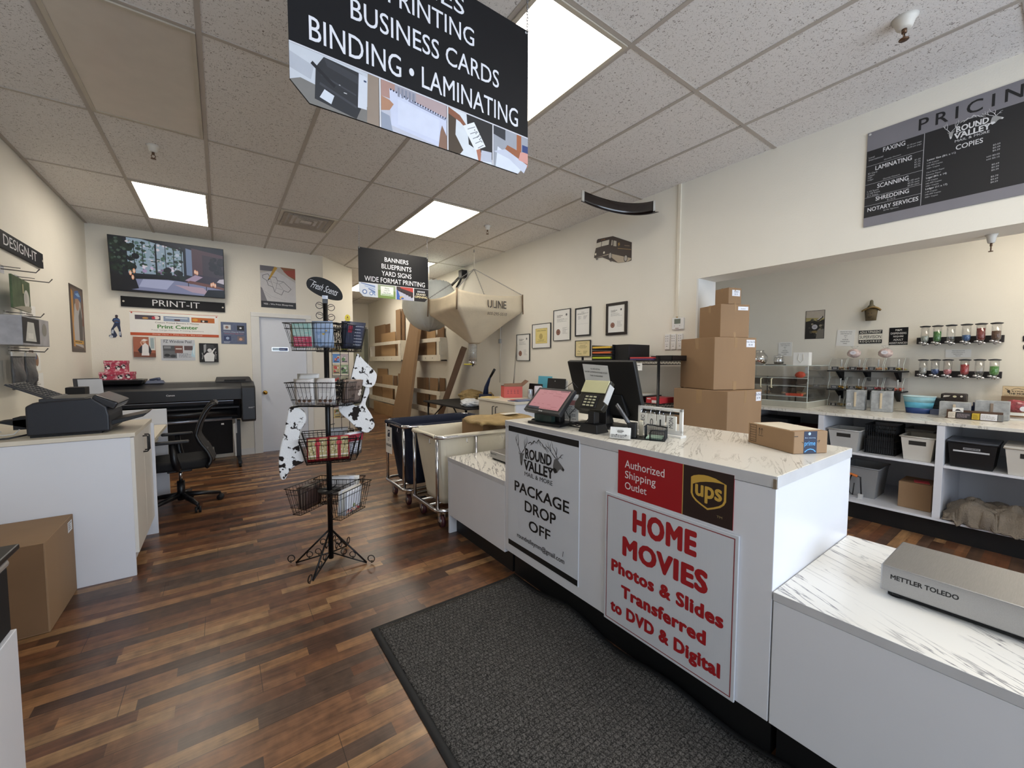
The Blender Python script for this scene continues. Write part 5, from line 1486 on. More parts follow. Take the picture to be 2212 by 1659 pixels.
for i, y in enumerate((4.36, 4.60)):
    t = thing('sample_bag', ['dark grey sample bag hanging at the picture edge', 'dark grey sample bag hanging nearer the brochure'][i], 'bag', (XL + .1, y + .1, 1.18), 'dark sample bags on one hook')
    MB().grid(lambda u, v: (XL + .10 + .03 * math.sin(PI * u) * math.sin(PI * min(1, v * 1.3)), y + .21 * u, 1.17 + .24 * v), 10, 10).grid(lambda u, v: (XL + .10 - .03 * math.sin(PI * u), y + .21 * u, 1.17 + .24 * v), 10, 10).build('pouch', mat('bag_grey', '4a4a4c', .35, var=.35, scale=14, bump=.4, bscale=30), t, solid=.002)
    MB().box(XL + .096, y, 1.41, XL + .104, y + .21, 1.44).build('header', mat('bag_header', 'cfccc6', .6), t)

# ------------------------------------------------------------------ main side wall (towards the counter)
def framed(y1, z1, y0, z0, label, wood, bw, paper, fn, th=.02, group='framed certificates on the wall'):
    """y1 = edge nearer the passage"""
    w, h = y1 - y0, z1 - z0
    t = thing('certificate_frame', label, 'picture frame', (XR, (y0 + y1) / 2, z0), group)
    s = MB()
    s.box(XR - th, y0, z0, XR, y1, z0 + bw).box(XR - th, y0, z1 - bw, XR, y1, z1).box(XR - th, y0, z0 + bw, XR, y0 + bw, z1 - bw).box(XR - th, y1 - bw, z0 + bw, XR, y1, z1 - bw)
    s.build('frame', wood, t, bevel=.003)
    MB().box(XR - th * .55, y0 + bw, z0 + bw, XR - .001, y1 - bw, z1 - bw).build('certificate', paper, t)
    p = Pic((XR - th * .55, y1 - bw, z0 + bw), LX, UP)
    fn(p, w - 2 * bw, h - 2 * bw)
    p.build('print', t)
    return t
THIN = mat('thin_black_frame', '2b2b2d', .35)
BLKF = mat('black_frame', '121214', .35)
DKW = mat('dark_wood_frame', '1f1612', .4)
def cert(p, w, h, margin=.0, seal=True, sd=1):
    p.text('Certificate', w * (.16 + margin), h * .80, w * .55, h * .84, '3a3a3c', bold=.02); p.circ(w * .78, h * .83, w * .05, '6a6a6c')
    p.rect(w * (.16 + margin), h * .765, w * .45, h * .78, '4a4a4c')
    p.lines(w * (.16 + margin), h * .60, w * .86, h * .73, 4, '9a9a9a', sd, .3)
    p.lines(w * .55, h * .2, w * .86, h * .42, 7, 'a5a5a5', sd + 1, .3)
    if seal: p.circ(w * .28, h * .27, w * .13, '7d5248'); p.circ(w * .28, h * .27, w * .10, '96705f'); p.circ(w * .28, h * .27, w * .05, '7d5248')
CREAM = mat('cream_paper', 'ecdca8', .7)
framed(3.115, 2.03, 2.825, 1.675, 'dark wooden frame holding a certificate with a brown seal, widest border', DKW, .03, PAPER, lambda p, w, h: cert(p, w, h))
def plain(p, w, h):
    p.text('Notice', w * .4, h * .86, w * .6, h * .89, '4a4a4c', bold=.01); p.lines(w * .1, h * .78, w * .9, h * .84, 2, '6a6a6c', 2, .4); p.lines(w * .15, h * .6, w * .4, h * .74, 5, '8a8a8c', 4, .35); p.lines(w * .55, h * .6, w * .85, h * .74, 5, '8a8a8c', 6, .35); p.rect(w * .1, h * .42, w * .9, h * .425, 'b5b5b5')
framed(3.607, 2.03, 3.35, 1.688, 'black frame holding a plain typed sheet without a seal', BLKF, .016, PAPER, plain)
framed(4.005, 2.045, 3.69, 1.648, 'tall thin frame with a brown-sealed certificate on a wide white mount', THIN, .007, PAPER, lambda p, w, h: cert(p, w, h, .03, True, 4))
def yellow(p, w, h):
    p.rect(w * .17, h * .18, w * .83, h * .82, 'e3d28a'); p.frame(w * .17, h * .18, w * .83, h * .82, w * .015, 'b9a55a'); p.text('Certificate of Achievement', w * .24, h * .70, w * .76, h * .75, '5a5030', bold=.01); p.circ(w * .48, h * .48, w * .1, 'b9a76a', h * .12); p.lines(w * .25, h * .24, w * .75, h * .36, 3, '8f8250', 3, .4, True)
framed(4.45, 1.895, 4.06, 1.562, 'thin frame with a yellow certificate on a white mount', THIN, .007, PAPER, yellow)
framed(4.818, 1.774, 4.507, 1.39, 'thin frame with a sealed certificate nearest the canvas hopper', THIN, .007, PAPER, lambda p, w, h: cert(p, w, h, .03, True, 7))
def cream(p, w, h):
    p.text('Certificate of Training', w * .2, h * .82, w * .8, h * .88, '5a5030', bold=.01); p.lines(w * .2, h * .5, w * .8, h * .75, 5, '8f8250', 3, .35, True); p.stroke([(w * .12, h * .3), (w * .2, h * .36), (w * .25, h * .28), (w * .33, h * .34)], .003, '3a3a3a'); p.lines(w * .55, h * .15, w * .85, h * .35, 4, '8f8250', 6, .35); p.lines(w * .12, h * .1, w * .45, h * .2, 2, '8f8250', 6, .35)
framed(3.60, 1.637, 3.348, 1.44, 'thin frame with a cream certificate half hidden by the letter trays', THIN, .007, CREAM, cream)
# thermostat, conduit, three remotes
t = thing('thermostat', 'white wall thermostat with a grey display at the end of the conduit', 'thermostat', (XR, 2.22, 1.69))
MB().box(XR - .025, 2.162, 1.688, XR, 2.284, 1.80).build('case', WHITE_PAINT, t, bevel=.006)
MB().box(XR - .027, 2.192, 1.742, XR - .025, 2.255, 1.788).build('display', mat('lcd_grey', '6f776c', .25), t)
p = Pic((XR - .0252, 2.284, 1.688), LX, UP); p.rect(.04, .008, .075, .014, '8a6a5a'); p.circ(.03, .035, .004, 'a5a5a5'); p.circ(.085, .035, .004, 'a5a5a5'); p.build('print', t)
o = MB().box(XR - .016, 2.225, 1.81, XR, 2.255, 3.049).build('wall_conduit', mat('conduit_paint', 'e2dac8', .5), bevel=.003)
tag(o, 'cream cable conduit running from the ceiling down to the thermostat', 'conduit')
tag(MB().cyl((XR - .006, 2.24, 1.80), (XR - .006, 2.24, 1.815), .006).build('cable_end', BRASS), 'short brass cable end between conduit and thermostat', 'cable')
for i, (y0, y1) in enumerate(((2.31, 2.363), (2.243, 2.296), (2.174, 2.227))):
    t = thing('remote_control', ['white wall remote farthest from the boxes', 'white wall remote in the middle of three', 'white wall remote nearest the box tower'][i], 'remote control', (XR, (y0 + y1) / 2, 1.495), 'three remotes below the thermostat')
    MB().box(XR - .016, y0, 1.498, XR, y1, 1.648).build('case', WHITE_PAINT, t, bevel=.005)
    p = Pic((XR - .0162, y1, 1.498), LX, UP)
    for r_ in range(3):
        for c_ in range(2): p.circ(.016 + c_ * .02, .085 + r_ * .022, .005, '9a9a9c', n=10)
    p.rect(.012, .05, .04, .054, 'b5b5b7'); p.rect(.018, .03, .035, .036, '8a8a8c'); p.build('print', t)
# delivery van decal on the wall
sil = [(3.316, 2.455), (3.318, 2.50), (3.283, 2.60), (3.275, 2.76), (3.255, 2.775), (3.15, 2.78), (3.041, 2.775), (2.79, 2.67), (2.79, 2.455), (2.84, 2.45), (2.97, 2.463), (3.07, 2.50), (3.2, 2.49), (3.30, 2.452)]
sil = [(3.318, 2.60), (3.322, 2.635), (3.295, 2.70), (3.29, 2.80), (3.276, 2.82), (3.05, 2.77), (2.79, 2.64), (2.79, 2.46)]
BRN = mat('van_brown', '2a1813', .45)
def vz(x, y): return X_(x, y)
V = {}
pts = dict(fbl=(3.316, 2.589), ftl=(3.28, 2.775), top=(3.041, 2.761), rt=(2.789, 2.638), rb=(2.789, 2.455), bot=(2.965, 2.463), cor=(3.084, 2.574))
sil = [(3.316, 2.585), (3.305, 2.64), (3.285, 2.70), (3.276, 2.772), (3.262, 2.785), (3.041, 2.765), (2.789, 2.640), (2.789, 2.452), (2.83, 2.447), (2.96, 2.458), (3.07, 2.505), (3.19, 2.565), (3.29, 2.575)]
Tm = Matrix(((0, 0, -1, XR), (-1, 0, 0, 0), (0, 1, 0, 0), (0, 0, 0, 1)))
o = MB(Matrix(((0, 0, -1, XR), (1, 0, 0, 0), (0, 1, 0, 0), (0, 0, 0, 1)))).prism(sil, 0, .006).build('van_decal', BRN)
tag(o, 'dark brown delivery van decal high on the wall', 'decal')
p = Pic((XR - .006, 3.35, 2.40), LX, UP)
f = lambda y, z: (3.35 - y, z - 2.40)
p.poly([f(3.30, 2.578), f(3.10, 2.575), f(2.96, 2.458), f(2.83, 2.447), f(2.79, 2.46), f(2.79, 2.475), f(3.08, 2.585)], 'b9ab96')
p.poly([f(3.292, 2.69), f(3.279, 2.742), f(3.205, 2.742), f(3.213, 2.69)], 'd9d3c4'); p.poly([f(3.205, 2.69), f(3.197, 2.742), f(3.09, 2.738), f(3.098, 2.686)], 'd9d3c4')
p.poly([f(3.062, 2.67), f(3.055, 2.725), f(3.043, 2.722), f(3.045, 2.667)], 'c9c3b6'); p.poly([f(3.03, 2.655), f(3.028, 2.715), f(2.99, 2.70), f(2.99, 2.642)], 'c9c3b6'); p.rect(*f(3.012, 2.64), *f(3.008, 2.71), '2a1813')
p.circ(*f(3.291, 2.62), .013, 'f0e9d6'); p.circ(*f(3.165, 2.613), .013, 'f0e9d6')
for y, z in ((3.075, 2.56), (2.86, 2.488)): p.circ(*f(y, z), .026, '17110e', .038); p.circ(*f(y, z), .019, 'b7b0a8', .03)
p.poly([f(3.29, 2.572), f(3.25, 2.572), f(3.26, 2.55), f(3.28, 2.552)], '6d6a68'); p.poly([f(3.09, 2.512), f(3.05, 2.50), f(3.06, 2.485)], '6d6a68')
shield(p, *f(2.965, 2.635), .024, .038, 'c9a45a', '26120b')
p.poly([f(2.97, 2.615), f(2.79, 2.562), f(2.79, 2.566), f(2.97, 2.62)], 'b08f5a'); p.poly([f(2.88, 2.625), f(2.81, 2.602), f(2.81, 2.608), f(2.88, 2.631)], '8c7a68')
p.circ(*f(3.2, 2.76), .004, 'c9803a'); p.circ(*f(3.18, 2.76), .004, 'c9803a'); p.circ(*f(3.16, 2.76), .004, 'c9803a')
p.build('print', o)
# curved brown strip hung under the ceiling by the wall
t = thing('curved_strip', 'curved glossy brown strip hanging under the ceiling above the van decal', 'display strip', (3.2, 2.7, 2.82))
A = Vector((2.78, 2.76, 2.98)); Bv = Vector((3.46, 2.44, 2.94))
hd = (Bv - A); hd.z = 0; hd.normalize(); nrm = Vector((hd.y, -hd.x, 0))
def arc(u, h, w): 
    p_ = A.lerp(Bv, u); s_ = 4 * u * (1 - u)
    return p_ + Vector((0, 0, -.085 * s_ - h)) + nrm * (w + .05 * s_)
GB = mat('glossy_brown', '1d1310', .15, spec=.8)
MB().grid(lambda u, v: arc(u, .105 * v, 0), 30, 3).grid(lambda u, v: arc(u, .105 + .03 * v, .07 * v), 30, 2).build('strip', GB, t, solid=.004)
for u0, u1 in ((0, .035), (.965, 1)):
    MB().grid(lambda u, v: arc(u0 + (u1 - u0) * u, .1 * v, .006), 2, 2).build('end_plate', mat('plate_white', 'cfcac0', .5), t, solid=.004)
for u in (.02, .98):
    q = arc(u, 0, 0); MB().tube([q, (q.x, q.y, C - .002)], .0012, 5).build('hanging_line', ACR, t)
# cord with an outlet, leaning rods
t = thing('outlet_lead', 'white extension cord hanging down the wall beside the hopper', 'cord', (3.55, 5.24, 1.1))
MB().tube([(3.55, 5.24, 2.2), (3.55, 5.245, 1.75), (3.55, 5.23, 1.64), (3.55, 5.25, 1.45), (3.55, 5.255, 1.05)], .007, 7).build('cable', mat('cord_white', 'd6d2c6', .5), t)
MB().box(3.525, 5.225, 1.66, 3.56, 5.265, 1.73).build('socket', GREY, t, bevel=.004)
o = MB().tube([(3.54, 4.80, 1.63), (3.40, 4.70, .93)], .008, 8).build('metal_rod', mat('rod_steel', '9a958c', .35, metal=.7)); tag(o, 'thin metal rod leaning on the wall under the sealed certificate', 'rod')
# black bracket lamp arm high on the wall
t = thing('wall_bracket', 'black folding wall bracket high behind the canvas hopper', 'bracket', (3.5, 6.5, 2.72))
MB().box(3.45, 6.30, 2.84, XR, 6.42, 2.98).build('plate', BLACK, t, bevel=.01)
MB().tube([(3.50, 6.40, 2.90), (3.45, 6.85, 2.70)], .022, 8).tube([(3.50, 6.36, 2.88), (3.47, 6.52, 2.70)], .02, 8).build('arm', BLACK, t)
# ------------------------------------------------------------------ wire display stand
SX, SY = .572, 2.908
NV = Vector((.193, .981, 0)); TV = Vector((.981, -.193, 0))
def sdir(phi): return -NV * math.cos(phi) + TV * math.sin(phi)
def stan(phi): return NV * math.sin(phi) + TV * math.cos(phi)
def sp(phi, r, tt, z):
    return Vector((SX, SY, 0)) + sdir(phi) * r + stan(phi) * tt + Vector((0, 0, z))
t = thing('display_stand', 'tall black wire display stand with four tiers of baskets on the wooden floor', 'display stand', (SX, SY, 0))
STAND = t
MB().cyl((SX, SY, .035), (SX, SY, 1.76), .0165, n=16).build('post', BLACK_METAL, t)
def curl(c, d, r, turns=1.1, n=18, a0=-PI / 2, flip=1):
    """flat scroll in the vertical plane through d"""
    return [c + d * (flip * r * (1 - .35 * k / n) * math.cos(a0 + flip * 0 + 2 * PI * turns * k / n)) + Vector((0, 0, r * (1 - .35 * k / n) * math.sin(a0 + 2 * PI * turns * k / n))) for k in range(n + 1)]
feet = [Vector((.376, 3.039, 0)), Vector((.767, 2.76, 0)), Vector((.427, 2.724, 0)), Vector((.718, 3.10, 0))]
for f_ in feet:
    c0 = Vector((SX, SY, 0)); d = (f_ - c0).normalized(); L_ = (f_ - c0).length
    s = MB()
    s.tube([c0 + d * .017 + Vector((0, 0, .225)), f_ + Vector((0, 0, .007))], .006, 6)
    s.tube([c0 + d * .017 + Vector((0, 0, .07)), f_ + Vector((0, 0, .005))], .005, 6)
    s.tube(curl(f_ + d * .03 + Vector((0, 0, .035)), d, .027), .0035, 5)
    s.tube(curl(c0 + d * L_ * .60 + Vector((0, 0, .062)), d, .023), .003, 5)
    s.tube(curl(c0 + d * L_ * .37 + Vector((0, 0, .082)), d, .023, flip=-1), .003, 5)
    s.tube(curl(c0 + d * .05 + Vector((0, 0, .15)), d, .022), .003, 5)
    s.build('leg', BLACK_METAL, t)
def basket(phi, zt_, zb_, w=.335, dep=.10, r0=.112):
    s = MB()
    wb, db = w * .76, dep * .62
    rb0 = r0 + .012
    top = lambda k, m: [sp(phi, r0, -w / 2, zt_), sp(phi, r0 + dep, -w / 2, zt_), sp(phi, r0 + dep, w / 2, zt_), sp(phi, r0, w / 2, zt_)]
    TC = [(r0, -w / 2), (r0 + dep, -w / 2), (r0 + dep, w / 2), (r0, w / 2)]
    BC = [(rb0, -wb / 2), (rb0 + db, -wb / 2), (rb0 + db, wb / 2), (rb0, wb / 2)]
    def ring(v):
        z = zt_ + (zb_ - zt_) * v
        return [sp(phi, TC[i][0] + (BC[i][0] - TC[i][0]) * v, TC[i][1] + (BC[i][1] - TC[i][1]) * v, z) for i in range(4)]
    s.tube(ring(0), .0028, 5, True); s.tube(ring(.2), .0016, 4, True); s.tube(ring(.72), .0016, 4, True); s.tube(ring(1), .0025, 5, True)
    for e in range(4):
        a_, b_ = e, (e + 1) % 4
        n_ = 12 if e in (1, 3) else 5
        T0, B0 = ring(0), ring(1)
        for k in range(n_ + (0 if e else 0)):
            u = (k + .5) / n_
            s.tube([T0[a_].lerp(T0[b_], u), B0[a_].lerp(B0[b_], u)], .0012, 4, cap=False)
    B0 = ring(1)
    for k in range(1, 6): s.tube([B0[0].lerp(B0[3], k / 6), B0[1].lerp(B0[2], k / 6)], .0012, 4, cap=False)
    for k in range(1, 4): s.tube([B0[0].lerp(B0[1], k / 4), B0[3].lerp(B0[2], k / 4)], .0012, 4, cap=False)
    return s.build('wire_basket', BLACK_METAL, STAND)
d2r = math.radians
TIERS = [((-25, 65, 155), 1.613, 1.445), ((-25, 65, 155), 1.245, 1.095), ((0, 80, 180), .885, .735), ((50, 155, 230), .545, .365)]
for aa, z1, z0 in TIERS:
    for k in aa:
        basket(d2r(k), z1, z0)
        MB().tube([sp(d2r(k), .015, 0, z1 - .033), sp(d2r(k), .112, 0, z1 - .033), sp(d2r(k), .112, 0, z1)], .003, 5).build('bracket', BLACK_METAL, STAND)
    MB().cyl((SX, SY, z1 - .04), (SX, SY, z1 - .035), .075, n=18).build('collar_plate', BLACK_METAL, STAND)
# top sign with little scrolls
MB().box(SX - .016, SY - .004, 1.74, SX + .016, SY + .004, 1.83).build('sign_bracket', BLACK, STAND)
for sx, z in ((-1, 1.745), (1, 1.735), (-1, 1.68), (1, 1.67)):
    c0 = Vector((SX, SY, z)) + TV * sx * .035
    s = MB().tube([c0 + TV * .021 * math.cos(k * PI / 9) + Vector((0, 0, .021 * math.sin(k * PI / 9))) for k in range(18)], .0022, 5, True)
    s.tube([c0 - TV * sx * .022, c0 + TV * sx * .012 + Vector((0, 0, .01))], .002, 5)
    s.build('scroll', BLACK_METAL, STAND)
dn = Vector((-.22, -.975, 0))
sr = Vector((.975, -.22, 0)); su = Vector((0, 0, 1))
tilt = Matrix.Rotation(d2r(-8), 3, dn)
sr2 = (Matrix.Rotation(d2r(16), 3, dn.normalized()) @ sr) if False else sr
n_ = sr2.cross(su)
c0 = Vector((SX, SY, 0)) + n_ * .012
T = Matrix(((sr2.x, su.x, n_.x, c0.x), (sr2.y, su.y, n_.y, c0.y), (sr2.z, su.z, n_.z, 1.79), (0, 0, 0, 1)))
poly = []
for k in range(40):
    a = 2 * PI * k / 40
    x, y = .108 * math.cos(a), .075 * math.sin(a)
    if y < -.02: y = -.02 - (abs(y) - .02) * .55
    poly.append((x, y + .055 - .32 * x * 1.0))
s = MB(T).prism(poly, -.004, 0).build('header_sign', BLACK_MATTE, STAND)
p = Pic(T @ Vector((0, 0, 0)), sr2, su)
(vs,), fs, asp = text_mesh('Fresh Scents', .0, .35)
p.raw([(-.085 + .155 * a_ + .016 * b_, .042 + .042 * b_ - .32 * (-.085 + .155 * a_)) for a_, b_ in vs], fs, 'd9d9dc')
p.stroke([(-.088 + k * .01, .088 + .004 * math.sin(k) - .32 * (-.088 + k * .01)) for k in range(5)], .002, 'd9d9dc')
p.rect(-.017, -.002, .017, .02, 'd8dce4'); p.lines(-.014, .0, .014, .018, 2, '7a8ab0', 1)
p.build('lettering', STAND)
tg = MB(T)
o = MB().prism([(0, 0)] * 0 + [(.0, .0), (.03, .0), (.03, .001), (0, .001)], 0, .001) if False else None

# packets standing in the baskets
def packet(phi, r, tt, z0, w, h, cols, label, lean=.0, group='scented packets in the wire baskets', name='scent_packet', cat='packet', deco=None, yaw=0):
    """flat paper packet facing outward; z0 its bottom"""
    r = .138 + (min(max(r, .06), .18) - .06) * .42
    o_ = sp(phi, r, tt, z0)
    rgt = (stan(phi)).normalized(); out = sdir(phi)
    rgt = Matrix.Rotation(yaw, 3, 'Z') @ rgt; out = Matrix.Rotation(yaw, 3, 'Z') @ out
    up = (Vector((0, 0, 1)) * math.cos(lean) + out * math.sin(lean)).normalized()
    n_ = rgt.cross(up)
    T = Matrix(((rgt.x, up.x, n_.x, o_.x), (rgt.y, up.y, n_.y, o_.y), (rgt.z, up.z, n_.z, o_.z), (0, 0, 0, 1)))
    def fn(u, v, sgn):
        b = 4 * u * (1 - u); c = 4 * v * (1 - v)
        return ((u - .5) * w, v * h, sgn * .004 * (b * c) ** .6)
    s = MB(T).grid(lambda u, v: fn(u, v, 1), 6, 6).grid(lambda u, v: fn(1 - u, v, -1), 6, 6)
    o = s.build(name, ink(cols[0], .4), merge=True)
    tag(o, label, cat, group)
    if deco:
        p = Pic(T @ Vector((-w / 2, 0, .0046)), rgt, up)
        deco(p, w, h)
        p.build('print', o)
    return o
def floral(c1, c2, n=8, sd=1):
    def f(p, w, h):
        q = random.Random(sd)
        for i in range(n): p.circ(w * q.uniform(.12, .88), h * q.uniform(.1, .9), w * q.uniform(.04, .11), q.choice((c1, c2)), n=8)
        p.rect(w * .15, h * .55, w * .85, h * .62, c2)
    return f
def pinkteal(p, w, h):
    p.rect(w * .05, h * .5, w * .95, h * .96, 'a9d3cb'); p.rect(w * .05, h * .06, w * .95, h * .45, 'c9506a'); p.lines(w * .1, h * .5, w * .9, h * .9, 6, 'e9e2d8', 3, .3); p.lines(w * .1, h * .1, w * .9, h * .4, 4, 'e7b9bf', 5, .3)
def deer(p, w, h):
    p.lines(w * .15, h * .45, w * .85, h * .92, 9, 'b5a9a0', 2, .25, True)
    for x in (.15, .4, .65): p.circ(w * (x + .08), h * .16, w * .09, '7a5a48', h * .06, 10); p.stroke([(w * (x + .14), h * .2), (w * (x + .17), h * .3), (w * (x + .22), h * .34)], w * .02, '7a5a48')
def red_ornate(p, w, h):
    p.rect(w * .06, h * .12, w * .94, h * .95, 'b9a878'); p.rect(w * .42, h * .1, w * .58, h * .96, 'a32430'); p.rect(w * .06, h * .22, w * .94, h * .27, 'e6dfd0')
    q = random.Random(4)
    for i in range(40): p.circ(w * q.uniform(.1, .9), h * q.uniform(.32, .9), w * .035, q.choice(('8d8a4e', 'd9cfae', 'e6e0cc', '6f6a3a')), n=7)
    p.rect(w * .42, h * .1, w * .58, h * .96, 'a32430'); p.circ(w * .5, h * .72, w * .14, 'c23a44', n=10)
def flowers_white(p, w, h):
    q = random.Random(5)
    for i in range(10): p.circ(w * (.1 + .08 * i), h * (.14 + .05 * math.sin(i * 2)), w * .05, q.choice(('b04a4a', '8a3a3a', 'c9a08c')), n=8)
    p.circ(w * .5, h * .3, w * .07, '8f9a6a', n=9)
ph = d2r(-25)
packet(ph, .135, -.062, 1.462, .125, .155, ['b7c9c4'], 'teal and pink scent packet in the top front basket', .12, deco=pinkteal)
packet(ph, .132, .065, 1.462, .13, .165, ['aec4e4'], 'light blue scent packet with small bees in the top front basket', .10, deco=floral('d9b24a', '8fa9cf', 7, 3))
packet(ph, .085, -.09, 1.47, .12, .135, ['c9b9a0'], 'pale tan scent packet at the back of the top front basket', .05, deco=floral('a9c4b4', 'd0d9c4', 8, 6))
ph = d2r(65)
for i, (r_, c_, lab) in enumerate(((.15, '3a4056', 'outermost slate scent packet with a red square in the top side basket'), (.115, '5b6070', 'mid grey scent packet leaning in the top side basket'), (.08, '2b3040', 'innermost dark navy scent packet in the top side basket'))):
    packet(ph, r_, .02 * i, 1.462, .15, .18, [c_], lab, .25 - .1 * i, deco=(lambda p, w, h: (p.rect(w * .1, h * .6, w * .3, h * .85, 'a03048'), p.lines(w * .45, h * .1, w * .9, h * .9, 7, 'b9bcc6', 2, .2))), yaw=-.5)
ph = d2r(-25)
packet(ph, .135, -.06, 1.105, .125, .165, ['e4e0de'], 'white scent packet with brown deer, nearer the white door, second tier', .1, deco=deer)
packet(ph, .130, .07, 1.105, .128, .17, ['e6e2e0'], 'white scent packet with brown deer, nearer the post, second tier', .08, deco=deer)
packet(ph, .08, -.05, 1.14, .14, .16, ['d9d9d9'], 'clear-topped pale scent packet standing behind the deer packets', .0)
ph = d2r(65)
for i, (r_, c_, lab) in enumerate(((.15, '7a6a62', 'brown striped scent packet in the second tier side basket'), (.12, 'd0b9a8', 'cream pink scent packet in the second tier side basket'), (.09, '8c7a70', 'taupe scent packet in the second tier side basket'), (.06, '3d3a3a', 'nearly black scent packet in the second tier side basket'))):
    packet(ph, r_, -.03 + .02 * i, 1.105, .13, .155, [c_], lab, .23 - .06 * i, deco=floral('e2d5c8', '5a4a42', 6, i), yaw=-.55)
ph = d2r(0)
packet(ph, .14, -.062, .748, .122, .155, ['9c2530'], 'red and gold gift packet nearer the white door, third tier', .06, deco=red_ornate)
packet(ph, .14, .062, .748, .122, .16, ['9c2530'], 'red and gold gift packet nearer the carts, third tier', .06, deco=red_ornate)
ph = d2r(80)
packet(ph, .10, -.02, .745, .14, .16, ['d9dce4'], 'white and red scent packet in the third tier side basket', .1, deco=lambda p, w, h: (p.rect(0, h * .6, w, h * .9, 'a83244'), p.lines(w * .1, h * .1, w * .9, h * .5, 5, '7a7f96', 3, .3)), yaw=-.8)
packet(d2r(180), .09, -.06, .76, .14, .15, ['c9ccd2'], 'pale grey packet in the rear basket of the third tier', .0)
ph = d2r(50)
for i in range(5):
    packet(ph, .075 + .024 * i, -.02 + .004 * i, .378, .17, .165 + .006 * (i % 2), [('e9e6e0', 'e4e6ee', 'efece2')[i % 3]], 'white scent packet with a row of red flowers, ' + ('innermost', 'second from inside', 'middle one', 'second from outside', 'outermost')[i] + ' in the lowest tier', .08, deco=flowers_white)
ph = d2r(230)
for i in range(6):
    packet(ph, .06 + .022 * i, .0, .378, .15, .15, [('4f3c36', '7d6a5e', '5a463e', '8a776a', '46362f', '6a564a')[i]], 'brown scent packet, ' + ('innermost', 'second', 'third', 'fourth', 'fifth', 'outermost')[i] + ' of the row in the lowest tier', -.10 + .04 * i, deco=floral('b9a08c', '3a2a24', 5, i + 9))
ph = d2r(155)
for i in range(3):
    packet(ph, .075 + .03 * i, -.03 * i, .42, .15, .14, [('e0e0e2', 'd9dce6', 'e6e4e0')[i]], 'white packet with a red foot, ' + ('nearest the post', 'middle', 'farthest from the post')[i] + ', in the lowest rear basket', .03 * i, deco=lambda p, w, h: (p.rect(0, 0, w, h * .3, 'a63a48'), p.circ(w * .5, h * .7, w * .06, '8a8a94', n=9)))
# strip of small picture magnets behind the post
MR = thing('magnet_rack', 'narrow black rack of small picture magnets hanging on the display stand', 'magnet rack', sp(0, -.05, .085, .9))
s = MB()
for x in (.034, .086, .138):
    s.tube([sp(0, -.05, x, .905), sp(0, -.05, x, 1.50)], .002, 5)
for i in range(9): s.tube([sp(0, -.05, .034, .92 + i * .072), sp(0, -.05, .138, .92 + i * .072)], .0018, 5)
s.tube([sp(0, 0, 0, 1.46), sp(0, -.05, .04, 1.46)], .003, 5).tube([sp(0, 0, 0, .95), sp(0, -.05, .04, .95)], .003, 5)
s.build('rack', BLACK_METAL, MR)
MAGS = [('c9a03a', 'yellow dog'), ('b7b23c', 'yellow green bird'), ('4f86c0', 'red ball on blue'), ('c9a79a', 'pink brown animal'), ('a9863c', 'orange sun'), ('8a9a4a', 'green leaf'), ('7d6a4a', 'brown bear'), ('b8a87a', 'tan hill'), ('5a4a48', 'dark patterned'), ('8d8278', 'grey stone'), ('c98f9a', 'pink blossom'), ('b9a9a0', 'beige shell'), ('c9a24a', 'gold pot'), ('8a6a3a', 'bronze wave')]
for i, (c_, nm) in enumerate(MAGS):
    r_, k = divmod(i, 2)
    z = 1.445 - r_ * .076
    o_ = sp(0, -.046, .0385 + k * .052, z)
    rgt, up = TV, Vector((0, 0, 1))
    o, p = board('picture_magnet', 'small square magnet with a %s picture in the narrow rack' % nm, 'magnet', o_, rgt, up, .044, .06, .003, ink(c_, .3), 'picture magnets in the narrow rack')
    q = random.Random(i)
    for j in range(5): p.circ(.044 * q.uniform(.2, .8), .06 * q.uniform(.3, .8), q.uniform(.004, .012), q.choice(('3a2a1c', 'e6dcc0', 'c04a3a', '6a8a4a', 'f0e6c8')), n=8)
    p.rect(.006, .006, .038, .012, '2a2420'); p.build('print', o)
t = thing('price_tag', 'round yellow price tag on a black clip by the top side basket', 'tag', sp(0, .02, .13, 1.62))
s = MB(); c_ = sp(0, .02, .133, 1.62)
s.blob(c_, (.028, .01, .034)); s.build('clip', BLACK, t)
c_ = sp(0, .05, .133, 1.665)
Tt = Matrix(((TV.x, 0, -NV.x, c_.x), (TV.y, 0, -NV.y, c_.y), (0, 1, 0, c_.z), (0, 0, 0, 1)))
MB(Tt).prism([(.017 * math.cos(k * PI / 10), .024 * math.sin(k * PI / 10)) for k in range(20)], -.001, .001).build('disc', mat('tag_yellow', 'e3c81e', .4), t)
p = Pic(Tt @ Vector((0, 0, .001)), TV, UP); p.text('A', -.006, -.002, .006, .013, '7a2a10', bold=.03); p.stroke([(-.01, -.01), (-.003, -.007), (.004, -.011), (.011, -.008)], .002, 'b0762a'); p.build('print', t)
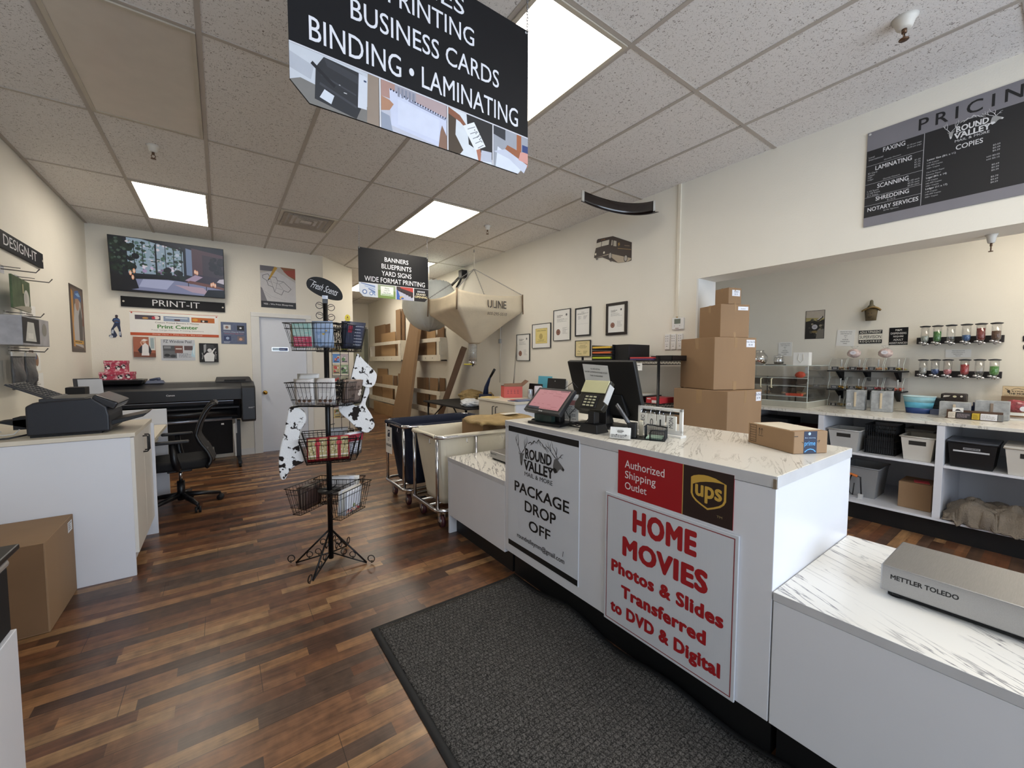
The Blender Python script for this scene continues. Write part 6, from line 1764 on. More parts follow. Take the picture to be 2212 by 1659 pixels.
# cow print stockings
def stocking(poly, dd, label, tilt=0, th=.07):
    c_ = Vector((SX, SY, 0)) - NV * dd
    Tt = Matrix(((TV.x, 0, -NV.x, c_.x), (TV.y, 0, -NV.y, c_.y), (0, 1, 0, 0), (0, 0, 0, 1)))
    t = thing('christmas_stocking', label, 'stocking', c_ + TV * poly[0][0] + Vector((0, 0, poly[0][1])), 'cow print stockings on the display stand')
    # resample outline smoothly and puff it
    n_ = len(poly)
    def cr(k):
        i = int(k); f = k - i
        P = [Vector(poly[(i + j) % n_]).to_3d() for j in (-1, 0, 1, 2)]
        return .5 * ((2 * P[1]) + (-P[0] + P[2]) * f + (2 * P[0] - 5 * P[1] + 4 * P[2] - P[3]) * f * f + (-P[0] + 3 * P[1] - 3 * P[2] + P[3]) * f ** 3)
    N_ = 56
    out = [cr(k * n_ / N_) for k in range(N_)]
    cx_ = sum((q.x for q in out)) / N_; cy_ = sum((q.y for q in out)) / N_
    s = MB(Tt)
    s.prism([(q.x, q.y) for q in out], -th / 2, th / 2, smooth=True)
    s.build('fur_body', COW, t, bevel=th * .42, seg=4)
    return t
stocking([(-.219, 1.086), (-.177, 1.092), (-.133, 1.053), (-.124, 1.008), (-.142, .964), (-.160, .937), (-.163, .87), (-.150, .787), (-.145, .738), (-.18, .722), (-.213, .704), (-.233, .676), (-.253, .638), (-.278, .652), (-.285, .748), (-.273, .849), (-.252, .928), (-.234, 1.022)], .075, 'cow print stocking hanging lowest, toe down beside the third tier')
stocking([(.192, 1.43), (.227, 1.388), (.267, 1.346), (.306, 1.299), (.309, 1.261), (.29, 1.214), (.253, 1.2), (.217, 1.216), (.175, 1.24), (.147, 1.248), (.155, 1.301), (.17, 1.361), (.181, 1.407)], .03, 'cow print stocking hanging highest, under the top side basket')
stocking([(.246, 1.231), (.264, 1.176), (.245, 1.123), (.237, 1.077), (.272, 1.013), (.293, .949), (.278, .911), (.241, .889), (.197, .909), (.155, .95), (.121, .99), (.086, 1.023), (.066, 1.062), (.081, 1.121), (.123, 1.135), (.165, 1.08), (.201, 1.086), (.223, 1.147)], .02, 'cow print stocking hanging under the second tier side basket')

# ------------------------------------------------------------------ laundry style carts
def cart(x0, x1, y0, y1, ztop, name, label, cloth, group):
    t = thing('laundry_cart', label, 'cart', ((x0 + x1) / 2, (y0 + y1) / 2, 0), group)
    r = .016; z0 = .165
    def rr(z, k=.07, inset=0):
        pts = []
        for cx_, cy_, a0 in ((x1 - k, y1 - k, 0), (x0 + k, y1 - k, 90), (x0 + k, y0 + k, 180), (x1 - k, y0 + k, 270)):
            for j in range(5):
                a = d2r(a0 + 22.5 * j); pts.append((cx_ + (k - inset) * math.cos(a), cy_ + (k - inset) * math.sin(a), z))
        return pts
    MB().tube(rr(ztop), r, 8, True).build('top_rail', CHROME, t)
    s = MB().tube(rr(z0), r, 8, True)
    for y in (y0 + .2, y1 - .2): s.tube([(x0, y, z0), (x1, y, z0)], .012, 8)
    s.build('base_rail', CHROME, t)
    for x, y in ((x0 + .012, y0 + .045), (x0 + .012, y1 - .045), (x1 - .012, y0 + .045), (x1 - .012, y1 - .045)):
        MB().tube([(x, y, z0), (x, y, ztop)], .0145, 10).build('post', CHROME, t)
    for x in (x0 + (x1 - x0) * .36, x0 + (x1 - x0) * .7):
        for y in (y0, y1): MB().tube([(x, y, z0), (x, y, ztop)], .0125, 8).build('post', CHROME, t)
    cx_, cy_ = (x0 + x1) / 2, (y0 + y1) / 2
    def ring(u, z):          # smooth walk round the rounded rectangle
        P_ = rr(z); k = u % 1 * 20; i_ = int(k); f = k - i_
        return Vector(P_[i_ % 20]).lerp(Vector(P_[(i_ + 1) % 20]), f)
    def bag(u, v):
        p_ = ring(u, 0)
        sx, sy = .965 - .16 * v, .93 - .27 * v
        wob = (.006 * math.sin(u * 63 + v * 3) + .008 * math.sin(u * 97 + 2) * v) * math.sin(PI * min(1, v * 1.2 + .1))
        return (cx_ + (p_.x - cx_) * (sx + wob), cy_ + (p_.y - cy_) * (sy + wob), ztop + .012 - (ztop - z0 - .01) * v)
    s = MB().grid(bag, 120, 12)
    s.add([bag(k / 120, 1) for k in range(120)], [tuple(range(120))])
    def fold(u, v):
        a_ = ring(u, ztop); d_ = Vector((a_.x - cx_, a_.y - cy_, 0)).normalized()
        ang = PI * (1.05 + .25 * math.sin(u * 61)) * v
        return a_ + d_ * (-.0195 * math.cos(ang)) + Vector((0, 0, .0195 * math.sin(ang) - .012 * max(0, v - .8)))
    for k in range(4):       # folded over the rail along the sides, the corners left bare
        s.grid(lambda u, v: fold((k * 5 + 4.25 + .55 * u) / 20 if False else (k * 5 + 3.6 + 1.8 * u) / 20, v), 24, 6)
    s.build('cloth_bag', cloth, t, solid=.003, merge=True)
    for x in (x0 + .07, x1 - .07):
        for y in (y0 + .09, y1 - .09):
            w = MB()
            w.cyl((x - .014, y, .05), (x + .014, y, .05), .05, n=22)
            c_ = w.build('caster', mat('wheel_maroon', '4a2328', .4), t)
            f_ = MB().cyl((x - .015, y, .05), (x + .015, y, .05), .028, n=16).box(x - .026, y - .015, .05, x - .019, y + .015, .13).box(x + .019, y - .015, .05, x + .026, y + .015, .13).box(x - .028, y - .022, .125, x + .028, y + .022, .152)
            f_.build('caster_fork', CHROME, c_)
    hk = MB()
    for y in (y0 + .12, y1 - .12): hk.tube([(x0 - .018, y, ztop - .02), (x0 - .022, y, ztop - .05), (x0 - .01, y, ztop - .06)], .003, 5)
    for x in (x0 + .25, x0 + .6): hk.tube([(x, y0 - .018, ztop - .02), (x, y0 - .022, ztop - .05), (x + .012, y0 - .02, ztop - .06)], .003, 5)
    hk.build('hook', CHROME, t)
    return t
CW = cart(1.385, 2.36, 2.93, 3.49, .765, 'laundry_cart', 'white canvas cart on casters holding parcels, next to the low counter', CANVAS_W, 'chrome carts with cloth bags')
CB = cart(1.36, 2.32, 3.60, 4.15, .765, 'laundry_cart', 'navy blue cloth cart on casters behind the white one', NAVY, 'chrome carts with cloth bags')
o, p = board('cart_placard', 'white packages placard hanging on the navy cart', 'placard', (1.338, 4.05, .46), (.06, -.998, 0), UP, .15, .265, .002, PAPER)
p.poly([(.045, .165), (.10, .165), (.11, .235), (.055, .235)], '2c3144'); p.poly([(.05, .195), (.105, .215), (.108, .222), (.07, .224)], 'e6e6e6'); p.text('PACKAGES', .015, .07, .135, .095, '1a1a1c', bold=.03); p.lines(.05, .12, .1, .15, 3, '8a8a90', 2, .5)
p.build('lettering', o)
# parcels in the white cart
t = thing('parcel', 'open-topped brown box with a dark label lying in the white cart', 'parcel', (2.0, 3.25, .5))
MB(at(1.86, 3.02, .58, rotz=d2r(3))).box(0, 0, 0, .42, .35, .245).build('box', CARD, t, bevel=.003)
p = Pic((1.90, 3.021, .58), LY, UP); p.rect(.2, .12, .285, .225, '241a14'); p.circ(.24, .17, .02, 'a58a6a'); p.lines(.02, .15, .1, .22, 4, '7a5c3c', 2); p.build('label_print', t)
t = thing('padded_mailer', 'brown paper mailer bag lying on the parcels in the white cart', 'mailer', (2.05, 3.2, .83))
def mail(u, v, z, h, sg=1):
    b = (16 * u * (1 - u) * v * (1 - v)) ** .35 if 0 < u < 1 and 0 < v < 1 else 0
    return (1.75 + .62 * u + .05 * v, 2.86 + .44 * v + .03 * math.sin(u * 9), z + sg * h * b + .012 * math.sin(u * 13 + v * 7))
MB().grid(lambda u, v: mail(u, v, .838, .045), 20, 14).grid(lambda u, v: mail(1 - u, v, .838, .008, -1), 20, 14).build('bag', KRAFT, t, merge=True)
p = Pic((2.1, 3.02, .893), LY, (0, 1, 0)); p.rect(0, 0, .16, .1, 'e4dfd2'); p.build('address_label', t)

# ------------------------------------------------------------------ packing area on the far side
# canvas hopper
HX, HY = 3.077, 5.235
hd_ = Vector((HX, HY, 0)).normalized(); ht_ = Vector((hd_.y, -hd_.x, 0))
def hp_(lat, dd, z): return Vector((HX, HY, 0)) + ht_ * lat + hd_ * dd + Vector((0, 0, z))
t = thing('packing_hopper', 'beige canvas packing-peanut hopper hanging by chains from the ceiling', 'hopper', hp_(0, 0, 1.32))
RR = .72
corners = []
for k in range(4):
    a = d2r(-108 + 90 * k)
    corners.append((RR * math.cos(a), RR * math.sin(a)))
def sq(u):
    k = u * 4; i = int(k) % 4; f = k - int(k)
    a_, b_ = corners[i], corners[(i + 1) % 4]
    return (a_[0] + (b_[0] - a_[0]) * f, a_[1] + (b_[1] - a_[1]) * f, 4 * f * (1 - f))
def hopf(u, v):
    x, y, m = sq(u)
    if v < .3:
        q = v / .3
        return hp_(x * (1 - .03 * m), y * (1 - .03 * m), 2.325 - .24 * q - .035 * m * (1 - q) + .03 * m * q)
    q = (v - .3) / .7
    k = 1 - q * (1 - .088)
    ca, sa = math.cos(d2r(-108) + 2 * PI * u), math.sin(d2r(-108) + 2 * PI * u)
    rx, ry = .068 * ca, .068 * sa
    e = q ** .92
    X_, Y_ = x * (1 - e) + rx * e, y * (1 - e) + ry * e
    wr = .012 * math.sin(u * 4 * PI * 6) * math.sin(PI * q) ** 2
    return hp_(X_ * (1 + wr), Y_ * (1 + wr), 2.085 + .03 * m * (1 - q) - (2.085 - 1.64) * q - .02 * math.sin(PI * q) * m)
MB().grid(hopf, 64, 22).build('canvas', CANVAS, t, solid=.006, merge=True)
for k, (x, y) in enumerate(corners):
    MB().tube([hp_(x * 1.015, y * 1.015, 2.34), hp_(x * 1.03, y * 1.03, 2.06)], .012, 6).build('corner_rod', mat('rod_wood', '7a6650', .6), t)
    chain('c', '', hp_(x, y, 2.335), hp_(0, 0, 2.74), 34, r=.0022).build('chain', mat('chain_steel', '8d8d90'), t)
MB().tube([hp_(0, 0, 2.74), hp_(0, 0, 3.04)], .006, 7).build('rope', mat('rope_white', 'd8d2c2', .8), t)
s = MB().tube([hp_(.0, 0, 3.02) + Vector((0, 0, -.02 * k)) for k in range(3)], .01, 6); s.build('ceiling_hook', STEEL, t)
co = hp_(-.025, 0, 0)
MB(at(co.x, co.y, 0)).lathe([(.062, 1.36), (.064, 1.645)], n=20).build('tube', ACR, t)
MB(at(co.x, co.y, 0)).lathe([(0, 1.44), (.055, 1.44), (.057, 1.63), (0, 1.64)], n=16).build('fill', mat('foam_fill', 'd9d6cc', .8, bump=1, bscale=60), t)
s = MB()
for i in range(13):
    z = 1.635 - i * .0225
    s.tube([(co.x + .067 * math.cos(2 * PI * k / 20), co.y + .067 * math.sin(2 * PI * k / 20), z) for k in range(20)], .0028, 5, True)
s.build('wire_coil', CHROME, t)
MB(at(co.x, co.y, 0)).lathe([(0, 1.325), (.05, 1.325), (.066, 1.345), (.066, 1.385), (.06, 1.39)], n=20).build('collar', CHROME, t)
MB().tube([co + Vector((0, 0, 1.335)) - hd_ * .06, co + Vector((0, 0, 1.31)) - hd_ * .07], .01, 8).build('gate_knob', BLACK, t)
MB().tube([co + Vector((0, 0, 1.336)) - hd_ * .05, co + Vector((0, 0, 1.336)) - ht_ * .13 - hd_ * .06], .009, 8).build('handle', mat('handle_yellow', 'd8c84a', .4), t)
# lettering on the face towards the counter
a_, b_ = Vector(corners[0]).to_3d(), Vector(corners[1]).to_3d()
A = hp_(a_.x, a_.y, 0); Bq = hp_(b_.x, b_.y, 0)
fr_ = (Bq - A); L_ = fr_.length; fr_.normalize()
fn_ = fr_.cross(Vector((0, 0, 1)))
mid = A + fr_ * (L_ * .34) - fn_ * (-.012)
p = Pic(mid + Vector((0, 0, 2.115)), fr_, (0, 0, 1), eps=.004)
p.text('ULINE', .10, .0, .40, .105, '4a4440', bold=.02)
for x in (.125, .19, .25, .31): p.rect(x, -.005, x + .008, .11, 'd3c4a9')
p.build('lettering', t)
p = Pic(mid + Vector((0, 0, 2.02)) , fr_, Vector((0, 0, 1)) + fn_ * .25, eps=.012)
p.text('800-295-5510', .09, .0, .40, .04, '5a524c', bold=.0, shear=.1)
p.build('lettering', t)

# big white sack of packing peanuts beyond it
t = thing('peanut_sack', 'big white round-bottomed sack hanging behind the small sign', 'sack', (2.92, 6.55, 1.9))
SKX, SKY = 2.95, 6.55
def sack(u, v):
    a = 2 * PI * u
    z = 1.90 + .80 * v
    pr = math.sin(PI * min(1, v / .6) / 2) ** .5 if v < .6 else 1 - .25 * ((v - .6) / .4) ** 2
    w = 1 + .022 * math.sin(a * 26) * (1 - v)
    sc_ = .50 * pr * w
    return (SKX + .50 * pr * w * math.cos(a) * .85, SKY + .62 * pr * w * math.sin(a), z + .01 * math.sin(a * 30))
MB().grid(sack, 80, 18).build('bag', BAGP, t, merge=True)
MB().tube([(SKX, SKY, 2.66), (SKX, SKY, C - .002)], .006, 6).build('rope', mat('rope_white', 'd8d2c2'), t)

# cardboard racks on the wall
RF = 3.425
RACKW = mat('rack_white', 'e4ddce', .5)
def rack(y0, y1, z0, zr, label):
    t = thing('cardboard_rack', label, 'rack', (3.5, (y0 + y1) / 2, z0), 'white wall racks for flat boxes')
    MB().box(RF, y0, z0, XR, y1, z0 + .025).build('shelf', RACKW, t)
    MB().box(RF - .015, y0 - .01, z0 - .0, RF, y1 + .01, z0 + .12).build('front_board', RACKW, t, bevel=.002)
    MB().box(RF - .015, y0 - .01, zr - .04, RF, y1 + .01, zr + .04).build('front_rail', RACKW, t, bevel=.002)
    for y in (y0, y1 - .02):
        MB().box(RF - .0, y, z0, XR, y + .02, zr + .04).build('end_panel', RACKW, t, bevel=.002)
    MB().box(RF - .016, y0 + .02, z0 + .12, RF, y0 + .14, zr - .04).build('front_stile', RACKW, t)
    p = Pic((RF - .015, y1, z0), LX, UP)
    for k in range(3): p.circ((y1 - y0) * (.25 + .25 * k), .06, .014, '8a857a')
    p.build('bolt_print', t)
    return t
rack(9.20, 11.6, 1.385, 1.83, 'upper white wall rack of flat boxes deep in the passage')
rack(9.45, 11.7, .32, .745, 'lower white wall rack of flat boxes deep in the passage')
rack(7.10, 8.45, 1.385, 1.80, 'upper white wall rack of flat boxes nearer the hopper')
rack(7.12, 8.55, .33, .755, 'lower white wall rack of flat boxes nearer the hopper')
MB  # flat boxes standing in the racks
def sheet(y0, y1, z0, z1, x, m, label, rots=0):
    o = MB().box(x, y0, z0, x + .016, y1, z1).build('flat_box', m)
    return tag(o, label, 'flat box', 'flattened boxes in the wall racks')
sheet(10.62, 11.5, 1.412, 2.35, 3.53, CARD, 'tall flat box at the far end of the far upper rack')
sheet(9.70, 10.75, 1.412, 2.10, 3.47, CARD_L, 'wide flat box in front in the far upper rack')
sheet(10.3, 10.62, 1.412, 2.34, 3.545, CARD_D, 'narrow dark flat box behind the wide one, far upper rack')
sheet(9.42, 9.72, 1.412, 2.62, 3.50, CARD, 'tallest flat box in the far upper rack')
sheet(9.24, 9.42, 1.412, 2.62, 3.53, CARD_D, 'dark edge-on flat boxes at the near end of the far upper rack')
sheet(10.5, 11.3, .348, 1.18, 3.53, CARD_L, 'pale flat box with a stamp at the far end, far lower rack')
sheet(10.75, 11.55, .348, .98, 3.46, CARD, 'square flat box in front at the far end, far lower rack')
sheet(9.95, 10.72, .348, 1.03, 3.47, CARD_L, 'square flat box in the middle of the far lower rack')
sheet(9.70, 9.95, .348, 1.02, 3.50, CARD_D, 'dark flat boxes seen edge-on, far lower rack')
sheet(9.48, 9.69, .348, 1.08, 3.53, CARD, 'reddish flat box at the near end of the far lower rack')
sheet(7.85, 8.40, 1.412, 2.05, 3.50, CARD_D, 'dark flat box at the far end of the near upper rack')
sheet(7.45, 7.85, 1.412, 2.03, 3.48, CARD_L, 'plain flat box in the near upper rack')
sheet(7.15, 7.43, 1.412, 2.06, 3.52, CARD_D, 'dark edge-on flat boxes in the near upper rack')
sheet(7.95, 8.45, .358, 1.03, 3.50, CARD, 'brown flat box at the far end of the near lower rack')
sheet(7.78, 7.95, .358, 1.04, 3.47, CARD_D, 'narrow dark flat box in the near lower rack')
sheet(7.40, 7.77, .358, 1.04, 3.50, CARD, 'square flat box in the near lower rack')
sheet(7.15, 7.38, .358, 1.05, 3.53, CARD_D, 'edge-on flat boxes at the near end of the near lower rack')
o = MB().box(3.38, 9.3, .002, 3.40, 11.2, .30).build('flat_box', CARD_L); tag(o, 'long flat box standing on the floor under the far lower rack', 'flat box', 'flattened boxes in the wall racks')
# tall carton sheet leaning in front
t = thing('tall_carton', 'very tall flattened carton leaning on the racks', 'carton', (3.2, 8.6, 0))
s = MB(); n0 = [(3.10, 9.02, .004), (3.10, 8.08, .004), (3.33, 7.84, 2.32), (3.33, 8.32, 2.32)]
s.add(n0 + [(q[0] + .055, q[1] - .02, q[2]) for q in n0], [(0, 1, 2, 3), (7, 6, 5, 4), (0, 4, 5, 1), (1, 5, 6, 2), (2, 6, 7, 3), (3, 7, 4, 0)])
s.build('sheet', CARD, t)
# leaning long narrow box with bubble wrap
t = thing('long_box', 'long narrow brown box leaning on the wall beyond the black table', 'long box', (3.3, 6.8, 0))
s = MB()
a0, a1 = Vector((3.24, 7.02, .03)), Vector((3.44, 6.22, 1.60))
dx = (a1 - a0).normalized(); sd = Vector((-.5, -.85, 0)).normalized() * .11; sd = sd - dx * sd.dot(dx); up_ = dx.cross(sd).normalized() * .05
q = [a0 + sd + up_, a0 - sd + up_, a0 - sd - up_, a0 + sd - up_]; q += [k + (a1 - a0) for k in q]
s.add(q, [(0, 1, 2, 3), (7, 6, 5, 4), (0, 4, 5, 1), (1, 5, 6, 2), (2, 6, 7, 3), (3, 7, 4, 0)])
s.build('box', mat('long_box_card', '7e6450', .8), t)
s = MB()
for k in range(8): s.blob(a0.lerp(a1, .30 + .05 * k) - sd * (1.4 + .15 * math.sin(k * 2)), (.04 + .02 * math.sin(k), .03, .045), 8, 6, jit=.15, seed=k)
o = s.build('bubble_wrap', mat('bubble_wrap', 'd9d8d2', .25, bump=.6, bscale=60)); tag(o, 'crumpled clear bubble wrap stuck to the leaning narrow box', 'bubble wrap', kind='stuff')
# black folding table and what is on it
t = thing('folding_table', 'black folding table along the wall beyond the carts', 'table', (3.05, 5.3, 0))
MB().box(2.63, 4.70, .725, 3.42, 6.10, .75).build('tabletop', BLACK_MATTE, t, bevel=.004)
for x in (2.68, 3.36):
    for y in (4.78, 6.02): MB().tube([(x, y, 0), (x, y, .725)], .014, 8).build('leg', BLACK_METAL, t)
for y, q in ((4.78, 5.25), (6.02, 5.55)):
    MB().tube([(2.68, y, .42), (3.36, y, .42)], .011, 8).build('crossbar', BLACK_METAL, t)
    MB().tube([(2.69, y, .42), (2.72, q, .724)], .01, 7).build('brace', BLACK_METAL, t)
from mathutils import noise
def lump(name, label, cat, c_, r_, m, sd, jit=.14, group=None, nu=34, nv=22):
    """crumpled lump: a rounded mass broken into creases"""
    s = MB().blob((0, 0, 0), (1, 1, 1), nu, nv)
    for i_, q in enumerate(s.v):
        k = 1 + jit * 2.2 * noise.noise(q * 2.1 + Vector((sd, 0, 0))) + jit * 1.3 * abs(noise.noise(q * 5.0 + Vector((0, sd, 0))))
        s.v[i_] = Vector((q.x * k * r_[0], q.y * k * r_[1], q.z * k * r_[2]))
    z0 = min(q.z for q in s.v) * .7
    s.v = [Vector((q.x + c_[0], q.y + c_[1], max(q.z, z0) - z0 + c_[2] + .001)) for q in s.v]
    s.sm = [False] * len(s.f)
    o = s.build(name, m)
    return tag(o, label, cat, group)
lump('crumpled_paper', 'crumpled brown packing paper on the black table', 'paper', (3.25, 5.62, .75), (.19, .22, .10), KRAFT, 4, .10)
lump('crumpled_paper', 'smaller brown paper scrap behind the white cabinet', 'paper', (3.32, 5.25, .75), (.09, .11, .085), KRAFT, 9, .14)
lump('poly_mailer', 'silvery white plastic mailer bag on the black table', 'mailer', (2.82, 4.90, .75), (.14, .15, .06), mat('silver_mailer', 'cfd2d6', .3, var=.1, bump=1, bscale=14), 5, .10)
t = thing('lever_press', 'dark blue hand lever press with a black grip behind the red box', 'lever press', (3.15, 5.05, .75))
MB().box(3.08, 5.0, .75, 3.24, 5.12, .90).build('base', mat('press_blue', '1f2b48', .4), t, bevel=.01)
MB().tube([(3.18, 5.09, .88), (3.19, 5.08, 1.0), (3.2, 5.01, 1.13), (3.2, 4.98, 1.16)], .025, 8, radii=[.045, .032, .018, .015]).build('lever', mat('press_blue', '1f2b48'), t)
MB().tube([(3.2, 4.985, 1.155), (3.2, 4.875, 1.265)], .019, 10).build('grip', BLACK, t)
# white cabinet with a clutter of parcels
CABZ = .895
t = thing('storage_cabinet', 'low white two-door cabinet carrying the red box', 'cabinet', (3.1, 4.24, 0))
MB().box(2.82, 3.835, .06, 3.42, 4.65, .865).build('body', LAM, t, bevel=.002)
MB().box(2.79, 3.82, .867, 3.43, 4.66, CABZ).build('worktop', LAM_WARM, t, bevel=.002)
MB().box(2.86, 3.86, 0, 3.40, 4.62, .06).build('toe_kick', CHIPW, t)
for y0, y1, hy in ((3.837, 4.240, 4.205), (4.244, 4.648, 4.28)):
    dd = MB().box(2.802, y0, .07, 2.82, y1, .862).build('door', LAM_WARM, t, bevel=.0015)
    MB().tube([(2.802, hy, .64), (2.778, hy, .64), (2.774, hy, .65), (2.774, hy, .80), (2.778, hy, .81), (2.802, hy, .81)], .0055, 8).build('handle', BLACK_METAL, dd)
t = thing('red_box', 'coral red carton with open brown flaps on the low white cabinet', 'box', (3.1, 4.25, CABZ))
T = at(3.04, 4.40, CABZ + .001, rotz=d2r(-24))
MB(T).box(0, 0, 0, .25, .24, .15).build('box', mat('coral_card', 'd0605a', .6, var=.05), t, bevel=.002)
s = MB(T)
s.add([(0, .24, .151), (.25, .24, .151), (.27, .12, .165), (-.02, .12, .160)], [(0, 1, 2, 3)]).add([(0, 0, .151), (.25, 0, .151), (.30, .12, .19), (.02, .13, .182)], [(0, 1, 2, 3)]).add([(.25, 0, .151), (.25, .24, .151), (.34, .22, .23), (.34, .02, .22)], [(0, 1, 2, 3)])
s.build('flap', mat('flap_brown', '8c6a58', .8), t, solid=.004)
rx = T.to_3x3() @ Vector((1, 0, 0))
p = Pic(T @ Vector((0, 0, 0)), rx, UP)
for k in range(4): p.rect(.05 + k * .045, .06, .055 + k * .045, .11, '8a4048'); p.rect(.04 + k * .045, .055, .068 + k * .045, .06, '8a4048'); p.rect(.044 + k * .045, .085, .062 + k * .045, .09, '8a4048')
p.build('arrow_print', t)
def flat(name, label, cat, x0, y0, w, l, z, th, m, rot=0, group=None):
    o = MB(at(x0, y0, z, rotz=rot)).box(0, 0, .0005, w, l, th).build(name, m)
    return tag(o, label, cat, group)
flat('envelope', 'yellow padded envelope on the low white cabinet beside the red box', 'envelope', 2.86, 4.42, .16, .2, CABZ, .014, mat('yellow_envelope', 'd9c184', .7, bump=.4, bscale=20), .3)
flat('folder', 'grey-blue folder lying on the low white cabinet, undermost', 'folder', 2.86, 3.86, .24, .17, CABZ, .008, mat('folder_blue', '6f7894', .5), .15)
flat('folder', 'grey-blue folder lying askew on top of another folder', 'folder', 2.88, 3.88, .24, .16, CABZ + .009, .008, mat('folder_slate', '7f86a0', .5), -.1)
flat('sticky_note', 'orange note on the folders on the low white cabinet', 'note', 2.85, 3.92, .05, .06, CABZ + .018, .004, mat('note_orange', 'd8694c', .6), .5)
t = thing('drink_can', 'silver drink can on the low white cabinet', 'can', (3.30, 4.17, CABZ))
MB(at(3.30, 4.17, CABZ)).lathe([(.024, 0.001), (.031, .008), (.031, .112), (.026, .122), (0, .122)], n=20).build('body', mat('can_silver', 'b9c3d0', .25, metal=.6, var=.3, scale=30), t)
t = thing('snack_carton', 'white and purple milk-style carton leaning by the drink can', 'carton', (3.32, 4.0, CABZ))
T = at(3.31, 4.08, CABZ, rotz=d2r(-30))
MB(T).box(0, 0, .001, .10, .10, .12).add([(0, 0, .12), (.1, 0, .12), (.1, .1, .12), (0, .1, .12), (0, .05, .165), (.1, .05, .165)], [(0, 1, 5, 4), (2, 3, 4, 5), (0, 4, 3), (1, 2, 5)]).build('carton', mat('carton_white', 'd9d2dc', .4), t)
p = Pic(T, (0, 0, 1), UP) if False else Pic(T @ Vector((0, 0, 0)), T.to_3x3() @ Vector((1, 0, 0)), UP)
p.poly([(.01, .0), (.10, .0), (.10, .10), (.05, .11), (.02, .05)], '3a3060'); p.poly([(.05, .01), (.09, .03), (.06, .06)], 'd8703c'); p.circ(.07, .08, .015, 'e9e4ee'); p.build('print', t)
t = thing('letter_tray', 'black flat tray standing upright on the cabinet beside the cyan folder', 'tray', (3.45, 3.85, CABZ))
T = at(3.455, 3.85, CABZ, roty=d2r(6))
MB(T).box(-.012, -.17, .001, .0, .17, .27).build('tray', BLACK, t, bevel=.012, seg=3)
MB(T).cyl((-.0135, 0.02, .235), (-.012, .02, .235), .006, n=12).build('hole', PAPER, t)
MB(at(3.475, 3.83, CABZ, roty=d2r(6))).box(-.004, -.17, .001, .0, .17, .25).build('backing', PAPER, t)
t = thing('letter_tray', 'smaller black framed tray with a white sheet behind the drink can', 'tray', (3.40, 4.18, CABZ))
MB(at(3.40, 4.20, CABZ, roty=d2r(8))).box(-.01, -.14, .001, .0, .14, .19).build('tray', BLACK, t, bevel=.008)
o = MB(at(3.50, 4.13, CABZ, roty=d2r(5))).box(-.003, -.14, .001, .0, .14, .29).build('file_folder', mat('cyan_card', '5fb4cf', .6)); tag(o, 'bright cyan file folder standing against the wall', 'folder')
o = lump('white_bag', 'small white plastic bag heaped beside the smaller black tray', 'bag', (3.33, 3.78, CABZ), (.07, .07, .07), BAGP, 3, .1)

# wire shelving behind the monitor
t = thing('wire_shelf', 'black wire shelf unit against the wall behind the monitor', 'shelf unit', (3.33, 2.6, 0))
wx0, wx1, wy0, wy1 = 3.12, 3.50, 2.13, 3.05
for x in (wx0, wx1):
    for y in (wy0, wy1): MB().cyl((x, y, 0), (x, y, 1.43), .0125, n=12).build('post', BLACK_METAL, t)
for z in (.55, 1.0, 1.385):
    s = MB()
    for dz in (0, -.03):
        s.tube([(wx0, wy0, z + dz), (wx1, wy0, z + dz), (wx1, wy1, z + dz), (wx0, wy1, z + dz)], .0035, 5, True)
    for (ax, ay, bx, by, n_) in ((wx0, wy0, wx0, wy1, 36), (wx0, wy0, wx1, wy0, 16), (wx0, wy1, wx1, wy1, 16)):
        s.tube([(ax + (bx - ax) * k / n_, ay + (by - ay) * k / n_, z - .03 * (k % 2)) for k in range(n_ + 1)], .002, 4)
    for k in range(1, 24): s.tube([(wx0, wy0 + (wy1 - wy0) * k / 24, z), (wx1, wy0 + (wy1 - wy0) * k / 24, z)], .0018, 4, cap=False)
    s.build('shelf', BLACK_METAL, t)
t = thing('letter_trays', 'stack of black letter trays holding yellow, orange and green paper', 'letter trays', (3.3, 2.75, 1.39))
for i, c_ in enumerate(('b8c23a', 'd0683a', 'e0b84a')):
    z = 1.392 + .052 * i
    MB().box(3.10, 2.63, z, 3.42, 2.90, z + .004).box(3.10, 2.63, z, 3.104, 2.90, z + .016).box(3.10, 2.63, z, 3.42, 2.634, z + .05).box(3.10, 2.896, z, 3.42, 2.90, z + .05).build('tray', BLACK, t)
    MB().box(3.092, 2.66, z + .018, 3.40, 2.885, z + .036).build('paper_pile', ink(c_), t)
t = thing('file_box', 'black box standing beside the letter trays on the wire shelf', 'box', (3.3, 2.5, 1.39))
MB().box(3.13, 2.46, 1.39, 3.45, 2.625, 1.545).build('box', BLACK_MATTE, t, bevel=.004)
t = thing('desk_tray', 'flat black tray with red and purple folders on the wire shelf', 'tray', (3.3, 2.25, 1.39))
MB().box(3.12, 2.0, 1.39, 3.45, 2.44, 1.394).box(3.12, 2.0, 1.39, 3.124, 2.16, 1.435).box(3.12, 2.0, 1.39, 3.45, 2.004, 1.435).box(3.446, 2.0, 1.39, 3.45, 2.44, 1.435).build('tray', BLACK, t)
for i, (c_, lab) in enumerate((('4a3a6a', 'purple folder in the flat black tray, lower'), ('cf4a4a', 'red folder in the flat black tray, upper'))):
    o = MB().box(3.11, 2.18, 1.396 + i * .014, 3.42, 2.43, 1.408 + i * .014).build('folder', ink(c_)); tag(o, lab, 'folder', 'folders on the wire shelf')
o, p = board('shelf_sign', 'white card with a handwritten note hanging on the wire shelf', 'sign', (3.105, 2.44, 1.30), LX, UP, .15, .068, .001, PAPER)
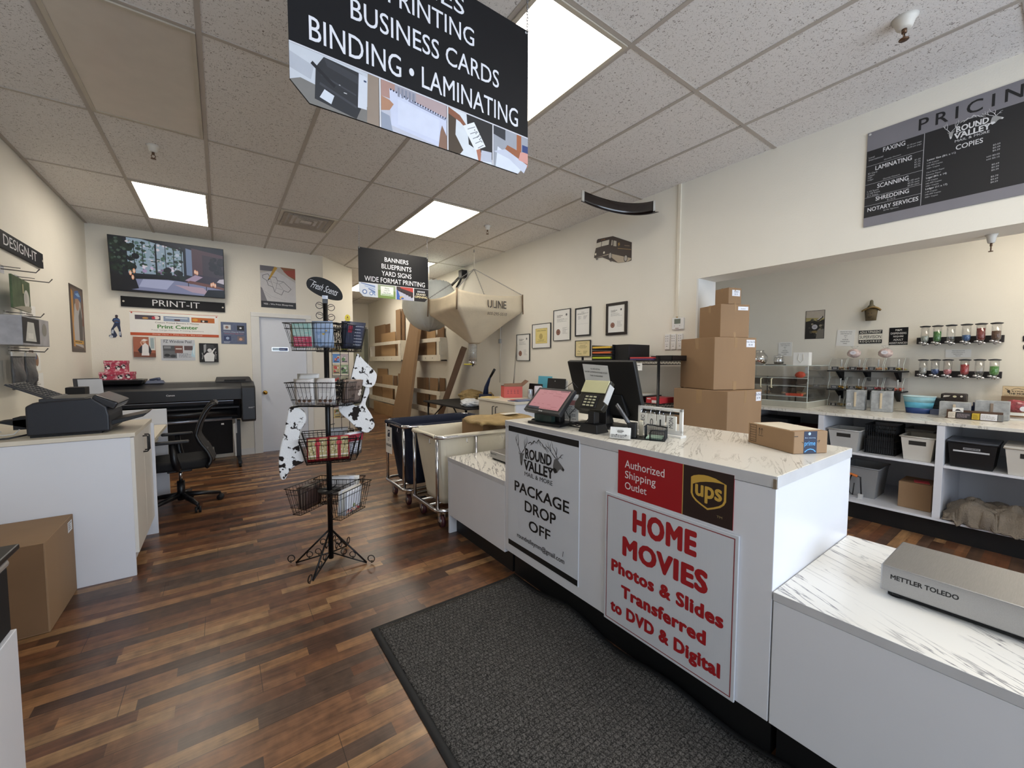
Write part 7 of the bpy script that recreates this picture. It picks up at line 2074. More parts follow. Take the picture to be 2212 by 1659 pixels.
p.lines(.05, .02, .13, .055, 2, '6a6a6a', 2, .4); p.stroke([(.01, .03), (.03, .04), (.045, .035), (.025, .03), (.04, .02)], .003, '2a2a2a'); p.build('print', o)
t = thing('tape_box', 'red and white box on the lower shelf of the wire unit', 'box', (3.3, 2.2, 1.0))
MB().box(3.16, 2.14, 1.004, 3.38, 2.28, 1.055).build('box', mat('red_box', 'b8353a', .4), t, bevel=.002)
p = Pic((3.16, 2.28, 1.004), LX, UP); p.rect(.06, .005, .13, .03, 'e9dcd8'); p.rect(.01, .035, .05, .045, 'e9dcd8'); p.build('print', t)
t = thing('shelf_bin', 'black bin with papers on the lower shelf of the wire unit', 'bin', (3.3, 2.55, 1.0))
MB().box(3.14, 2.32, 1.004, 3.46, 2.75, 1.06).build('bin', BLACK, t, bevel=.003)
MB().box(3.16, 2.36, 1.06, 3.42, 2.6, 1.075).build('papers', mat('cream_sheet', 'dad2c2'), t)
tag(MB().box(3.28, 2.20, .555, 3.48, 2.9, .75).build('storage_tub', mat('grey_tub', '6a6a6c', .5), bevel=.01), 'grey tub on the lowest shelf of the wire unit', 'tub')

# ------------------------------------------------------------------ tower of cartons
t = thing('low_plinth', 'plain white low cabinet under the tower of cartons', 'cabinet', (3.45, 1.8, 0))
MB().box(3.05, 1.45, .04, 3.54, 2.0, .635).build('body', LAM, t, bevel=.003)
MB().box(3.09, 1.5, 0, 3.5, 1.98, .04).build('toe_kick', CHIPW, t)
def carton(x, y, z, a, sx, sy, h, label, px):
    """near lower corner at x,y; a = turn; sx along the face with the price label, sy along the other face"""
    t = thing('carton', label, 'carton', (x, y, z), 'tower of sample cartons with size labels')
    T = at(x, y, z, rotz=a)
    MB(T).box(0, 0, .001, sx, sy, h).build('box', CARD, t, bevel=.004)
    for q in ((sx * .47, -.0012, h * .80, sx * .53, 0, h), (-.0012, sy * .45, h * .78, 0, sy * .55, h), (sx * .46, -.0012, .0, sx * .54, 0, h * .16), (-.001, sy * .46, h, sx, sy * .54, h + .001)):
        MB(T).box(*q).build('packing_tape', TAPE, t)
    r1 = T.to_3x3() @ Vector((1, 0, 0))
    lw, lh, txt = px
    p = Pic(T @ Vector((0, 0, 0)), r1, UP)
    a0 = sx - lw - .015; b0 = h - lh - .018
    p.rect(a0, b0, a0 + lw, b0 + lh, 'e9ebf2'); 
    for i, tx in enumerate(txt): p.line(tx, a0 + lw / 2, b0 + lh * (.6 - .42 * i if len(txt) > 1 else .3), lh * .26, '2c3a5c', bold=.01)
    p.build('size_label', t)
    return t
carton(3.19, 1.56, .637, d2r(-5), .49, .49, .513, 'largest carton at the bottom of the tower, label 20x20x20', (.075, .075, ('20x20x20', '$7.99')))
carton(3.22, 1.69, 1.152, d2r(-21), .41, .41, .428, 'second largest carton in the tower, with tape on its front', (.085, .06, ('16x16x16', '$5.00')))
carton(3.329, 1.705, 1.582, d2r(-25), .27, .27, .272, 'third carton of the tower, marked 10x10x10', (.095, .03, ('10x10x10',)))
carton(3.40, 1.68, 1.856, d2r(-17), .135, .14, .135, 'smallest carton on top of the tower', (.085, .05, ('5x5x5', '$1.75')))
o = MB().tube([(3.52, 1.515, .80), (3.54, 1.512, .84), (3.53, 1.512, .86), (3.56, 1.51, .87)], .006, 6).build('yellow_tag', mat('tag_yellow', 'e3c81e')); tag(o, 'yellow paper tag stuck low on the largest carton', 'tag')
# ------------------------------------------------------------------ side room with the sweets counter
XCF = 4.47
CZ = .922
t = thing('sweets_counter', 'long white shelving counter with marble top in the side room', 'counter', (4.9, .9, 0))
MB().box(XCF - .01, -1.2, CZ - .025, XC - .002, 2.9, CZ).build('worktop', MARBLE_B, t, bevel=.002)
DIV = [2.05, 1.335, .572, -.19, -.95]
for y in DIV:
    MB().box(XCF, y - .022, .17, XC - .06, y + .022, CZ - .026).build('divider', LAM, t, bevel=.001)
MB().box(XC - .06, -1.2, .17, XC - .04, 2.9, CZ - .026).build('back_panel', LAM, t)
MB().box(XCF, -1.2, .152, XC - .06, 2.9, .17).build('bottom_shelf', LAM, t)
for a, b_ in zip(DIV[1:], DIV[:-1]):
    MB().box(XCF + .002, a + .023, .572, XC - .061, b_ - .023, .59).build('shelf', LAM, t, bevel=.001)
MB().box(XCF + .06, -1.2, 0, XCF + .08, 2.9, .151).build('toe_kick', CHIPW, t)

def bin_(name, label, x0, y0, x1, y1, z, h, m, handle=True, group=None, cat='bin', flare=.02, lid=False, fill=None):
    """open tub with sloping sides and a slot handle in its front (-x) face"""
    t = thing(name, label, cat, ((x0 + x1) / 2, (y0 + y1) / 2, z), group)
    f = flare; w = .004
    s = MB()
    b0 = (x0 + f, y0 + f, x1 - f, y1 - f); t0 = (x0, y0, x1, y1)
    def P(k, zz, ins):
        q = (zz - z) / h
        r = [b0[i] + (t0[i] - b0[i]) * q for i in range(4)]
        r = [r[0] + ins, r[1] + ins, r[2] - ins, r[3] - ins]
        return [(r[0], r[1], zz), (r[2], r[1], zz), (r[2], r[3], zz), (r[0], r[3], zz)][k]
    o_ = [P(k, z + .001, 0) for k in range(4)] + [P(k, z + h, 0) for k in range(4)] + [P(k, z + .005, w) for k in range(4)] + [P(k, z + h, w) for k in range(4)]
    s.add(o_, [(0, 3, 2, 1), (0, 1, 5, 4), (1, 2, 6, 5), (2, 3, 7, 6), (3, 0, 4, 7), (8, 9, 10, 11), (8, 12, 13, 9), (9, 13, 14, 10), (10, 14, 15, 11), (11, 15, 12, 8), (4, 5, 13, 12), (5, 6, 14, 13), (6, 7, 15, 14), (7, 4, 12, 15)])
    s.build('tub', m, t)
    r = MB().tube([(x0 - .004, y0 - .004, z + h), (x1 + .004, y0 - .004, z + h), (x1 + .004, y1 + .004, z + h), (x0 - .004, y1 + .004, z + h)], .006, 6, True)
    r.build('rim', m, t)
    if handle:
        q = (h * .74) / h
        fx = x0 + f * (1 - .76) - .0008
        MB().add([(fx + .003 - f * .12, (y0 + y1) / 2 - .05, z + h * .84), (fx + .003 - f * .12, (y0 + y1) / 2 + .05, z + h * .84), (fx + .003, (y0 + y1) / 2 + .05, z + h * .66), (fx + .003, (y0 + y1) / 2 - .05, z + h * .66)], [(0, 1, 2, 3)]).build('handle_slot', mat('slot_dark', '2a2622', .8), t, solid=.003)
    if fill: MB().box(x0 + .02, y0 + .02, z + h * .5, x1 - .02, y1 - .02, z + h * .85).build('contents', fill, t)
    return t
BING = mat('bin_grey', 'b9b7b3', .5, var=.02)
BINW = mat('bin_pale', 'cfcac0', .5, var=.02)
BINB = mat('bin_black', '101013', .45, var=.1)
bin_('storage_bin', 'pale grey bin nearest the divider beside the parcel, upper shelf', 4.50, 1.065, 4.80, 1.285, .59, .185, BING, group='plastic bins in the sweets counter')
bin_('storage_bin', 'cream bin with a slot handle on the upper shelf beside the second divider', 4.50, .605, 4.82, .80, .59, .19, BINW, group='plastic bins in the sweets counter')
bin_('storage_bin', 'pale grey bin pushed behind the cream bin on the upper shelf', 4.84, .66, 5.12, .83, .59, .21, BING, group='plastic bins in the sweets counter', handle=False)
t = bin_('lidded_box', 'black box with a white strip on its front, upper shelf', 4.49, .29, 4.80, .535, .59, .19, BINB, False, cat='box', flare=.018)
MB().box(4.485, .285, .781, 4.81, .54, .79).build('lid', mat('smoky_lid', '5a5d66', .25), t, bevel=.003)
p = Pic((4.491, .535, .59), LX, UP); p.rect(.03, .12, .21, .132, 'c9c9cb'); p.rect(.08, .14, .165, .155, '9a9a9c'); p.lines(.085, .142, .16, .154, 1, '3a3a3c', 2); p.build('label_strip', t)
t = bin_('storage_bin', 'white lidded bin with a slot handle at the far edge, upper shelf', 4.47, .02, 4.80, .255, .59, .19, BINW, group='plastic bins in the sweets counter')
MB().box(4.465, .012, .781, 4.81, .262, .795).build('lid', BINW, t, bevel=.003)
# black wire basket between the bins
t = thing('wire_basket', 'black wire basket between the grey and cream bins on the upper shelf', 'basket', (4.7, .95, .59))
s = MB()
x0, x1, y0, y1, z0, z1 = 4.56, 4.86, .84, 1.04, .592, .84
for z in (z0 + .003, z0 + .06, z0 + .12, z0 + .18, z1): s.tube([(x0, y0, z), (x1, y0, z), (x1, y1, z), (x0, y1, z)], .003, 5, True)
for k in range(15):
    y = y0 + (y1 - y0) * k / 14; s.tube([(x0, y, z1), (x0, y, z0 + .003), (x1, y, z0 + .003)], .0018, 4)
for k in range(20):
    x = x0 + (x1 - x0) * k / 19
    for y in (y0, y1): s.tube([(x, y, z1), (x, y, z0)], .0018, 4)
s.build('wire', BLACK_METAL, t)
MB().box(x0 + .015, y0 + .015, z0 + .006, x1 - .015, y1 - .015, z0 + .15).build('contents', BLACK_MATTE, t)
# lower shelf
t = bin_('storage_bin', 'large grey tub with cables on the lower shelf', 4.62, .95, 4.98, 1.20, .17, .27, mat('tub_grey', '8f8f8f', .5), False, group='plastic bins in the sweets counter', flare=.025)
t = thing('extension_reel', 'orange and black cable reel beside the large grey tub', 'cable', (4.57, 1.10, .17))
MB().tube([(4.58, 1.14, .30), (4.57, 1.12, .37), (4.58, 1.06, .36), (4.585, 1.05, .2)], .006, 6).tube([(4.58, 1.15, .34), (4.57, 1.13, .21), (4.58, 1.11, .19), (4.575, 1.10, .3)], .005, 6).build('cable', BLACK, t)
MB().tube([(4.58, 1.16, .38), (4.575, 1.08, .365)], .012, 7).build('grip', mat('grip_orange', 'd8752a', .5), t)
MB().box(4.57, 1.04, .17, 4.60, 1.07, .21).build('plug', LGREY, t)
t = thing('carton', 'brown carton on the lower shelf with a red note on top', 'carton', (4.75, .72, .17))
MB().box(4.60, .618, .171, 4.86, .815, .385).build('box', CARD, t, bevel=.003)
tag(MB(at(4.66, .64, .386, rotz=.2)).box(0, 0, 0, .09, .09, .004).build('red_note', mat('red_note', 'd8525c', .6)), 'bright red note lying on the carton in the sweets counter', 'note')
# heap of blanket
from mathutils import noise
def blk(u, v):
    x = 4.455 + .42 * v; y = .535 - .50 * u
    n1 = noise.noise(Vector((u * 4.2, v * 3.4, 1.7))); n2 = noise.noise(Vector((u * 9 + 3, v * 8, n1 * 2)))
    x += .03 * n2; y += .03 * noise.noise(Vector((u * 6, v * 7, 9)))
    h = (.045 + .085 * math.sin(PI * u) ** .7 * math.sin(PI * (.12 + .8 * v))) * (1 + .75 * n1) + .045 * abs(n2) * math.sin(PI * u)
    if x < 4.475:
        return (x - .01, y, .185 - (4.475 - x) * 2.2 * (.5 + .6 * noise.noise(Vector((u * 5, 3, 2)))) if .1 < u < .9 else .185)
    return (x, y, .187 + max(h, .0))
o = MB().grid(blk, 60, 36).build('blanket', mat('blanket_taupe', '7d7264', .95, var=.12, scale=10, bump=.8, bscale=120), solid=.012)
tag(o, 'crumpled taupe blanket spilling over the bottom shelf', 'blanket')
# dim contents of the first bay
o = MB().box(4.6, 1.42, .591, 4.9, 1.62, .75).build('storage_box', mat('maroon_box', '5a1f1c', .6)); tag(o, 'dark red box in the shaded bay behind the parcel', 'box')
o = MB().box(4.62, 1.66, .591, 4.95, 1.95, .80).build('storage_box', BLACK_MATTE); tag(o, 'black box in the shaded bay behind the carton tower', 'box')

# ---- acrylic display case
x0, x1, y0, y1 = 4.68, 5.28, 1.52, 2.25
Z1 = 1.345
t = thing('display_case', 'clear acrylic pastry display case on the sweets counter', 'display case', ((x0 + x1) / 2, (y0 + y1) / 2, CZ))
s = MB()
s.box(x0, y0, CZ + .06, x1, y0 + .005, Z1).box(x0, y1 - .005, CZ + .06, x1, y1, Z1).box(x0, y0, Z1 - .005, x1, y1, Z1).box(x1 - .005, y0, CZ + .06, x1, y1, Z1)
s.build('panel', ACR, t)
for ya, yb in ((y0 + .006, (y0 + y1) / 2 - .001), ((y0 + y1) / 2 + .001, y1 - .006)):
    d = MB().box(x0 - .006, ya, CZ + .07, x0 - .001, yb, Z1 - .01).build('door', ACR, t)
    hy = yb - .05 if ya < (y0 + y1) / 2 - .1 else ya + .05
    MB().tube([(x0 - .006, hy, 1.115), (x0 - .028, hy, 1.118), (x0 - .028, hy, 1.205), (x0 - .006, hy, 1.208)], .006, 7).build('handle', mat('handle_cream', 'e2d8b4', .4), d)
edge = MB()
for z in (CZ + .06, Z1): edge.tube([(x0, y0, z), (x1, y0, z), (x1, y1, z), (x0, y1, z)], .003, 5, True)
for x, y in ((x0, y0), (x1, y0), (x1, y1), (x0, y1)): edge.tube([(x, y, CZ + .06), (x, y, Z1)], .003, 5)
edge.build('bright_edge', mat('acrylic_edge', 'cfd8d2', .2), t)
for k, z in enumerate((1.03, 1.135, 1.215)):
    MB().box(x0 + .03, y0 + .01, z, x1 - .02, y1 - .01, z + .005).build('shelf', ACR, t)
    MB().box(x0 + .028, y0 + .01, z - .002, x0 + .031, y1 - .01, z + .006).build('shelf_edge', mat('acrylic_edge', 'cfd8d2'), t)
MB().box(x0 - .005, y0 - .002, CZ, x1, y1, CZ + .058).build('base', mat('case_base', 'b9b6a8', .25, metal=.2), t, bevel=.002)
MB().box(x0 - .012, y0 + .0, 1.27, x0 - .001, y0 + .022, 1.33).box(x0 - .012, y1 - .022, 1.27, x0 - .001, y1, 1.33).build('hinge', GREY, t)
rods = MB()
for x, y in ((x0 + .06, y0 + .12), (x0 + .06, (y0 + y1) / 2 + .02), (x0 + .06, y1 - .1)): rods.cyl((x, y, CZ + .06), (x, y, 1.23), .006, n=8)
rods.build('shelf_post', BLACK, t)
WICK = mat('wicker_dark', '4a4038', .7, var=.4, scale=60)
for i, (ya, yb, z, lab) in enumerate(((1.66, 1.93, 1.142, 'dark wicker basket in the middle of the acrylic case'), (1.98, 2.2, 1.142, 'dark wicker basket at the far end of the acrylic case'), (1.70, 1.92, 1.037, 'lower dark basket in the acrylic case behind the red packet'))):
    t = thing('bread_basket', lab, 'basket', (4.95, (ya + yb) / 2, z), 'dark baskets in the acrylic case')
    MB().frustum(4.84, ya + .02, 5.12, yb - .02, z + .006, 4.81, ya, 5.15, yb, z + .075, open_top=True).build('weave', WICK, t, solid=.006)
o = MB().box(4.80, 1.60, 1.141, 5.15, 1.95, 1.142).build('liner', KRAFT) if False else None
for i in range(7):
    o = MB().blob((4.86 + .05 * (i % 3), 1.62 + .055 * i, 1.060), (.05, .03, .018), 8, 6).build('bread_roll', mat('bread_tan', '9a7a58', .8)); o.location.z = 1.0375 - min(v.co.z for v in o.data.vertices)
    tag(o, 'brown bread roll on the lowest shelf of the acrylic case', 'bread', 'bread rolls in the acrylic case')
o = MB().box(4.71, 1.58, 1.037, 4.76, 1.72, 1.062).build('red_packet', mat('packet_red', 'd8543c', .5)); tag(o, 'orange red packet on the lower shelf of the acrylic case', 'packet')
o = MB().blob((4.72, 1.60, 1.26), (.03, .045, .032), 10, 7, jit=.1, seed=2).build('orange_bag', mat('packet_red', 'd8543c')); o.location.z = 1.2215 - min(v.co.z for v in o.data.vertices); tag(o, 'small orange bag on the top shelf of the acrylic case', 'bag')
# on top of the case
TOPZ = Z1
t = thing('glass_fishbowl', 'clear round glass bowl of sweets standing on the acrylic case', 'glass bowl', (4.92, 2.08, TOPZ))
bw = MB(at(4.92, 2.08, TOPZ)).lathe([(.045, .002), (.075, .02), (.092, .06), (.088, .10), (.062, .135), (.05, .15), (.055, .165)], n=24)
bw.build('glass', GLASS, t, solid=.003)
def sweets(name, c, r, h, cols, label, group, n=26, seed=1, rad=.012):
    q = random.Random(seed)
    objs = []
    s = [MB() for _ in cols]
    for i in range(n):
        a, rr_ = q.uniform(0, 2 * PI), r * math.sqrt(q.random())
        s[i % len(cols)].blob((c[0] + rr_ * math.cos(a), c[1] + rr_ * math.sin(a), c[2] + rad + q.random() * h), (rad, rad, rad * .8), 7, 5)
    allm = MB(); mats = []
    for k, b_ in enumerate(s):
        off = len(allm.v); allm.v += b_.v; allm.f += [[i + off for i in f] for f in b_.f]; allm.m += [k] * len(b_.f); allm.sm += b_.sm; mats.append(ink(cols[k], .4))
    o = allm.build(name, mats)
    return tag(o, label, 'sweets', group, 'stuff')
sweets('wrapped_sweets', (4.92, 2.08, TOPZ + .012), .06, .03, ['b9483c', 'e6ddd0', '8a6a3a', 'c9a27a'], 'wrapped sweets lying in the round glass bowl', None, 34, 3)
t = thing('glass_jar', 'small lidded glass jar on a dark scoop tray on the acrylic case', 'jar', (4.95, 1.90, TOPZ))
MB(at(4.95, 1.885, TOPZ + .014)).lathe([(.04, .001), (.046, .01), (.046, .06), (.04, .072)], n=20).build('glass', GLASS, t, solid=.002)
MB(at(4.95, 1.885, TOPZ + .014)).lathe([(.047, .072), (.05, .078), (.044, .092), (.012, .098), (.012, .11), (0, .112)], n=20).build('lid', GLASS, t)
MB(at(4.95, 1.885, TOPZ + .014)).lathe([(0, .003), (.043, .003), (.043, .02), (0, .022)], n=16).build('fill', mat('dark_fill', '4a4038', .8, bump=1, bscale=80), t)
o = MB().box(4.90, 1.83, TOPZ, 5.0, 2.0, TOPZ + .012).build('scoop_tray', mat('grey_tray', '55534e', .5), bevel=.005); tag(o, 'dark flat tray under the lidded glass jar', 'tray')
t = thing('gift_bag', 'white paper gift bag standing on the acrylic case', 'gift bag', (4.95, 1.66, TOPZ))
MB().box(4.91, 1.595, TOPZ + .001, 4.99, 1.735, TOPZ + .135).build('bag', PAPER, t)
MB().box(4.912, 1.735, TOPZ + .001, 4.99, 1.7365, TOPZ + .133).build('gusset', mat('gusset_tan', 'a8927a', .7), t)
MB().tube([(4.908, 1.645, TOPZ + .12), (4.905, 1.64, TOPZ + .06), (4.905, 1.665, TOPZ + .03), (4.905, 1.69, TOPZ + .06), (4.908, 1.685, TOPZ + .12)], .0025, 5).build('handle', mat('cord_white', 'd6d2c6'), t)

# ---- black wall shelves with acrylic scoop bins
for k, (z, lab) in enumerate(((1.296, 'upper black wall shelf holding clear sweet bins'), (1.102, 'lower black wall shelf holding clear sweet bins'))):
    t = thing('wall_shelf', lab, 'shelf', (5.28, 1.21, z), 'black wall shelves')
    MB().box(5.15, .925, z - .012, XC, 1.505, z).build('board', BLACK_MATTE, t, bevel=.002)
    for y in (1.44, 1.22, .99): MB().add([(5.22, y - .013, z - .012), (XC, y - .013, z - .012), (XC, y - .013, z - .11), (5.22, y + .013, z - .012), (XC, y + .013, z - .012), (XC, y + .013, z - .11)], [(0, 1, 2), (5, 4, 3), (0, 3, 4, 1), (1, 4, 5, 2), (2, 5, 3, 0)]).build('bracket', BLACK_MATTE, t)
def scoop_bin(y0, z, label, cols, seed, w=.138, h=.125):
    y1 = y0 + w
    xa, xb = 5.165, 5.385
    t = thing('sweet_bin', label, 'sweet bin', ((xa + xb) / 2, (y0 + y1) / 2, z), 'clear acrylic sweet bins')
    side = [(xa, z + .001), (xb, z + .001), (xb, z + h), (xa + .07, z + h), (xa, z + h * .45)]
    s = MB()
    for y in (y0 + .002, y1 - .002):
        s.add([(x, y, q) for x, q in side], [(0, 1, 2, 3, 4)])
    s.add([(xa, y0, z + .001), (xa, y1, z + .001), (xa, y1, z + h * .45), (xa, y0, z + h * .45), (xa + .07, y0, z + h), (xa + .07, y1, z + h), (xb, y1, z + h), (xb, y0, z + h)], [(0, 1, 2, 3), (3, 2, 5, 4), (4, 5, 6, 7)])
    s.build('bin', ACR, t, recalc=False)
    e = MB()
    for y in (y0 + .002, y1 - .002): e.tube([(xa, y, z + .002), (xa, y, z + h * .45), (xa + .07, y, z + h), (xb, y, z + h)], .0015, 4)
    e.build('bright_edge', mat('acrylic_edge', 'cfd8d2'), t)
    MB().tube([(xa + .03, y0 + w * .3, z + .04), (xa + .05, y0 + w * .32, z + .11)], .007, 7).build('scoop_handle', mat('scoop_clear', 'cfd2d2', .2), t)
    MB().box(xa - .006, y1 - .085, z + .004, xa - .002, y1 - .025, z + .040).build('label_card', BLACK_MATTE, t)
    p = Pic((xa - .006, y1 - .027, z + .006), LX, UP); p.frame(0, 0, .056, .032, .0015, 'c9c9c9'); p.lines(.008, .006, .048, .026, 2, 'c9c9c9', seed, .4, True); p.build('chalk_print', t)
    q = random.Random(seed)
    s = MB()
    for i in range(30): s.blob((q.uniform(xa + .012, xb - .012), q.uniform(y0 + .012, y1 - .012), z + .012 + q.random() * .014), (.011, .011, .008), 6, 4, mi=i % len(cols))
    o = s.build('loose_sweets', [ink(c, .4) for c in cols])
    tag(o, 'loose sweets in the ' + label, 'sweets', None, 'stuff')
for i in range(4):
    scoop_bin(1.36 - .145 * i, 1.296, ('first', 'second', 'third', 'fourth')[i] + ' clear sweet bin from the acrylic case, upper wall shelf', (['8a6a4a', 'c9b08a'], ['4a2a20', '7a4a3a'], ['c07a4a', 'e0b088'], ['7a8a3a', '8a4a3a', 'b9a04a'])[i], 10 + i)
    scoop_bin(1.36 - .145 * i, 1.102, ('first', 'second', 'third', 'fourth')[i] + ' clear sweet bin from the acrylic case, lower wall shelf', (['b9923a', '8a6a2a'], ['a5803a', 'c9a86a'], ['a02838', 'c04450'], ['c0503a', 'd8684a'])[i], 20 + i)
scoop_bin(1.36, CZ, 'clear sweet bin standing on the counter beside the acrylic case', ['7a6a3a', 'a58a4a'], 31, h=.13)
o = MB().box(5.20, 1.285, CZ, 5.34, 1.335, CZ + .10).build('tea_tin', mat('tin_green', '1d2a1c', .5), bevel=.003); tag(o, 'small dark green tin between the sweet bin and the grey box', 'tin')
for i, (y, z) in enumerate(((1.315, 1.425), (1.075, 1.425))):
    t = thing('candy_bag', ['clear tied candy bag with a white label, nearer the acrylic case', 'clear tied candy bag with a white label, nearer the dispensers'][i], 'candy bag', (5.24, y, z - .002), 'tied candy bags on the sweet bins')
    MB().blob((5.25, y, z + .045), (.035, .055, .045), 12, 8, jit=.08, seed=i + 2).build('film', mat('candy_film', 'cfb9b4', .2, var=.3, scale=40), t)
    MB().lathe([(.006, .085), (.035, .115), (.028, .118)], c=(5.25, y, z), n=12).build('tied_top', ACR, t)
    p = Pic((5.214, y + .028, z + .03), LX, UP); p.circ(.028, .02, .026, 'eceaf2', .018); p.lines(.012, .012, .044, .028, 2, 'a5a0b0', 3, .4, True); p.build('label_print', t)

# ---- grey boxes with a wooden grip
GB_ = mat('felt_grey', 'a3a6a8', .9, var=.18, scale=30, bump=.3, bscale=90)
for i, (x, y0, y1, z1, lab) in enumerate(((4.955, 1.145, 1.287, 1.112, 'grey felt storage box with wooden grip, nearest the acrylic case'), (4.93, .95, 1.095, 1.115, 'grey felt storage box with wooden grip beside the blue tub'), (4.93, .475, .65, 1.052, 'grey felt storage box with wooden grip behind the small card rack'), (4.97, .275, .455, 1.075, 'grey felt storage box with a darker grip farthest along the counter'))):
    t = thing('felt_box', lab, 'storage box', (x + .07, (y0 + y1) / 2, CZ), 'grey felt boxes on the sweets counter')
    MB().box(x, y0, CZ + .001, x + .07, y1, z1).build('box', GB_, t, bevel=.004)
    MB().box(x - .008, (y0 + y1) / 2 - .008, CZ + .03, x - .001, (y0 + y1) / 2 + .008, z1 - .02).build('grip', mat('grip_wood' + str(i // 3), ['d3c3a8', '8d7d70'][i // 3], .6), t, bevel=.002)
    if i == 0: 
        p = Pic((x, y1, CZ), LX, UP); p.rect(.012, .04, .04, .06, 'dcdcde'); p.text('hello', .015, .044, .037, .055, '3a3a3c', bold=.02); p.build('print', t)
# blue tub
t = thing('oval_tub', 'oval tub banded in pale blue, turquoise and navy', 'tub', (5.10, .80, CZ))
prof = [(.082, 0), (.088, .052), (.0881, .0525), (.096, .105), (.0961, .1055), (.105, .155)]
for nm, pr, c_ in (('navy_band', [(0, .001), (.080, .001), (.087, .05)], '20407c'), ('turquoise_band', [(.087, .05), (.095, .10)], '5aaccb'), ('pale_band', [(.095, .10), (.105, .152), (.100, .152), (.088, .06), (0, .05)], '93c3cf')):
    MB(at(5.10, .80, CZ)).lathe(pr, n=32, sx=.72, sy=1.02).build(nm, mat('tub_' + c_, c_, .45, var=.12, scale=20, bump=.15, bscale=40), t)
MB(at(5.10, .80, CZ)).tube([(.105 * .72 * math.cos(k * PI / 16), .105 * 1.02 * math.sin(k * PI / 16), .153) for k in range(32)], .004, 6, True).build('rim', mat('tub_rim', 'cfe3e6', .5), t)
# things behind and in front of the boxes
t = thing('cash_box', 'dark brown box with white lettering standing behind the grey boxes', 'box', (5.2, .575, CZ))
MB().box(5.20, .53, CZ + .001, 5.34, .68, 1.105).build('box', mat('dark_brown_box', '2b211d', .5), t, bevel=.01)
p = Pic((5.20, .68, 1.06), LX, UP); p.poly([(.015, .012), (.05, .02), (.06, .03), (.02, .03)], 'd9d2c6'); p.circ(.085, .022, .012, 'd0c9a8', .009); p.circ(.125, .025, .008, 'd9d2c6'); p.build('print', t)
t = thing('coffee_machine', 'black appliance partly hidden between the blue tub and grey box', 'appliance', (5.2, .68, CZ))
MB().box(5.18, .655, CZ + .001, 5.34, .74, 1.06).box(5.15, .66, CZ + .001, 5.34, .72, .985).build('body', BLACK, t, bevel=.004)
MB().box(5.05, .63, CZ + .001, 5.14, .72, CZ + .045).build('tray', mat('slate_plastic', '47506a'), t)
t = thing('bottle', 'dark blue bottle between the two grey boxes', 'bottle', (5.05, .465, CZ))
MB(at(5.05, .466, CZ)).lathe([(.014, .001), (.016, .005), (.016, .09), (.008, .105), (.008, .13), (0, .13)], n=14).build('glass', mat('bottle_navy', '1a2244', .25), t)
t = thing('card_rack', 'low card rack with black, yellow and white cards at the counter front', 'card rack', (4.84, .44, CZ))
MB().box(4.85, .30, CZ + .001, 4.90, .60, CZ + .012).box(4.895, .30, CZ + .001, 4.90, .60, CZ + .07).build('holder', mat('rack_brown', '5a4234', .5), t)
for y0, y1, c_, nm, lab in ((.545, .585, 'dcd2c4', 'card', 'cream card stack'), (.46, .54, '2e2a2e', 'card', 'dark picture card stack'), (.415, .455, 'c4a832', 'card', 'yellow card stack'), (.325, .41, 'e2e2e8', 'card', 'white text card stack'), (.295, .322, '7d7e80', 'card', 'grey card stack')):
    c = MB().box(4.842, y0, CZ + .006, 4.888, y1, CZ + .052).build('card_stack', ink(c_), t, lab)if False else MB().box(4.842, y0, CZ + .006, 4.888, y1, CZ + .052).build('card_stack', ink(c_), t)
    c['label'] = lab
    p = Pic((4.842, y1, CZ + .006), LX, UP); w_ = y1 - y0
    p.lines(.004, .006, w_ - .004, .04, 4, {'2e2a2e': 'a59aa0', 'c4a832': '6a5a10'}.get(c_, '8a8478'), int(y0 * 100), .35); p.build('print', t)
t = thing('card_display', 'small white card with a logo propped on the card rack', 'card', (4.87, .535, CZ + .055))
MB().box(4.872, .505, CZ + .055, 4.876, .565, CZ + .088).build('card', PAPER, t)
p = Pic((4.872, .565, CZ + .055), LX, UP); p.poly([(.014, .008), (.02, .02), (.03, .024), (.04, .02), (.046, .008)], '3a3a40'); p.rect(.044, .003, .05, .007, '3a3a40'); p.build('print', t)
o = MB().box(4.80, .60, CZ, 4.86, .70, CZ + .008).build('glass_slide', ACR); tag(o, 'flat clear acrylic plate lying beside the card rack', 'plate')
o, p = board('wooden_sign', 'pale wooden sign with antlers and mountain by the dispensers', 'sign', (5.25, .335, 1.105), LX, UP, .155, .082, .012, mat('sign_wood', 'd3bd98', .6, var=.08, stretch=(1, 1, 12)))
p.frame(0, 0, .155, .082, .0015, '8a7250'); st_ = lambda q, w: p.stroke(q, w, '2b241c')
st_([(.045, .05), (.06, .06), (.07, .064), (.08, .068), (.095, .06), (.11, .058), (.12, .05)], .003); st_([(.03, .045), (.02, .058), (.012, .062)], .003); st_([(.025, .052), (.03, .06)], .002); p.circ(.033, .038, .008, '2b241c', .012); p.circ(.128, .042, .01, '2b241c', .007); st_([(.12, .05), (.13, .056), (.14, .054)], .002)
p.text('R.V.M.M.', .05, .034, .11, .046, '2b241c', bold=.03); p.text('THE MORE', .032, .014, .13, .028, '2b241c', bold=.04); p.lines(.01, .004, .14, .01, 1, '6a5a44', 2)
p.build('print', o)
t = thing('carton', 'brown carton behind the candy bag under the wooden sign', 'carton', (5.25, .23, CZ))
MB().box(5.27, .10, CZ + .001, 5.38, .34, 1.10).build('box', CARD, t)
t = thing('candy_bag', 'clear bag of red wrapped candy under the wooden sign', 'candy bag', (5.16, .28, CZ + .03))
MB().blob((5.16, .255, CZ + .11), (.05, .075, .05), 14, 9, jit=.1, seed=8).build('film', mat('candy_red', '9a4a50', .2, var=.5, scale=45), t)
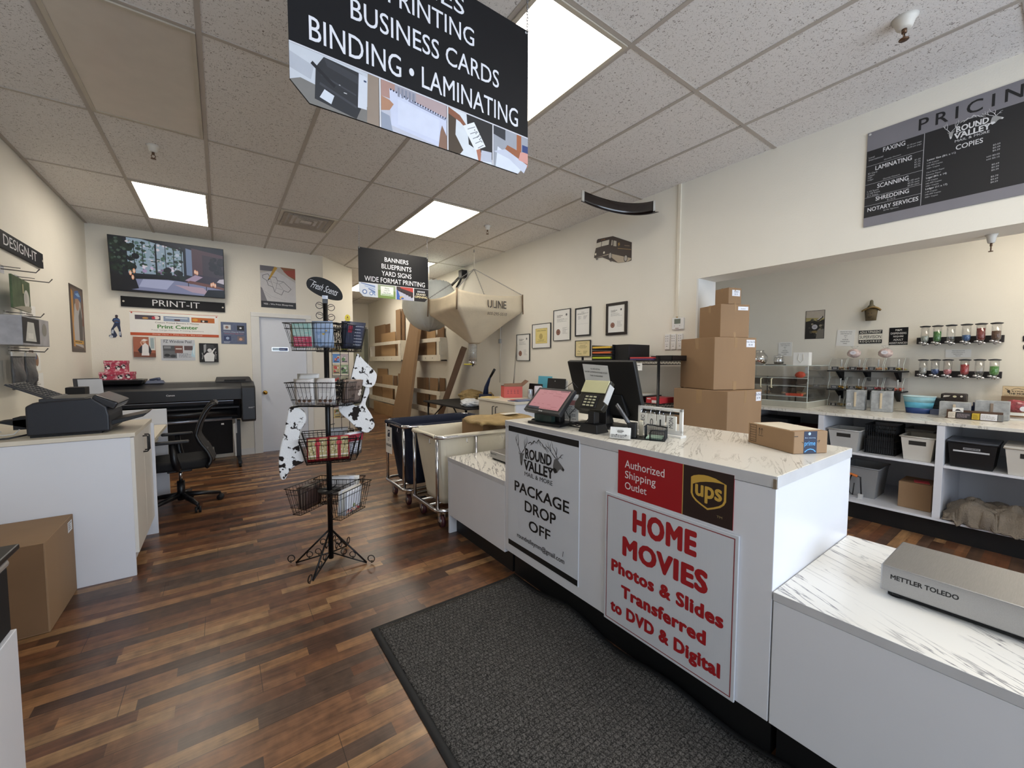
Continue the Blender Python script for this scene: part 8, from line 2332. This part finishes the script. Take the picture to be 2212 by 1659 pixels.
p = Pic((5.108, .235, CZ + .075), LX, UP); p.circ(.02, .018, .018, 'e6e6ee', .02); p.build('label_print', t)
t = thing('white_crate', 'white wooden crate holding the bag of red candy', 'crate', (5.15, .22, CZ))
MB().box(5.08, .12, CZ + .001, 5.26, .325, CZ + .012).box(5.08, .12, CZ + .04, 5.09, .325, CZ + .062).box(5.08, .12, CZ + .001, 5.09, .14, CZ + .062).box(5.08, .305, CZ + .001, 5.09, .325, CZ + .062).box(5.09, .315, CZ + .001, 5.26, .325, CZ + .062).build('crate', WHITE_PAINT, t)

# ---- dispensers on two rails
for k, (z0, z1, ya, yb, lab) in enumerate(((1.552, 1.612, .88, .352, 'upper black rail carrying candy dispensers'), (1.245, 1.302, .88, .352, 'lower black rail carrying candy dispensers'))):
    o = MB().box(XC - .045, yb, z0, XC - .001, ya, z1).build('dispenser_rail', mat('rail_dark', '221d1f', .5), bevel=.002)
    tag(o, lab, 'rail', 'dispenser rails')
def dispenser(y, zb, zt_, label, fill, frac):
    x = XC - .13; r = .0285
    t = thing('candy_dispenser', label, 'candy dispenser', (x, y, zb), 'wall candy dispensers')
    MB(at(x, y, zb)).lathe([(.012, .004), (r * .9, .022), (r, .04), (r, zt_ - zb - .01)], n=20).build('cylinder', ACR, t)
    MB(at(x, y, zb)).lathe([(r + .004, zt_ - zb - .012), (r + .009, zt_ - zb - .008), (r + .008, zt_ - zb - .003), (.01, zt_ - zb + .002), (0, zt_ - zb + .002)], n=20).build('lid', CHAR, t)
    s = MB()
    s.lathe([(.0, -.022), (.012, -.02), (.02, -.006), (.017, .008), (0, .01)], c=(x - .006, y, zb), n=14)
    for sy in (-1, 1): s.blob((x - .03, y + sy * .02, zb + .008 * sy), (.010, .016, .009), 8, 6)
    s.cyl((x, y, zb), (x - .035, y, zb + .002), .007, n=10)
    s.build('spout', CHROME, t)
    MB().box(x + .025, y - .012, zb + .0, XC - .044, y + .012, zb + .03).build('mount', BLACK, t)
    if fill:
        f = MB(at(x, y, zb)).lathe([(0, .012), (r * .8, .022), (r - .003, .042), (r - .003, .042 + (zt_ - zb - .06) * frac), (0, .045 + (zt_ - zb - .06) * frac)], n=16)
        f.build('candy_fill', mat('candy_' + fill, fill, .35, var=.35, scale=120, bump=1, bscale=120), t)
top = [(.813, 'a9b0a6', .25, 'pale mint'), (.734, '3f7d3a', .62, 'green'), (.649, None, 0, 'empty'), (.558, '2f5d93', .22, 'blue'), (.475, '7c221e', .75, 'dark red'), (.390, '5a3a22', .48, 'mixed brown')]
bot = [(.813, 'a9a9a4', .35, 'silvery'), (.735, '2b4c84', .18, 'blue'), (.657, 'c9787c', .16, 'pink'), (.555, 'a3262c', .68, 'red'), (.470, None, 0, 'empty'), (.388, '4c8f36', .52, 'green')]
for y, f, fr, nm in top: dispenser(y, 1.553, 1.714, '%s candy dispenser on the upper rail' % nm if f else 'empty clear dispenser on the upper rail', f, fr)
for y, f, fr, nm in bot: dispenser(y, 1.258, 1.408, '%s candy dispenser on the lower rail' % nm if f else 'empty clear dispenser on the lower rail', f, fr)

# ---- on that wall
def wallboard(name, label, cat, y1, z1, y0, z0, m, fn, th=.003, group=None):
    o, p = board(name, label, cat, (XC - .001 - th, y1, z0), LX, UP, y1 - y0, z1 - z0, th, m, group)
    fn(p, y1 - y0, z1 - z0)
    p.build('print', o)
    return o
def ph_(p, w, h):
    p.rect(.003, .003, w - .003, h - .003, '2a2826'); p.rect(.004, h * .70, w - .004, h - .004, 'b5aca0'); p.poly([(.004, h * .62), (w * .4, h * .66), (w * .7, h * .6), (w - .004, h * .68), (w - .004, h * .72), (.004, h * .76)], 'a59a6a')
    p.poly([(w * .55, h * .66), (w * .92, h * .8), (w * .92, h * .74), (w * .7, h * .62)], '3a3838'); p.poly([(w * .6, h * .67), (w * .85, h * .78), (w * .87, h * .76), (w * .66, h * .65)], 'c9c4bf')
    q = random.Random(2)
    for i in range(26): p.circ(w * q.uniform(.08, .9), h * q.uniform(.1, .68), w * q.uniform(.03, .09), q.choice(('3b3833', '6a6450', '1c1c1c', '8a8270', '4a463c')), n=9)
    p.poly([(w * .58, .004), (w - .004, .004), (w - .004, h * .34), (w * .64, h * .3)], '77726a'); p.circ(w * .5, h * .42, w * .15, 'b7b6bc'); p.lines(w * .4, h * .38, w * .6, h * .46, 2, '7a7a84', 3, .4, True); p.circ(w * .5, h * .25, w * .16, '7a6a44', h * .04)
wallboard('photo_print', 'dark photo print of flowers and jars above the acrylic case', 'picture', 1.80, 1.954, 1.62, 1.64, mat('photo_black', '17171a', .4), ph_)
def typed(p, w, h): 
    for i, tx in enumerate(('PLEASE DO NOT TOUCH', 'CANDY WITHOUT AN', 'ADULT', 'TY', 'MM MM MM', 'PLEASE BE GENTLE', 'THANKS')): p.line(tx, w / 2, h * (.85 - .12 * i), h * .055, '5a5a5e', bold=.01, k=.7)
wallboard('typed_note', 'white typed note beside the glass bowl on the wall', 'note', 2.065, 1.613, 1.924, 1.448, PAPER, typed)
o = wallboard('typed_note', 'tilted white typed note above the wall shelves', 'note', 1.51, 1.722, 1.36, 1.552, PAPER, typed)
o.rotation_euler = (d2r(3), 0, 0)
def adult(p, w, h):
    p.rect(0, h * .72, w, h, '17171a'); p.rect(0, 0, w, h * .28, '17171a'); p.rect(0, h * .28, w, h * .72, 'e6e2d6')
    p.text('ADULT/PARENT', w * .03, h * .77, w * .97, h * .95, 'e0ddd2', bold=.02); p.text('SUPERVISION', w * .04, h * .38, w * .96, h * .62, '2a2a2c', bold=.01); p.text('REQUIRED', w * .05, h * .05, w * .95, h * .23, 'e0ddd2', bold=.02, space=1.3)
wallboard('supervision_sign', 'black and white sign ADULT/PARENT SUPERVISION REQUIRED', 'sign', 1.319, 1.706, 1.137, 1.572, mat('sign_black', '131318'), adult)
def mm(p, w, h):
    for i, tx in enumerate(('M&M', 'DISPENSERS', 'REQUIRE', 'ADULT', 'ASSISTANCE!!')): p.line(tx, w / 2, h * (.80 - .185 * i), h * .11, 'd6d4d0', bold=.02, k=.85)
wallboard('dispenser_sign', 'square black sign about the candy dispensers needing adult help', 'sign', 1.085, 1.72, .948, 1.55, mat('sign_black', '131318'), mm)
def note(p, w, h):
    for i, tx in enumerate(('Please Candy Here, It will', 'not give continuous fun, so', 'healthy alternative.', 'Thank you!')): p.line(tx, w / 2, h * (.76 - .21 * i), h * .12, '5a5a60', bold=.015, k=.8)
wallboard('typed_note', 'wide white note between the two dispenser rails', 'note', .692, 1.497, .535, 1.425, PAPER, note)
o = MB().box(XC - .006, .18, 1.555, XC - .001, .256, 1.60).build('wall_sign', mat('sign_black', '131318')); tag(o, 'upper of two black signs cut by the picture edge', 'sign')
o = MB().box(XC - .006, .17, 1.49, XC - .001, .25, 1.525).build('wall_sign', mat('sign_black', '131318')); tag(o, 'lower of two black signs cut by the picture edge', 'sign')
# woven hat ornament
t = thing('hat_ornament', 'tan cup-shaped wall ornament wearing a wide wavy straw hat', 'ornament', (XC - .03, 1.22, 1.80))
ST = mat('straw', '8d7448', .8, var=.25, scale=30, bump=.5, bscale=60)
MB(at(XC - .045, 1.222, 1.80)).lathe([(0, .001), (.042, .001), (.053, .115), (0, .118)], n=20, sx=.7).build('cup', mat('cup_tan', '5f5138', .7, var=.2, scale=20), t)
def brim(u, v):
    a = 2 * PI * u; r = .03 + .045 * v
    return (XC - .046 + .62 * r * math.cos(a), 1.222 + r * math.sin(a), 1.915 + .018 * math.sin(a * 2 + 1) * v + .014 * (1 - v))
MB().grid(brim, 30, 5).build('hat_brim', ST, t, solid=.012)
MB(at(XC - .045, 1.222, 1.925)).lathe([(.032, 0), (.03, .02), (.016, .035), (.014, .068), (.010, .08), (0, .084)], n=16, sx=.7).build('hat_crown', mat('hat_grey', '77705a', .8, var=.2), t)
p = Pic((XC - .079, 1.252, 1.81), LX, UP); p.circ(.018, .062, .006, '3a3026'); p.circ(.042, .062, .006, '3a3026'); p.stroke([(.015, .028), (.03, .022), (.046, .03)], .006, '3a3026'); p.build('face_print', t)
